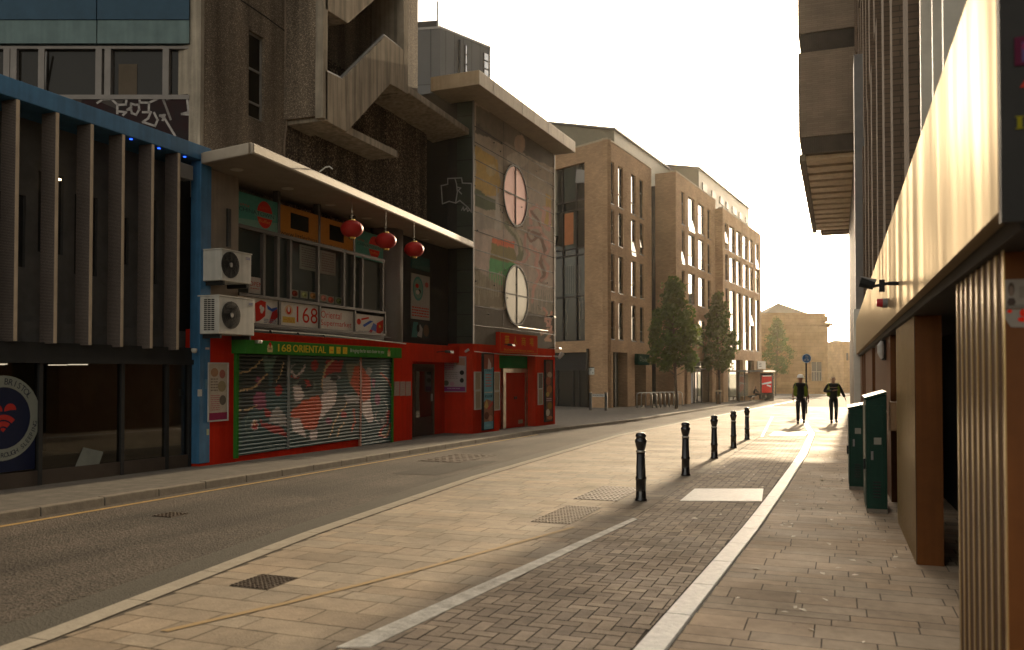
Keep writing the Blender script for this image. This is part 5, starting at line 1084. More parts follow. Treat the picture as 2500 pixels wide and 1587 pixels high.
# side face of block 1 (towards the camera) with the big glazed bay
S0 = PB.p(0,0,0); sdir_ = None
u = 1250; yA = 300+128*.484
# direction from the parapet line: left parapet point at photo (1404,362)
zz_ = zB1; Lp = PZ(zz_, 1404, 362); d = Vector((S0.x-Lp.x, S0.y-Lp.y, 0)); PSd = Pl((S0.x-d.x*3, S0.y-d.y*3), math.atan2(d.y, d.x)); Ls = d.length*3
M['brick2'] = mat_brick('buff_brick_side', (0.45,0.285,0.165), (0.33,0.205,0.118), (0.30,0.215,0.14), ang=math.atan2(d.y, d.x), ms=.010, bw=.24, rh=.08)
def q3(P, x, y): return P.px(*z3(x, y))
bx0 = q3(PSd,-10,600)[0]; bx1 = q3(PSd,222,600)[0]; bz1 = q3(PSd,222,197)[1]; bz0 = q3(PSd,222,1098)[1]; sx1 = q3(PSd,235,1300)[0]; sz1 = q3(PSd,235,1156)[1]
b = MB(); wall(b, PSd, min(bx0-3, -2), Ls-.002, -1.6, zB1-.004, [(bx0,bx1,bz0,bz1),(bx0,sx1,-1.0,sz1)], .3); b.build('side_wall', M['brick2'], t)
Q = PSd.off(-.28); f = MB(); nn = [bx0, q3(PSd,50,600)[0], q3(PSd,100,600)[0], q3(PSd,168,600)[0], bx1]
zrow = [bz0]+[q3(PSd,200,y)[1] for y in (870,660,625,430,380)]+[bz1]
for a in nn[1:-1]: f.pbox(Q,a-.05,a+.05,bz0,bz1,0,.10)
f.pbox(Q,bx0,bx0+.08,bz0,bz1,0,.1); f.pbox(Q,bx1-.08,bx1,bz0,bz1,0,.1)
for z in zrow: f.pbox(Q,bx0,bx1,z-.05,z+.05,0,.08)
bay = f.build('glazed_bay', M['fmetal'], t)
cl_ = [(0.02,0.025,0.02),(0.10,0.045,0.02),(0.05,0.05,0.045)]
for i in range(4):
    for j in range(len(zrow)-1):
        g = MB(); tl = rb.uniform(-.02,.02); g.add([Q.p(nn[i]+.05,zrow[j]+.05,.02+tl),Q.p(nn[i+1]-.05,zrow[j]+.05,.02-tl),Q.p(nn[i+1]-.05,zrow[j+1]-.05,.02-tl),Q.p(nn[i]+.05,zrow[j+1]-.05,.02+tl)], [(0,1,2,3)])
        g.build('pane', M['glass'] if (i*3+j*2) % 4 else M['glass2'], bay)
o = MB(); wv = [q3(PSd,172,232),q3(PSd,216,236),q3(PSd,214,300),q3(PSd,166,302)]; o.ppoly(Q, wv, .11, .14); o.build('open_window', M['glassb'], bay)
# warm room seen in the bay, and curtains
g = MB(); r4 = (nn[2]+.1, nn[3]-.1, q3(PSd,130,612)[1], q3(PSd,130,452)[1]); g.pbox(Q, *r4, .021, .03); g.build('lit_room', mat('warm_room', (0.20,0.075,0.03), 0.6, emit=.12), bay)
g = MB()
for k in range(9):
    a = nn[2]+.15+k*.16; g.pbox(Q, a, a+.03, zrow[1]+.2, q3(PSd,130,720)[1], .045, .05)
for k in range(4):
    a = nn[3]+.2+k*.3; g.pbox(Q, a, a+.05, zrow[1]-1.6+.2, zrow[1]-.3, .045, .05)
g.build('blind', mat('pale_blind', (0.18,0.17,0.15), 0.7), bay)
Qs = PSd.off(-.28); s5 = MB(); s5.pbox(Qs, bx0, sx1, -1.0, sz1, -.1, 0); sh = s5.build('shop_window', M['glass'], t)
g = MB(); g.pbox(Qs, bx0, sx1, sz1-1.1, sz1, .001, .05); 
for x in (40, 70, 150, 180): a = q3(PSd,x,1300)[0]; g.pbox(Qs, a-.04, a+.04, -1.0, sz1-1.1, .001, .05)
g.build('shop_frame', M['dark'], sh)
g = MB(); a0 = q3(PSd,105,1200)[0]; g.text(Qs, 'SnackBar', a0, q3(PSd,170,1222)[1], sx1+.35, q3(PSd,170,1188)[1], 0, .055); g.build('lettering', flat((0.045,0.042,0.04)), sh)
b = MB(); b.pbox(PSd, -2, Ls+.0, zB1, zB1+.1, -.35, .03); b.pbox(PB, .0, e1a, zB1, zB1+.1, -.35, .03); b.build('coping', M['stonesill'], t)
MB().prism([PSd.p(Ls-1,-1.6,-1.7),PB.p(e1a,-1.6,-1.7),PB.p(e1a,-1.6,-12),PSd.p(0,-1.6,-1.7)],(0,0,zB1+1.5)).build('roof', M['dark'], t)
# block 2
PB2 = PB.off(1.15); a2 = PB2.px(1650.6,700)[0]; a2e = PB2.px(1748,700)[0]; zB2 = PB2.px(1650.6,420)[1]
rows2 = [(zy(PB2,760,535),zy(PB2,760,378)),(zy(PB2,764,722),zy(PB2,764,565)),(zy(PB2,768,915),zy(PB2,768,762)),(zy(PB2,768,1120),zy(PB2,768,985))]
holes = []
for x0,x1 in [(710,727),(745,778),(795,827),(841,857)]:
    for (c0,c1) in rows2: holes.append((PB2.px(*z3(x0,600))[0], PB2.px(*z3(x1,600))[0], c0, c1))
g2 = [(PB2.px(*z3(x0,1300))[0],PB2.px(*z3(x1,1300))[0],-1.6,zy(PB2,800,1200)) for x0,x1 in [(725,740),(758,866)]]
b = MB(); wall(b, PB2, a2, a2e, -1.6, zB2, holes+g2, .25); q_ = PB2.p(a2,-1.6,0); b.prism([PB.p(a2+.001,-1.6,-.3),PB2.p(a2+.001,-1.6,-.001),PB2.p(a2+.3,-1.6,-.3),PB.p(a2+.3,-1.6,-.3)],(0,0,zB2+1.6-.003)); b.build('brick_wall', M['brick'], t)
for k,h in enumerate(holes): window(PB2, h, gl='glass2' if k in (12,13,14,2,3,11) else 'glassb')
h = g2[1]; Q = PB2.off(-.3); b = MB(); b.pbox(Q, g2[0][0]-.1, h[1]+.1, -1.6, h[3]+.1, -.1, 0); sh = b.build('shop_window', M['glass'], t)
b = MB(); b.pbox(Q, h[0], h[1], zy(PB2,800,1245), zy(PB2,800,1237), .001, .3)
for x in (785, 795, 830): a = PB2.px(*z3(x,1300))[0]; b.pbox(Q, a-.04, a+.04, -1.3, zy(PB2,800,1245), .001, .06)
b.build('shop_frame', M['dark'], sh)
a = PB2.px(*z3(768,1300))[0]; MB().pbox(Q, a, PB2.px(*z3(783,1300))[0], gz(62)+.1, zy(PB2,775,1255), .02, .05).build('window_poster', flat((0.35,0.36,0.38)), sh)
b = MB(); b.pbox(PB2, a2, a2e, zB2, zB2+.1, -.35, .03); b.build('coping', M['stonesill'], t)
MB().pbox(PB2, e1a-.0, a2+.001, -1.6, zB1-.3, -2.5, -1.9).build('recess_joint', M['dark'], t)
# block 3
PB3 = PB.off(1.75); a3 = PB3.px(1765,700)[0]; a3e = PB3.px(1858,700)[0]; zB3 = PB3.px(1765,509)[1]
rows3 = [(zy(PB3,965,652),zy(PB3,965,525)),(zy(PB3,970,808),zy(PB3,970,680)),(zy(PB3,975,1140),zy(PB3,975,848))]
holes = []
for x0,x1 in [(930,944),(953,980),(988,1010),(1020,1044),(1052,1070),(1083,1100)]:
    for (c0,c1) in rows3: holes.append((PB3.px(*z3(x0,600))[0], PB3.px(*z3(x1,600))[0], c0, c1))
g3 = [(PB3.px(*z3(x0,1300))[0],PB3.px(*z3(x1,1300))[0],zy(PB3,1000,1260) if k else -2.,zy(PB3,1000,1195)) for k,(x0,x1) in enumerate([(945,1020),(1034,1078)])]
b = MB(); wall(b, PB3, a3, a3e, -2.2, zB3, holes+g3, .25); b.prism([PB2.p(a3+.001,-2.2,-.3),PB3.p(a3+.001,-2.2,-.001),PB3.p(a3+.3,-2.2,-.3),PB2.p(a3+.3,-2.2,-.3)],(0,0,zB3+2.2-.003)); b.build('brick_wall', M['brick'], t)
for h in holes: window(PB3, h, gl='glassb')
MB().pbox(PB3.off(-.3), g3[0][0]-.2, g3[1][1]+.2, -2.2, g3[0][3]+.1, -.1, 0).build('shop_window', M['glass'], t)
b = MB(); b.pbox(PB3, a3, a3e, zB3, zB3+.1, -.35, .03); b.build('coping', M['stonesill'], t)
MB().prism([PB.p(a2+.3,-1.6,-.35),PB3.p(a3e,-1.6,-.35),PB3.p(a3e,-1.6,-12),PB.p(a2+.3,-1.6,-12)],(0,0,min(zB2,zB3)+1.5)).build('roof', M['dark'], t)
# attic storeys
M['attic'] = mat('pale_attic_panels', (0.20,0.19,0.145), 0.5, var=0.08)
def attic(off, x0, ytop, x1, name='attic'):
    P = PB.off(off); a0 = P.px(x0,500)[0]; a1 = P.px(x1,500)[0]; z = P.px(x0,ytop)[1]
    o = MB().prism([P.p(a0,10,0),P.p(a1,10,0),P.p(a1,10,-7),P.p(a0-7.0,10,-7)],(0,0,z-10)).build(name, M['attic'], t); b = MB(); b.prism([P.p(a0-.1,z,.12),P.p(a1+.1,z,.12),P.p(a1,z,-7),P.p(a0-7.1,z,-7)],(0,0,.12)); b.build('attic_coping', M['grey'], o); return P, o, z
P_, o, z = attic(-1.3, 1500, 318, 1640)
for (x0,y0,x1,y1) in [(413,135,440,152),(473,173,506,197),(535,212,558,230)]:
    r4 = rc(P_, z3, x0,y0,x1,y1); MB().pbox(P_, r4[0], r4[1], r4[2]-.4, r4[3]-.1, 0, .03).build('attic_window', M['fmetal'], o)
P_, o, z = attic(.3, 1706, 412, 1828)
for (x0,x1,y0,y1) in [(815,838,300,358),(862,882,340,390),(903,922,370,420),(934,947,398,440),(966,988,420,470),(1000,1015,450,492),(1033,1045,475,512)]:
    r4 = rc(P_, z3, x0,y0,x1,y1); w_ = MB().pbox(P_, r4[0], r4[1], r4[2], r4[3], 0, .05).build('attic_window', M['fmetal'], o)
# shop sign, poster, street name plate
sign(PSd.off(.0), 'wall_notice', 'white square notice on the brick corner above the street name plate', 'notice', *rc(PSd, z3, 238,1232,271,1270), [('l',.35,.5,.65,.75,3,ink),('r',0,.9,1,1,ink),('d',.8,.25,.08,.08,ink)], (0.50,0.50,0.46))
PBs = PB.off(.05)
sign(PBs, 'green_shop_sign', 'dark green shop sign with pale letters over the far brick doorway', 'sign', *rc(PBs, z3, 474,1165,531,1222), [('t','O',.12,.35,.28,.8,(0.16,0.20,0.16)),('t','bike',.35,.3,.95,.7,(0.13,0.16,0.13))], (0.01,0.035,0.025), th=.25)
gp = GR(1436,1002,.1); Yn = gp.y; Pn = YM(Yn)
def z7(x, y): return 1360+x*.13078, 840+y*.13078
tn = thing('street_name_plate', gp, 'low white street name plate on two black posts in front of the brick corner', 'street sign')
l_, _ = Pn.px(*z7(595,1100)); r_, _ = Pn.px(*z7(945,1100)); tz = Pn.px(*z7(600,920))[1]; gzz = gp.z-.05
for k, a in enumerate((l_+.09, r_-.09)): MB().box(a-.07, a+.07, Yn-.04, Yn+.04, gzz, tz+.05).build('post', M['black'], tn)
MB().box(l_+.16, r_-.16, Yn-.02, Yn+.02, Pn.px(*z7(600,985))[1], Pn.px(*z7(600,930))[1]).build('plate', flat((0.45,0.44,0.42)), tn)
Q = Pn.off(.02); b = MB(); b.text(Q, 'NELSON STREET', l_+.2, Pn.px(*z7(600,970))[1], r_-.2, Pn.px(*z7(600,942))[1], 0, .003); b.build('lettering', flat(ink), tn)
# cycle stands
first = None
for k in range(8):
    px_ = 1360+(1545+k*87)*.13078 if k else 1360+1510*.13078; f = k/7
    g = GR(1555+k*11.0, 1840/2+76.5-k*.9, .1); y = g.y
    if first is None:
        first = thing('cycle_stand', g, '', 'cycle stand', 'row of hooped cycle stands'); dx = 1.0
        MB().tube([g+Vector((0,0,-.1)), g+Vector((0,0,.78)), g+Vector((.06,0,.86)), g+Vector((.16,0,.9)), g+Vector((.74,0,.9)), g+Vector((.84,0,.86)), g+Vector((.9,0,.78)), g+Vector((.9,0,-.1))], .03, n=8).build('hoop', M['steel'], first, smooth=True); o = first
    else: o = copy_tree(first, g-BASE[first.name])
    o['label'] = 'steel hoop of the cycle stand row by the brick building, %s from left' % ['first','second','third','fourth','fifth','sixth','seventh','eighth'][k]
# ---------------------------------------------------------------- signs on the far blocks
def z8(x, y): return 1640+x*.13289, 860+y*.13289
sign(PB3.off(.05), 'shop_sign', 'white shop sign on the far brick block above the bus shelter', 'sign', *rc(PB3, z8, 1560,160,1700,310), [('l',.15,.2,.45,.8,3,ink)], (0.55,0.52,0.47), th=.08)
sign(PB2.off(.05), 'shop_sign', 'dark and white shop sign beside the first street tree', 'sign', *rc(PB2, z8, 352,80,480,270), [('l',.15,.3,.85,.8,3,(0.3,0.3,0.3)),('r',0,.0,1,.1,(0.5,0.48,0.42))], (0.10,0.09,0.09), th=.08)

# ---------------------------------------------------------------- stone building and the far end of the street
def z9(x, y): return 1900+x*.20921, 760+y*.20921
def zq(x, y): return 1560+x*.27467, 640+y*.27467
dS = 135; PSt = Pl((-math.sin(A)*dS, math.cos(A)*dS), A)
def sx_(x): return PSt.px(x, 850)[0]
def sz_(y): return PSt.px(1930, y)[1]
t = thing('stone_building', PSt.p(sx_(1940), sz_(958), 0), 'honey coloured stone building with a curved corner, heavy parapet and low pyramid roof', 'building')
M['stone'] = mat_brick('bath_stone', (0.36,0.225,0.105), (0.29,0.18,0.085), (0.19,0.12,0.06), bw=1.3, rh=.55, ang=A-math.pi/2+math.pi/2, ms=.02, bump=.2, var=.3)
def plan(l, r, d, rad, n=10):
    pts = [PSt.p(l, 0, d-14), PSt.p(l, 0, d)]
    for i in range(n+1): th = math.pi/2*(1-i/n); pts.append(PSt.p(r-rad+rad*math.cos(th), 0, d-rad+rad*math.sin(th)))
    pts.append(PSt.p(r, 0, d-14)); return pts
def ext(mb, pts, z0, z1): mb.prism([Vector((p.x,p.y,z0)) for p in pts][::-1], (0,0,z1-z0)); return mb
L_, R_ = sx_(1835), sx_(2034)
b = MB(); ext(b, plan(L_, R_, 0, 2.6), sz_(975), sz_(792)); b.build('wall', M['stone'], t)
b = MB(); ext(b, plan(L_, R_+.25, .25, 2.8), sz_(972), sz_(930)); b.build('plinth', M['stone'], t)
b = MB(); ext(b, plan(L_, R_+.7, .7, 3.1), sz_(793), sz_(788)); ext(b, plan(L_, R_+.35, .35, 2.9), sz_(797), sz_(793)); ext(b, plan(L_, R_-.3, -.3, 2.4), sz_(789), sz_(766)); ext(b, plan(L_, R_-.1, -.1, 2.5), sz_(766), sz_(764)); b.build('parapet', M['stone'], t)
b = MB(); a0, a1, am_ = sx_(1872), sx_(1990), sx_(1929); zr_ = sz_(766); za_ = sz_(732)
ap = PSt.p(am_, za_, -6); b.add([PSt.p(a0,zr_,-1.5),PSt.p(a1,zr_,-1.5),PSt.p(a1,zr_,-11),PSt.p(a0,zr_,-11),ap], [(0,1,4),(1,2,4),(2,3,4),(3,0,4),(3,2,1,0)]); b.build('roof', mat('slate_roof', (0.13,0.115,0.09), 0.8), t)
a0,a1,c0,c1 = rc(PSt, z9, 385,590,505,820); f = MB(); f.pbox(PSt,a0-.2,a0,c0,c1,.0,.12); f.pbox(PSt,a1,a1+.2,c0,c1,.0,.12); f.pbox(PSt,a0-.2,a1+.2,c1,c1+.25,.0,.15); f.pbox(PSt,a0-.2,a1+.2,c0-.2,c0,.0,.15)
wf = f.build('window', M['stone'], t); MB().pbox(PSt,a0,a1,c0,c1,.01,.03).build('pane', glass('old_glass', (0.05,0.05,0.045), .15), wf)
b = MB(); 
for k in range(5): a = a0+(a1-a0)*k/4; b.pbox(PSt,a-.03,a+.03,c0,c1 if k in (0,2,4) else (c0+c1)/2,.03,.07)
b.pbox(PSt,a0,a1,(c0+c1)/2-.04,(c0+c1)/2+.04,.03,.06); b.build('window_bar', mat('pale_bar', (0.35,0.32,0.26), 0.6), wf)
for (x0,x1) in [(1928,1940),(1955,1966)]:
    a0,a1 = sx_(x0), sx_(x1); b = MB(); b.pbox(PSt,a0,a1,sz_(925),sz_(850),.0,.06); b.build('pilaster', M['stone'], t)
# two small stone terraces beyond
def far_block(label, d, x0, x1, ytop, roofy, wins):
    P = Pl((-math.sin(A)*d, math.cos(A)*d), A); a0 = P.px(x0,900)[0]; a1 = P.px(x1,900)[0]; zt = P.px(x0,ytop)[1]; z0 = P.px(x0,985)[1]
    t = thing('terrace_house', P.p((a0+a1)/2, z0, -4), label, 'building')
    MB().pbox(P,a0,a1,z0,zt,-9,0).build('wall', M['stone'], t); MB().pbox(P,a0-.15,a1+.15,zt,zt+.4,-9,.3).build('cornice', M['stone'], t)
    MB().prism([P.p(a0,zt+.4,0),P.p(a0,zt+.4,-9),P.p(a0,P.px(x0,roofy)[1],-4.5)], P.u*(a1-a0)).build('roof', M['grey'], t)
    for w in wins:
        r4 = sg(P,*w); o = MB().pbox(P,*r4,.0,.05).build('window', M['fmetal'], t); MB().pbox(P,r4[0]+.15,r4[1]-.15,r4[2]+.15,r4[3]-.15,.05,.06).build('pane', M['glass2'], o)
far_block('far stone house with a low roof between the stone corner and the panelled wall', 175, 2036, 2060, 846, 836, [(2043,862,2052,880)])
far_block('farthest pale terrace with chimneys just left of the panelled wall', 165, 2060, 2110, 838, 828, [(2066,862,2071,880),(2076,862,2081,880)])
# ---------------------------------------------------------------- trees
def tree(px, py, xl, xr, yt, yb, seed, label, nleaf):
    g = GR(px, py, .1); d = -g.x*math.sin(A)+g.y*math.cos(A); k = d/F
    rr = random.Random(seed); hw = (xr-xl)/2*k*1.08; cx = ((xl+xr)/2-px)*k; zb = H+(HZ-yb)*k; zt = H+(HZ-yt)*k; gr_ = g.z
    t = thing('street_tree', g, label, 'tree', 'young street trees on the far pavement')
    ax = Vector((math.cos(A), math.sin(A), 0)); c0 = g+ax*cx
    top = Vector((c0.x, c0.y, zt-.4)); hh = zt-zb
    tr = MB(); tr.tube([g-Vector((0,0,.1)), g+Vector((0,0,.5)), Vector((g.x,g.y,zb)).lerp(Vector((c0.x,c0.y,zb)),.3), Vector((c0.x,c0.y,zb+hh*.5)), top], [.10,.085,.07,.05,.012], n=9)
    cl = []
    def env(u): return .62+.38*math.sin(math.pi/2*u/.3) if u < .3 else max(.04, 1-((u-.3)/.72)**1.55)   # widest low down, pointed at the top
    for i in range(46):
        u = (i+rr.random())/46; th = i*2.4+rr.uniform(-.4,.4); rr_ = hw*env(u)*rr.uniform(.45,1.04)
        z = zb+hh*u; p = Vector((c0.x+rr_*math.cos(th), c0.y+rr_*math.sin(th), z)); q = Vector((c0.x, c0.y, z-hh*.09-.1))
        tr.tube([q, q.lerp(p,.5)+Vector((0,0,-.04)), p], [.028,.018,.006], n=5, cap=False); cl.append((p, hw*rr.uniform(.20,.40)*(0.6+.5*env(u))))
    for i in range(16):
        u = rr.random(); th = rr.uniform(0,6.28); r_ = hw*env(u)*rr.uniform(0,.6); cl.append((Vector((c0.x+r_*math.cos(th), c0.y+r_*math.sin(th), zb+hh*u)), hw*.30))
    tr.build('trunk', mat('bark', (0.07,0.05,0.035), 0.9, bump=.5), t, smooth=True)
    b = MB(); cols = []
    for i in range(nleaf):
        p, r_ = rr.choice(cl); v = Vector((rr.gauss(0,1), rr.gauss(0,1), rr.gauss(0,.8))).normalized()*r_*rr.uniform(.2,1.05)*(1.25 if rr.random()<.12 else 1); q = p+v
        if q.z < zb-.25: continue
        n1 = Vector((rr.gauss(0,1), rr.gauss(0,1), rr.gauss(0,1))).normalized(); n2 = n1.orthogonal().normalized(); n3 = n1.cross(n2); s = rr.uniform(.06,.115)
        o = len(b.v); b.v += [q-n2*s*1.3, q-n3*s*.8, q+n2*s*1.3, q+n3*s*.8]; b.f.append((o,o+1,o+2,o+3)); b.m.append(0)
        m = rr.uniform(.7,1.35); w = noise.noise(p*1.7)*.25; c = (0.048*m*(1+w), 0.074*m, 0.013*m); cols += [c]*4
    o = b.build('crown', M['leaf'], t, cols=cols); return t
m, tt_, bs = nm('leaf'); at = N(tt_,'ShaderNodeAttribute', attribute_name='Col'); tt_.links.new(at.outputs['Color'], bs.inputs['Base Color']); bs.inputs['Roughness'].default_value = .6
tl_ = N(tt_,'ShaderNodeBsdfTranslucent'); gm = N(tt_,'ShaderNodeMix', data_type='RGBA', blend_type='MULTIPLY'); gm.inputs[0].default_value = 1; gm.inputs[7].default_value = (1.6,1.5,.5,1); tt_.links.new(at.outputs['Color'], gm.inputs[6]); tt_.links.new(gm.outputs[2], tl_.inputs['Color'])
mx = N(tt_,'ShaderNodeMixShader'); mx.inputs[0].default_value = .4; tt_.links.new(bs.outputs[0], mx.inputs[1]); tt_.links.new(tl_.outputs[0], mx.inputs[2]); tt_.links.new(mx.outputs[0], tt_.nodes['Material Output'].inputs[0]); M['leaf'] = m
tree(1651,998,1583,1706,690,898,1,'largest street tree, in front of the middle brick block',7800)
tree(1757,984,1708,1797,721,904,2,'middle street tree behind the litter bin, overlapping the largest one',6800)
tree(1893,966,1866,1932,782,908,3,'smallest and farthest street tree, in front of the stone building',6000)
# ---------------------------------------------------------------- litter bin, shelter, advertising panel, round sign
g = GR(1754,986,.1); r_ = 8.2*(g.y*math.cos(A)-g.x*math.sin(A))/F; t = thing('litter_bin', g, 'brown litter bin with a wide lid under the middle street tree', 'bin')
hb_ = 33*(g.y*math.cos(A)-g.x*math.sin(A))/F
MB().lathe(g, [(r_*.78,0),(r_*.8,hb_*.2),(r_*.8,hb_*.72),(r_*.74,hb_*.74)], n=16).build('bin_body', mat('bin_brown', (0.16,0.10,0.055), 0.5), t)
b = MB()
for k in range(4): th = .785+k*1.571; b.box(g.x+r_*.74*math.cos(th)-.03, g.x+r_*.74*math.cos(th)+.03, g.y+r_*.74*math.sin(th)-.03, g.y+r_*.74*math.sin(th)+.03, g.z, g.z+hb_*.92)
b.build('post', M['dark'], t); MB().lathe(g+Vector((0,0,hb_*.9)), [(r_,0),(r_*1.05,.03),(r_*.9,.08),(0,.11)], n=18).build('lid', mat('bin_lid', (0.42,0.32,0.2), 0.4), t)
ya = 84.0; Pd = YM(ya); ax0,_ = Pd.px(1856,940); ax1,_ = Pd.px(1889,940); at_ = Pd.px(1870,911)[1]
t = thing('bus_shelter', (ax0-.2, ya-7, gz(ya-7)+.1), 'glass bus shelter with a flat dark roof and a bench', 'bus shelter')
rz_ = Pd.px(1870,908)[1]; xs_ = (ax0-.7, ax1+.1); y0s, y1s = ya-13, ya+.8
b = MB(); b.box(xs_[0],xs_[1],y0s,y1s,rz_-.0,rz_+.14); b.build('roof', M['grey'], t)
b = MB()
for yy in (y0s+.3, ya-8.5, ya-4.2, ya-.2): b.box(xs_[0]+.05,xs_[0]+.13,yy,yy+.09,gz(yy)+.05,rz_)
b.build('frame_post', M['dark'], t)
b = MB()
gl_ = bpy.data.materials.new('clear_glass'); gl_.use_nodes = True; q_ = gl_.node_tree.nodes['Principled BSDF']; q_.inputs['Transmission Weight'].default_value = .9; q_.inputs['Roughness'].default_value = .05; q_.inputs['Base Color'].default_value = (.6,.65,.6,1); q_.inputs['IOR'].default_value = 1.02
for yy in (y0s+.4, ya-8.3, ya-4.0): MB().box(xs_[0]+.08,xs_[0]+.1,yy,yy+3.7,gz(yy)+.5,rz_-.2).build('glass_panel', gl_, t)
MB().box(xs_[0]+.2,xs_[0]+.6,ya-7,ya-2.5,gz(ya)+.50,gz(ya)+.6).build('bench', M['dark'], t)
b = MB(); b.box(xs_[0]+.35,xs_[0]+.42,ya-6.5,ya-6.4,gz(ya)+.0,gz(ya)+.5); b.box(xs_[0]+.35,xs_[0]+.42,ya-3.0,ya-2.9,gz(ya)+.0,gz(ya)+.5); b.build('bench_leg', M['dark'], t)
t = thing('advertising_panel', ((ax0+ax1)/2, ya, gz(ya)+.1), 'black street advertising panel with a lit red poster beside the bus shelter', 'advertising panel')
MB().box(ax0,ax1,ya,ya+.25,gz(ya),at_).build('casing', M['black'], t, bevel=.03)
p4 = rc(Pd, z8, 1655,425,1840,745); MB().pbox(Pd,*p4,.001,.01).build('lit_poster', mat('red_screen', (0.50,0.012,0.01), 0.6, var=.03, emit=.12), t)
u_ = lambda x, y: Pd.px(*z8(x,y)); b = MB(); b.ppoly(Pd,[u_(1658,570),u_(1830,535),u_(1832,568),u_(1660,598)],.011,.014); b.ppoly(Pd,[u_(1745,592),u_(1825,612),u_(1820,642),u_(1745,615)],.011,.014); b.ppoly(Pd,[u_(1668,428),u_(1830,424),u_(1830,442),u_(1668,446)],.011,.014); b.build('white_flash', mat('white_screen', (0.6,0.55,0.52), 0.6, emit=.15), t)
g = GR(1969,1010); t = thing('round_sign', g, 'round blue shared path sign on a tall dark post', 'sign'); dd_ = g.y*math.cos(A)-g.x*math.sin(A); Pn = Pl((g.x,g.y), A); cz_ = Pn.px(1967,875)[1]; rr_ = 11.3*dd_/F
MB().tube([g-Vector((0,0,.1)), Vector((g.x,g.y,cz_+rr_*.8))], .045, n=10).build('post', M['black'], t)
b = MB(); b.disc(Pn,0,cz_,rr_,rr_,.06,.08,n=32); b.build('sign_face', mat('sign_blue', (0.015,0.10,0.30), .4), t)
b = MB(); b.ring(Pn,0,cz_,rr_*.92,rr_,.08,.084,n=32)
b.ring(Pn,-.09*1,cz_-.08,.035,.055,.08,.085,n=14); b.ring(Pn,.06,cz_-.08,.035,.055,.08,.085,n=14); b.ribbon(Pn,[(-.09,cz_-.08),(-.04,cz_-.01),(.04,cz_-.01),(.06,cz_-.08)],.014,.08,.085)
b.disc(Pn,-.03,cz_+.14,.022,.022,.08,.085,n=8); b.ribbon(Pn,[(-.03,cz_+.11),(-.03,cz_+.05)],.03,.08,.085); b.disc(Pn,.06,cz_+.12,.018,.018,.08,.085,n=8); b.ribbon(Pn,[(.06,cz_+.09),(.06,cz_+.04)],.024,.08,.085); b.build('white_symbols', flat((0.35,0.42,0.5)), t)
# distant odds and ends: kiosk, signal, car
g = GR(2048,944); dd_ = g.y*math.cos(A)-g.x*math.sin(A); k_ = dd_/F; P = Pl((g.x,g.y), A)
t = thing('information_kiosk', g, 'tall teal blue street kiosk far down the road beside the walkers', 'kiosk')
MB().pbox(P,-7*k_,7*k_,g.z,g.z+40*k_,-1,0).build('casing', mat('kiosk_teal', (0.05,0.11,0.14), .4), t, bevel=.05); MB().pbox(P,-6*k_,6*k_,g.z+40*k_-12*k_,g.z+39*k_,.0,.03).build('blue_panel', mat('kiosk_blue', (0.04,0.13,0.28), .4), t); MB().pbox(P,-7.5*k_,7.5*k_,g.z+40*k_,g.z+43*k_,-1.05,.05).build('cap', M['steel'], t)
g = GR(2066,947); dd_ = g.y*math.cos(A)-g.x*math.sin(A); k_ = dd_/F
t = thing('parked_car', g, 'small silver car far away at the end of the street', 'car'); P = Pl((g.x,g.y), A); cw = 13.5*k_; ch = 15*k_
prof = [(-cw,.25*ch),(-cw,.55*ch),(-.62*cw,.62*ch),(-.35*cw,ch),(.45*cw,ch),(.72*cw,.62*ch),(cw,.55*ch),(cw,.25*ch)]
MB().ppoly(P,[(a,g.z+z) for a,z in prof],-1.7,0).build('body', mat('silver_paint', (0.45,0.45,0.44), .25, metal=.7), t, bevel=.06)
MB().ppoly(P,[(-.55*cw,g.z+.63*ch),(-.32*cw,g.z+.94*ch),(.40*cw,g.z+.94*ch),(.62*cw,g.z+.63*ch)],.001,.02).build('window', M['glass'], t)
for s in (-.6,.6):
    b = MB(); b.disc(P,s*cw,g.z+.2*ch,.21*ch,.2*ch,-.2,.03,n=18); o = b.build('wheel', M['black'], t); b = MB(); b.disc(P,s*cw,g.z+.2*ch,.12*ch,.12*ch,.031,.04,n=14); b.build('rim', M['steel'], o)
g = GR(2071,950); P = Pl((g.x,g.y), A); dd_ = g.y*math.cos(A)-g.x*math.sin(A); k_ = dd_/F
t = thing('traffic_signal', g, 'distant traffic signal showing red above the parked car', 'traffic light'); MB().tube([g, g+Vector((0,0,52*k_))], .06, n=8).build('post', M['dark'], t); MB().pbox(P,-3*k_,3*k_,g.z+34*k_,g.z+50*k_,.0,.2).build('signal_head', M['black'], t); b = MB(); b.disc(P,-1*k_,g.z+40*k_,3.2*k_,3.2*k_,.2,.25,n=14); b.build('red_lamp', mat('red_lamp', (0.8,0.02,0.02), .4, emit=1.0), t)

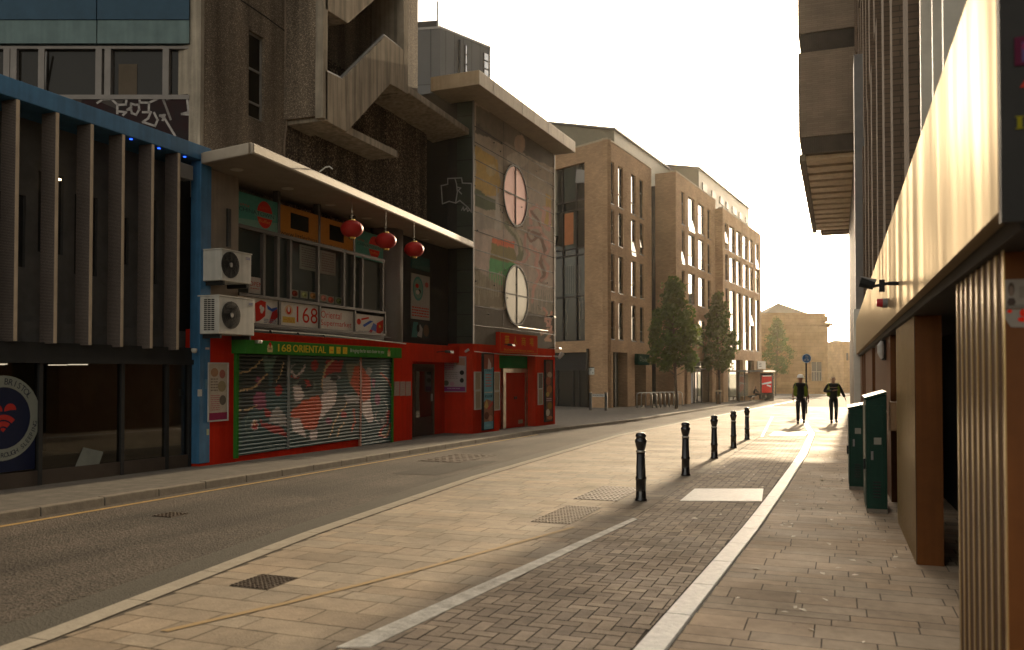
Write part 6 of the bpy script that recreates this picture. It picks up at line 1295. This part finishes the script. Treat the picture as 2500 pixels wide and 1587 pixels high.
# ---------------------------------------------------------------- people
def skin(name, nodes, edges, mt, parent, root=0, sub=2):
    me = bpy.data.meshes.new(name); base = BASE[parent.name]
    me.from_pydata([Vector(n[0])-base for n in nodes], edges, []); o = bpy.data.objects.new(name, me); col.objects.link(o)
    sk = o.modifiers.new('skin', 'SKIN'); sk.use_smooth_shade = True
    for i, n in enumerate(nodes):
        r = n[1]; r = r if isinstance(r, tuple) else (r, r); me.skin_vertices[0].data[i].radius = r; me.skin_vertices[0].data[i].use_root = (i == root)
    sb = o.modifiers.new('sub', 'SUBSURF'); sb.levels = sub; sb.render_levels = sub
    dg = bpy.context.evaluated_depsgraph_get(); nm_ = bpy.data.meshes.new_from_object(o.evaluated_get(dg)); o.modifiers.clear(); o.data = nm_; nm_.materials.clear(); nm_.materials.append(mt)
    for p in nm_.polygons: p.use_smooth = True
    o.parent = parent; BASE[o.name] = base; return o
M['skin'] = mat('skin', (0.20,0.10,0.065), .5); M['bcloth'] = mat('black_cloth', (0.012,0.012,0.014), .8, var=.2); M['hivis'] = mat('hi_vis_yellow', (0.10,0.14,0.01), .8); M['hair'] = mat('dark_hair', (0.03,0.02,0.015), .7)
def person(px, py, htot, face, label, helmet=False, arms=None, legs=None, sleeves=True, stride=.16):
    g = GR(px, py); g.z = gz(g.y)+.018; s = htot/1.8; t = thing('person', g, label, 'person'); f = Vector((math.sin(face), math.cos(face), 0)); l = Vector((f.y, -f.x, 0))   # l: the person's right
    def J(a, b, c): return g+(l*a+f*b+Vector((0,0,c)))*s
    hip = .93; st = stride
    # legs: right forward, left back
    R_h, L_h = J(.09,0,hip-.04), J(-.09,0,hip-.04); R_k, L_k = J(.10,.10+st*.4,.50), J(-.10,.02,.49); R_a, L_a = J(.10,st,.09), J(-.11,-st*.9,.12)
    (ra1, ra2, ra3), (la1, la2, la3) = arms
    RS, LS = J(.19,0,1.44), J(-.19,0,1.44)
    nodes = [(J(0,0,hip),(.10*s,.07*s)),(J(0,.0,1.10),(.095*s,.06*s)),(J(0,0,1.30),(.11*s,.07*s)),(J(0,0,1.44),(.085*s,.06*s)),(J(0,.01,1.52),.052*s),(J(0,.03,1.58),.056*s),(J(0,.035,1.68),(.078*s,.095*s)),(J(0,.02,1.745),(.062*s,.075*s)),
             (RS,.060*s),(J(*ra1),.045*s),(J(*ra2),.034*s),(LS,.060*s),(J(*la1),.045*s),(J(*la2),.034*s),
             (R_h,.088*s),(R_k,.060*s),(R_a,.042*s),(J(.11,st+.14,.035),.036*s),(L_h,.088*s),(L_k,.060*s),(L_a,.042*s),(J(-.12,-st*.9+.14,.035),.036*s)]
    ed = [(0,1),(1,2),(2,3),(3,4),(4,5),(5,6),(6,7),(3,8),(8,9),(9,10),(3,11),(11,12),(12,13),(0,14),(14,15),(15,16),(16,17),(0,18),(18,19),(19,20),(20,21)]
    body = skin('body', nodes, ed, M['skin'], t)
    # hands: palm and five fingers
    for k, (w, tip) in enumerate([(J(*ra2), J(*ra3)), (J(*la2), J(*la3))]):
        d = (tip-w).normalized(); sd = l if k == 0 else -l; side = d.cross(sd).normalized()
        nn = [(w,.026*s),(w+d*.05*s,(.030*s,.018*s)),(w+d*.09*s,(.034*s,.017*s))]; ee = [(0,1),(1,2)]
        for j in range(4):
            o_ = side*(j-1.5)*.017*s; L = (.065,.075,.07,.055)[j]*s; i0 = len(nn)
            nn += [(w+d*.10*s+o_,.009*s),(w+d*(.10*s+L*.5)+o_-sd*.008*s,.008*s),(w+d*(.10*s+L)+o_-sd*.025*s,.007*s)]; ee += [(2,i0),(i0,i0+1),(i0+1,i0+2)]
        i0 = len(nn); nn += [(w+d*.05*s-side*.03*s,.011*s),(w+d*.085*s-side*.048*s,.009*s)]; ee += [(1,i0),(i0,i0+1)]
        skin('hand', nn, ee, M['skin'], t, sub=1)
    # face details
    b = MB(); b.prism([J(-.012,.125,1.655),J(.012,.125,1.655),J(0,.118,1.70)], f*.022*s); b.build('nose', M['skin'], t)
    for q in (-1,1): MB().lathe(J(q*.032,.118,1.695), [(0,-.009),(.011,-.006),(.011,.006),(0,.009)], n=8).build('eye', M['hair'], t)
    b = MB(); b.prism([J(-.024,.116,1.622),J(.024,.116,1.622),J(.02,.12,1.632),J(-.02,.12,1.632)], f*.006*s); b.build('mouth', mat('lips', (0.16,0.05,0.04), .5), t)
    for q in (-1,1): MB().lathe(J(q*.084,.02,1.66), [(0,-.03),(.013,-.015),(.015,.015),(0,.03)], n=8).build('ear', M['skin'], t)
    # clothes: trousers, top, open hi-vis waistcoat, shoes
    tn = [(J(0,0,hip),(.142*s,.112*s)),(R_h,.100*s),(R_k,.074*s),(R_a,.056*s),(L_h,.100*s),(L_k,.074*s),(L_a,.056*s),(J(0,0,1.05),(.135*s,.10*s))]
    skin('trousers', tn, [(0,1),(1,2),(2,3),(0,4),(4,5),(5,6),(0,7)], M['bcloth'], t)
    tp = [(J(0,0,1.20),(.165*s,.125*s)),(J(0,0,.90),(.165*s,.13*s)),(J(0,0,1.36),(.18*s,.13*s)),(J(0,0,1.45),(.125*s,.10*s)),(RS,.074*s),(LS,.074*s)]; te = [(0,1),(0,2),(2,3),(3,4),(3,5)]
    if sleeves: tp += [(J(*ra1),.060*s),(J(*ra2),.047*s),(J(*la1),.060*s),(J(*la2),.047*s)]; te += [(4,6),(6,7),(5,8),(8,9)]
    else: tp += [(RS.lerp(J(*ra1),.6),.066*s),(LS.lerp(J(*la1),.6),.066*s)]; te += [(4,6),(5,7)]
    skin('top', tp, te, M['bcloth'], t)
    for q, sh_ in ((1,RS),(-1,LS)):
        vn = [(J(q*.115,-.0,1.44),(.075*s,.11*s)),(J(q*.135,.01,1.25),(.065*s,.138*s)),(J(q*.135,.0,.99),(.065*s,.142*s)),(J(q*.17,0,1.44),.085*s)]
        skin('hi_vis_panel', vn, [(0,1),(1,2),(0,3)], M['hivis'], t)
    for a_, tp_ in ((R_a,J(.11,st+.16,.035)),(L_a,J(-.12,-st*.9+.16,.035))):
        skin('shoe', [(a_-Vector((0,0,.035*s)),.060*s),(a_*.5+tp_*.5-Vector((0,0,.02*s)),.056*s),(tp_,.050*s)], [(0,1),(1,2)], M['black'], t, sub=1)
    if helmet:
        c = J(0,.02,1.70); prof = [(.142*s,0),(.118*s,.012*s),(.116*s,.05*s),(.095*s,.095*s),(.055*s,.122*s),(0,.13*s)]
        MB().lathe(c, prof, n=20).build('hard_hat', mat('hat_white', (0.75,0.73,0.70), .35), t, smooth=True)
    else:
        skin('hair', [(J(0,-.01,1.70),(.085*s,.095*s)),(J(0,0,1.76),(.07*s,.08*s))], [(0,1)], M['hair'], t)
    return t
cf = math.pi-R(4)      # walking towards the camera
person(1955,1036,1.86,cf,'man in a white hard hat and open hi-vis waistcoat walking beside the blue sign',True,arms=(((.24,-.08,1.17),(.27,.08,.96),(.26,.14,.84)),((-.24,-.02,1.16),(-.28,-.02,.90),(-.27,.02,.78))),sleeves=False,stride=.17)
person(2035,1034,1.84,cf-R(6),'bareheaded man with one hand raised to his chest and a hi-vis waistcoat',False,arms=(((.33,-.02,1.20),(.06,.24,1.24),(-.04,.25,1.26)),((-.33,-.08,1.20),(-.42,-.04,.98),(-.47,-.02,.86))),stride=.14)
# person sitting in the shelter
gs = Vector((xs_[0]+.55, ya-3.6, gz(ya)+.1)); t = thing('person', gs, 'person in dark clothes sitting on the bus shelter bench', 'person')
def Js(a,b,c): return gs+Vector((a,b,c))
skin('body', [(Js(-.1,0,.58),(.14,.12)),(Js(-.08,0,.85),(.13,.1)),(Js(0,0,1.08),(.15,.1)),(Js(.04,0,1.2),.055),(Js(.09,0,1.33),(.08,.095)),(Js(.02,-.19,1.03),.06),(Js(.18,-.2,.82),.045),(Js(.38,-.08,.74),.036),(Js(.02,.19,1.03),.06),(Js(.18,.2,.82),.045),(Js(.38,.08,.74),.036),
   (Js(.3,-.13,.60),.085),(Js(.42,-.13,.56),.065),(Js(.42,-.13,.12),.045),(Js(.58,-.13,.04),.04),(Js(.3,.13,.60),.085),(Js(.45,.13,.56),.065),(Js(.52,.13,.12),.045),(Js(.66,.13,.04),.04)],
   [(0,1),(1,2),(2,3),(3,4),(2,5),(5,6),(6,7),(2,8),(8,9),(9,10),(0,11),(11,12),(12,13),(13,14),(0,15),(15,16),(16,17),(17,18)], M['skin'], t)
skin('coat', [(Js(-.1,0,.58),(.16,.14)),(Js(-.08,0,.85),(.15,.12)),(Js(0,0,1.08),(.17,.12)),(Js(.02,-.19,1.03),.075),(Js(.18,-.2,.82),.06),(Js(.34,-.1,.75),.048),(Js(.02,.19,1.03),.075),(Js(.18,.2,.82),.06),(Js(.34,.1,.75),.048)], [(0,1),(1,2),(2,3),(3,4),(4,5),(2,6),(6,7),(7,8)], M['bcloth'], t)
skin('trousers', [(Js(-.08,0,.58),(.15,.13)),(Js(.3,-.13,.60),.098),(Js(.42,-.13,.56),.08),(Js(.42,-.13,.14),.06),(Js(.3,.13,.60),.098),(Js(.45,.13,.56),.08),(Js(.52,.13,.14),.06)], [(0,1),(1,2),(2,3),(0,4),(4,5),(5,6)], M['bcloth'], t)

# ---------------------------------------------------------------- right hand building
M['bronze'] = mat('bronze_cladding', (0.135,0.047,0.011), 0.5, spec=.15, var=.18, streak=.2); M['bar'] = mat('bronze_bar', (0.50,0.36,0.16), 0.28, metal=.75, var=.12)
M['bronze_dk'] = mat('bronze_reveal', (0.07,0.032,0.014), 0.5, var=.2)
t = thing('panelled_building', (.8, 10, gz(10)), 'near building with a polished pale metal band over bronze slatted piers', 'building')
def ym(x, px_): r = ray(px_, 800); return r.y*x/r.x
m_, tp_, bs = nm('polished_panel'); L = tp_.links.new; bs.inputs['Base Color'].default_value = (0.085,0.064,0.036,1); bs.inputs['Metallic'].default_value = .85
gg = N(tp_,'ShaderNodeNewGeometry'); mp = N(tp_,'ShaderNodeMapping'); mp.inputs['Scale'].default_value = (1,1.6,.25); L(gg.outputs['Position'], mp.inputs['Vector']); nz_ = N(tp_,'ShaderNodeTexNoise'); nz_.inputs['Scale'].default_value = 1.6; nz_.inputs['Detail'].default_value = 5; L(mp.outputs[0], nz_.inputs['Vector'])
mr_ = N(tp_,'ShaderNodeMapRange'); mr_.inputs[1].default_value = .35; mr_.inputs[2].default_value = .65; mr_.inputs[3].default_value = .28; mr_.inputs[4].default_value = .48; L(nz_.outputs['Fac'], mr_.inputs[0]); L(mr_.outputs[0], bs.inputs['Roughness'])
bp = N(tp_,'ShaderNodeBump'); bp.inputs['Strength'].default_value = .05; bp.inputs['Distance'].default_value = .05; L(nz_.outputs['Fac'], bp.inputs['Height']); L(bp.outputs[0], bs.inputs['Normal']); tp_.nodes.remove(bs); gl2 = N(tp_,'ShaderNodeBsdfAnisotropic'); df2 = N(tp_,'ShaderNodeBsdfDiffuse'); ms2 = N(tp_,'ShaderNodeMixShader'); ms2.inputs[0].default_value = .8
df2.inputs['Color'].default_value = (0.30,0.22,0.13,1); gl2.inputs['Color'].default_value = (0.46,0.40,0.30,1); L(mr_.outputs[0], gl2.inputs['Roughness']); L(bp.outputs[0], gl2.inputs['Normal']); L(df2.outputs[0], ms2.inputs[1]); L(gl2.outputs[0], ms2.inputs[2]); L(ms2.outputs[0], tp_.nodes['Material Output'].inputs[0]); M['panel'] = m_
y = 3.23; ys_p = [3.23]
while ys_p[-1] < 27.5: ys_p.append(min(28.0, ys_p[-1]+2.9))
band = None
for y0, y1 in zip(ys_p, ys_p[1:]):
    MB().box(.5,.56,y0+.0015,y1-.0015,2.03,3.01).build('metal_panel', M['panel'], t)
MB().box(.565,1.6,3.24,28,1.97,2.028).build('soffit', M['dark'], t)
MB().box(.561,1.5,3.245,28,2.03,3.0).build('band_core', M['dark'], t)
MB().box(.502,3.0,3.19,3.23,1.99,5.5).build('end_cladding', mat('black_cladding_end', (0.018,0.017,0.016), .5, var=.2), t)
PY3 = YM(3.19)
def zr_p(x, y): return 2390+x*.19608, 60+y*.19608
sign(PY3, 'wall_poster', 'torn pink and blue poster on the black end wall at the right edge', 'poster', *( [PY3.px(2476,100)[0], PY3.px(2476,100)[0]+.10, PY3.px(2476,162)[1], PY3.px(2476,93)[1]] ), [('r',.2,.1,.9,.8,(0.07,0.05,0.12)),('d',.5,.65,.3,.2,(0.15,0.02,0.06))], (0.07,0.014,0.03), th=.006)
b = MB(); x0 = PY3.px(2489,200)[0]; b.text(PY3, 'A', x0, PY3.px(2480,216)[1], x0+.09, PY3.px(2480,168)[1], 0, .004); o = b.build('red_letter', flat((0.30,0.03,0.02)), tags=dict(label='part of a large red letter A on the black end wall', cat='lettering'))
b = MB(); x0 = PY3.px(2483,300)[0]; b.text(PY3, 'I', x0, PY3.px(2480,316)[1], x0+.014, PY3.px(2480,285)[1], 0, .004); b.pbox(PY3,x0-.006,x0+.020,PY3.px(2480,316)[1],PY3.px(2480,313.5)[1],.0045,.005); b.pbox(PY3,x0-.006,x0+.020,PY3.px(2480,287.5)[1],PY3.px(2480,285)[1],.0045,.005); b.build('yellow_letter', flat((0.16,0.14,0.012)), tags=dict(label='yellow capital letter I on the black end wall', cat='lettering'))
def pier(y0, y1, bars, x0=.6, x1=1.1, name='slatted_pier', dep=.004, bw=.04, mt='bronze'):
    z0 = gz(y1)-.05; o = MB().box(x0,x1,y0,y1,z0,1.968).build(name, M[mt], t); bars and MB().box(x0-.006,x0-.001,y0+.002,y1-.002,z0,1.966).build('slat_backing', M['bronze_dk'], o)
    if bars: 
        for y in bars: MB().box(x0-.0065-dep,x0-.0065,y-bw/2,y+bw/2,gz(y)+.0,1.965).build('slat', M['bar'], o)
    return o
pier(3.82, 5.17, [ym(.575, p) for p in (2329,2339,2350,2362.5,2375.5,2389.5,2404.5,2420.5,2438)])
y2a, y2b = 7.9, ym(.6,2189)
pier(y2a, y2b, frange(y2a+.06, y2b-.05, .125), x1=.80, bw=.035, dep=.002)
y3 = 12.0; pier(y3, ym(.6,2133), [], x0=.62, x1=.83, name='plain_pier')
pier(ym(.6,2133)+1.5, ym(.6,2110), [], x0=.62, name='plain_pier'); pier(ym(.6,2110)+1.2, 24.5, [], x0=.62, name='plain_pier'); pier(26, 28, [], x0=.62, name='plain_pier')
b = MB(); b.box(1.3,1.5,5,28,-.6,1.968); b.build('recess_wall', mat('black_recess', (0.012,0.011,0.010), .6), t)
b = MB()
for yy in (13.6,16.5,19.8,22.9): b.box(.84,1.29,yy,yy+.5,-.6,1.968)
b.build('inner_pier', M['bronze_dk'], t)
for yy in (6.1,): MB().box(1.25,1.298,yy,yy+1.6,-.15,1.95).build('door', M['dark'], t)
# upper storeys
M['fin'] = mat_brick('brown_brick_fin', (0.19,0.135,0.095), (0.155,0.11,0.078), (0.10,0.08,0.06), ang=0, bw=.24, rh=.08)
b = MB(); b.box(1.0,1.2,3.4,61,3.0,22); b.build('upper_wall', M['glass'], t)
b = MB()
for z in (3.02,5.6,8.4,11.2,14.0,16.8): b.box(.92,.999,3.4,61,z,z+.55)
b.build('spandrel', M['dark'], t)
rr = random.Random(9)
fy = [ym(.72, p) for p in (2219,2181,2161,2144,2131)]; step = 2.5
while fy[-1] < 58: fy.append(fy[-1]+step)
for k, yy in enumerate(fy):
    z = 3.012
    for j, (za, zb2) in enumerate([(3.012,8.4),(8.42,14.0),(14.02,19.6)]):
        dy = (0, .9, .3)[j]*(1 if k else 0); MB().box(.74,.998,yy+dy,yy+dy+(.55 if k%2 else .75),za,zb2-.02).build('brick_fin', M['fin'], t)
wm_ = mat('white_mullion', (0.62,0.58,0.5), .4)
for p in (2268,2300,2328): y_ = ym(.85,p); MB().box(.80,.998,y_,y_+.09,3.012,9).build('mullion', wm_, t)
# far end wall strips
for k,(y0_,y1_,x_,m__) in enumerate([(28.0,28.6,.44,'steel'),(28.7,30.0,.52,'grey')]): MB().box(x_,1.0,y0_,y1_,gz(y1_)-.05,3.4+8*k).build('corner_pier', M[m__], t)
b = MB(); b.box(.70,2.0,30.0,61.4,gz(61),11.3); b.build('far_wall', mat('far_wall_panels', (0.20,0.16,0.12), .6, streak=.2), t)
# overhanging wing
PO2 = YM(40.0)
t = thing('overhanging_wing', (-.4, 50, 11.2), 'brown brick upper storeys overhanging the pavement on a slatted soffit', 'building')
xl, xr = PO2.px(1950,340)[0], .98
def oz(y): return PO2.px(2000, y)[1]
zS = oz(371)
M['wing'] = mat_brick('wing_brick', (0.28,0.22,0.16), (0.24,0.185,0.135), (0.18,0.14,0.11), ang=0, bw=.5, rh=.09)
for y0_, y1_ in [(331,124),(76,-120)]: MB().box(xl,xr,40.0,61.5,oz(y0_),oz(y1_)).build('brick_band', M['wing'], t)
for y0_, y1_ in [(371,331),(124,76)]:
    b = MB(); b.box(xl+.12,xr,40.1,61.4,oz(y0_)+.002,oz(y1_)-.002)
    n_ = 26
    for k in range(n_): a = xl+.12+(xr-xl-.12)*k/n_; b.box(a,a+.03,40.03,40.099,oz(y0_)+.03,oz(y1_)-.03)
    b.build('louvre_band', mat('brown_louvre', (0.085,0.07,0.055), .6), t)
MB().box(xl-.0,xl+.28,40.2,61.5,zS-.30,zS).build('soffit_edge_beam', mat('soffit_beam', (0.16,0.13,0.09), .7), t)
b = MB(); b.box(xl+.28,xr,40.0,61.5,zS-.04,zS); b.build('soffit', mat('soffit_board', (0.12,0.095,0.07), .8), t)
for k in range(13):
    y_ = 40.4+k*1.62; MB().box(xl+.29,xr-.05,y_,y_+1.1,zS-.22,zS-.041).build('soffit_slat', mat('pale_soffit_slat', (0.68,0.55,0.38), .5), t)
MB().box(xl+.5,xr,61.5,63.5,zS-.2,zS+2).build('far_step', M['wing'], t)
# cabinets, box, camera, alarm, lamp
M['cab'] = mat('dark_green_paint', (0.012,0.040,0.028), .4, var=.2, streak=.15)
def cabinet(yf, xa, xb, yt0, yt1, depth, label):
    P = YM(yf); x0 = P.px(xa,1100)[0]; x1 = P.px(xb,1100)[0]; za = P.px(xa,yt0)[1]; zb2 = P.px(xb,yt1)[1]; z0 = gz(yf)+.01
    t = thing('utility_cabinet', ((x0+x1)/2, yf+depth/2, z0), label, 'cabinet', 'green utility cabinets against the bronze wall')
    MB().hexa([(x0,yf,z0),(x1,yf,z0),(x1,yf+depth,z0-.03),(x0,yf+depth,z0-.03),(x0,yf,za),(x1,yf,zb2),(x1,yf+depth,zb2),(x0,yf+depth,za)]).build('cabinet_body', M['cab'], t, bevel=.012)
    MB().hexa([(x0-.015,yf-.015,za+.002),(x1+.0,yf-.015,zb2+.002),(x1,yf+depth+.01,zb2+.002),(x0-.015,yf+depth+.01,za+.002),(x0-.015,yf-.015,za+.03),(x1,yf-.015,zb2+.03),(x1,yf+depth+.01,zb2+.03),(x0-.015,yf+depth+.01,za+.03)]).build('lid', M['cab'], t)
    f_ = MB(); f_.pbox(YM(yf),x0+.03,x1-.03,z0+.10,min(za,zb2)-.06,.001,.008); f_.build('front_door', M['cab'], t, bevel=.003)
    f_ = MB()
    for q_ in range(6): f_.pbox(YM(yf),x0+.07,x1-.07,z0+.18+q_*.035,z0+.195+q_*.035,.009,.014)
    f_.build('vent', M['dark'], t); MB().pbox(YM(yf),x0+.05,x0+.075,z0+.62,z0+.72,.009,.02).build('lock', M['grey'], t); MB().pbox(YM(yf),(x0+x1)/2-.03,(x0+x1)/2+.05,z0+.8,z0+.88,.009,.011).build('torn_label', flat((0.25,0.24,0.2)), t)
    MB().pbox(YM(yf),x0,x1,z0-.02,z0+.05,.001,.02).build('base', M['kerb'], t)
    MB().box(x0-.008,x0-.001,yf+.05,yf+depth-.05,z0+.08,za-.06).build('door', M['cab'], t); MB().box(x0-.03,x0-.009,yf+.1,yf+.13,z0+.5,z0+.62).build('handle', M['dark'], t)
cabinet(10.9,2115,2166,977,962,1.1,'nearer and larger dark green street cabinet against the bronze wall')
cabinet(13.2,2073,2113,1000,992,1.0,'farther dark green street cabinet beside the bright pavement')
P = YM(10.95); r4 = sg(P,2173,982,2194,1052); fix('meter_box', P.p(r4[0],r4[2],0), 'small pale brown box fixed to the bronze wall by the cabinets', 'meter box', [('casing', MB().pbox(P,*r4,-.2,0), mat('box_tan', (0.22,0.13,0.07), .5)), ('door', MB().pbox(P,r4[0]+.015,r4[1]-.015,r4[2]+.02,r4[3]-.02,.001,.01), mat('box_tan_door', (0.25,0.15,0.08), .5))])
yc = ym(.5,2195); P = YM(yc); c_ = lambda x,y: P.p(*P.px(x,y),0); b1 = MB(); b1.tube([c_(2207,692), c_(2168,692)], .018, n=8); b1.tube([c_(2168,692), c_(2128,700)], .014, n=8); b1.pbox(P,*sg(P,2146,684,2160,712),-.04,.04)
hd = MB(); hd.tube([c_(2134,697), c_(2100,688)], [.040,.047], n=12)
fix('security_camera', c_(2207,692), 'grey security camera on a long bracket from the polished band', 'camera', [('bracket', b1, M['dark']), ('head', hd, M['dark']), ('hood', MB().tube([c_(2138,690), c_(2099,682)], .03, n=8), M['grey'])])
ya_ = ym(.5,2168); P = YM(ya_); fix('alarm_sounder', P.p(*P.px(2160,740),0), 'small red alarm sounder on the polished metal band', 'alarm', [('base', MB().tube([P.p(*P.px(2167,740),0), P.p(*P.px(2155,740),0)], .05, n=14), M['grey']), ('red_dome', MB().tube([P.p(*P.px(2156,740),0), P.p(*P.px(2140,739),0)], [.05,.042], n=14), mat('alarm_red', (0.35,0.012,0.02), .3))])
yl = ym(.62,2163); P = YM(yl-.02); fix('wall_lamp', P.p(*P.px(2160,852),0), 'oval pale wall lamp with a dark housing on the bronze pier', 'lamp', [('housing', MB().pbox(P,*sg(P,2153,829,2163,879),-.3,.0), M['dark']), ('diffuser', MB().tube([P.p(*P.px(2153,854),.0)+Vector((0,-.0,-.12)), P.p(*P.px(2150,854),0)+Vector((0,0,-.04)), P.p(*P.px(2150,854),0)+Vector((0,0,.06)), P.p(*P.px(2153,854),0)+Vector((0,0,.12))], [.02,.045,.045,.02], n=12), mat('diffuser', (0.5,0.48,0.45), .4))])
for q_ in range(7):
    a_ = sx_(1872+q_*23); MB().pbox(PSt,a_,a_+.9,sz_(786),sz_(771),-.32,-.22).build('parapet_panel', M['stone'], bpy.data.objects['stone_building'])
PP3 = YM(3.82)
r4 = sg(PP3,2449,683,2530,752); sign(PP3, 'pasted_bill', 'white pasted bill with a dark portrait on the bronze pier', 'poster', *r4, [('d',.24,.66,.10,.24,(0.08,0.065,0.055)),('d',.24,.60,.075,.17,(0.17,0.13,0.11)),('p',[(.10,.20),(.16,.36),(.32,.36),(.38,.20),(.3,.10),(.16,.10)],(0.07,0.055,0.05)),('r',.48,.35,.98,.75,(0.19,0.17,0.15)),('l',.08,-.0,.98,.12,2,(0.1,0.09,0.08))], (0.24,0.22,0.20), th=.004)
r4 = sg(PP3,2452,756,2530,800); P_ = PP3; o = thing('torn_sticker', P_.p(r4[0],r4[2],0), 'torn white sticker with red blotches just below the pasted bill', 'sticker')
w, h = r4[1]-r4[0], r4[3]-r4[2]; MB().ppoly(P_,[(r4[0],r4[3]),(r4[0]+.02*w,r4[2]+.5*h),(r4[0]+.2*w,r4[2]+.05*h),(r4[1],r4[2]),(r4[1],r4[3])],0.001,.004).build('paper', flat((0.24,0.22,0.20)), o)
b = MB(); b.disc(P_, r4[0]+.16*w, r4[3]-.10*h, .08*w,.09*h,.0045,.006); b.disc(P_, r4[0]+.58*w, r4[3]-.2*h, .10*w,.2*h,.0045,.006); b.disc(P_, r4[0]+.55*w, r4[3]-.55*h, .14*w,.13*h,.0062,.0075); b.build('red_blotches', flat((0.65,0.03,0.015)), o)

# ---------------------------------------------------------------- haze in the low sun
hz_m = bpy.data.materials.new('haze'); hz_m.use_nodes = True; nt = hz_m.node_tree; nt.nodes.remove(nt.nodes['Principled BSDF'])
pv = nt.nodes.new('ShaderNodeVolumePrincipled'); pv.inputs['Color'].default_value = (1.0,0.88,0.70,1); pv.inputs['Density'].default_value = 0.00014; pv.inputs['Anisotropy'].default_value = 0.86
nt.links.new(pv.outputs[0], nt.nodes['Material Output'].inputs['Volume'])
MB().box(-175,175,-70,310,-9,32).build('haze', hz_m, tags=dict(kind='stuff'))
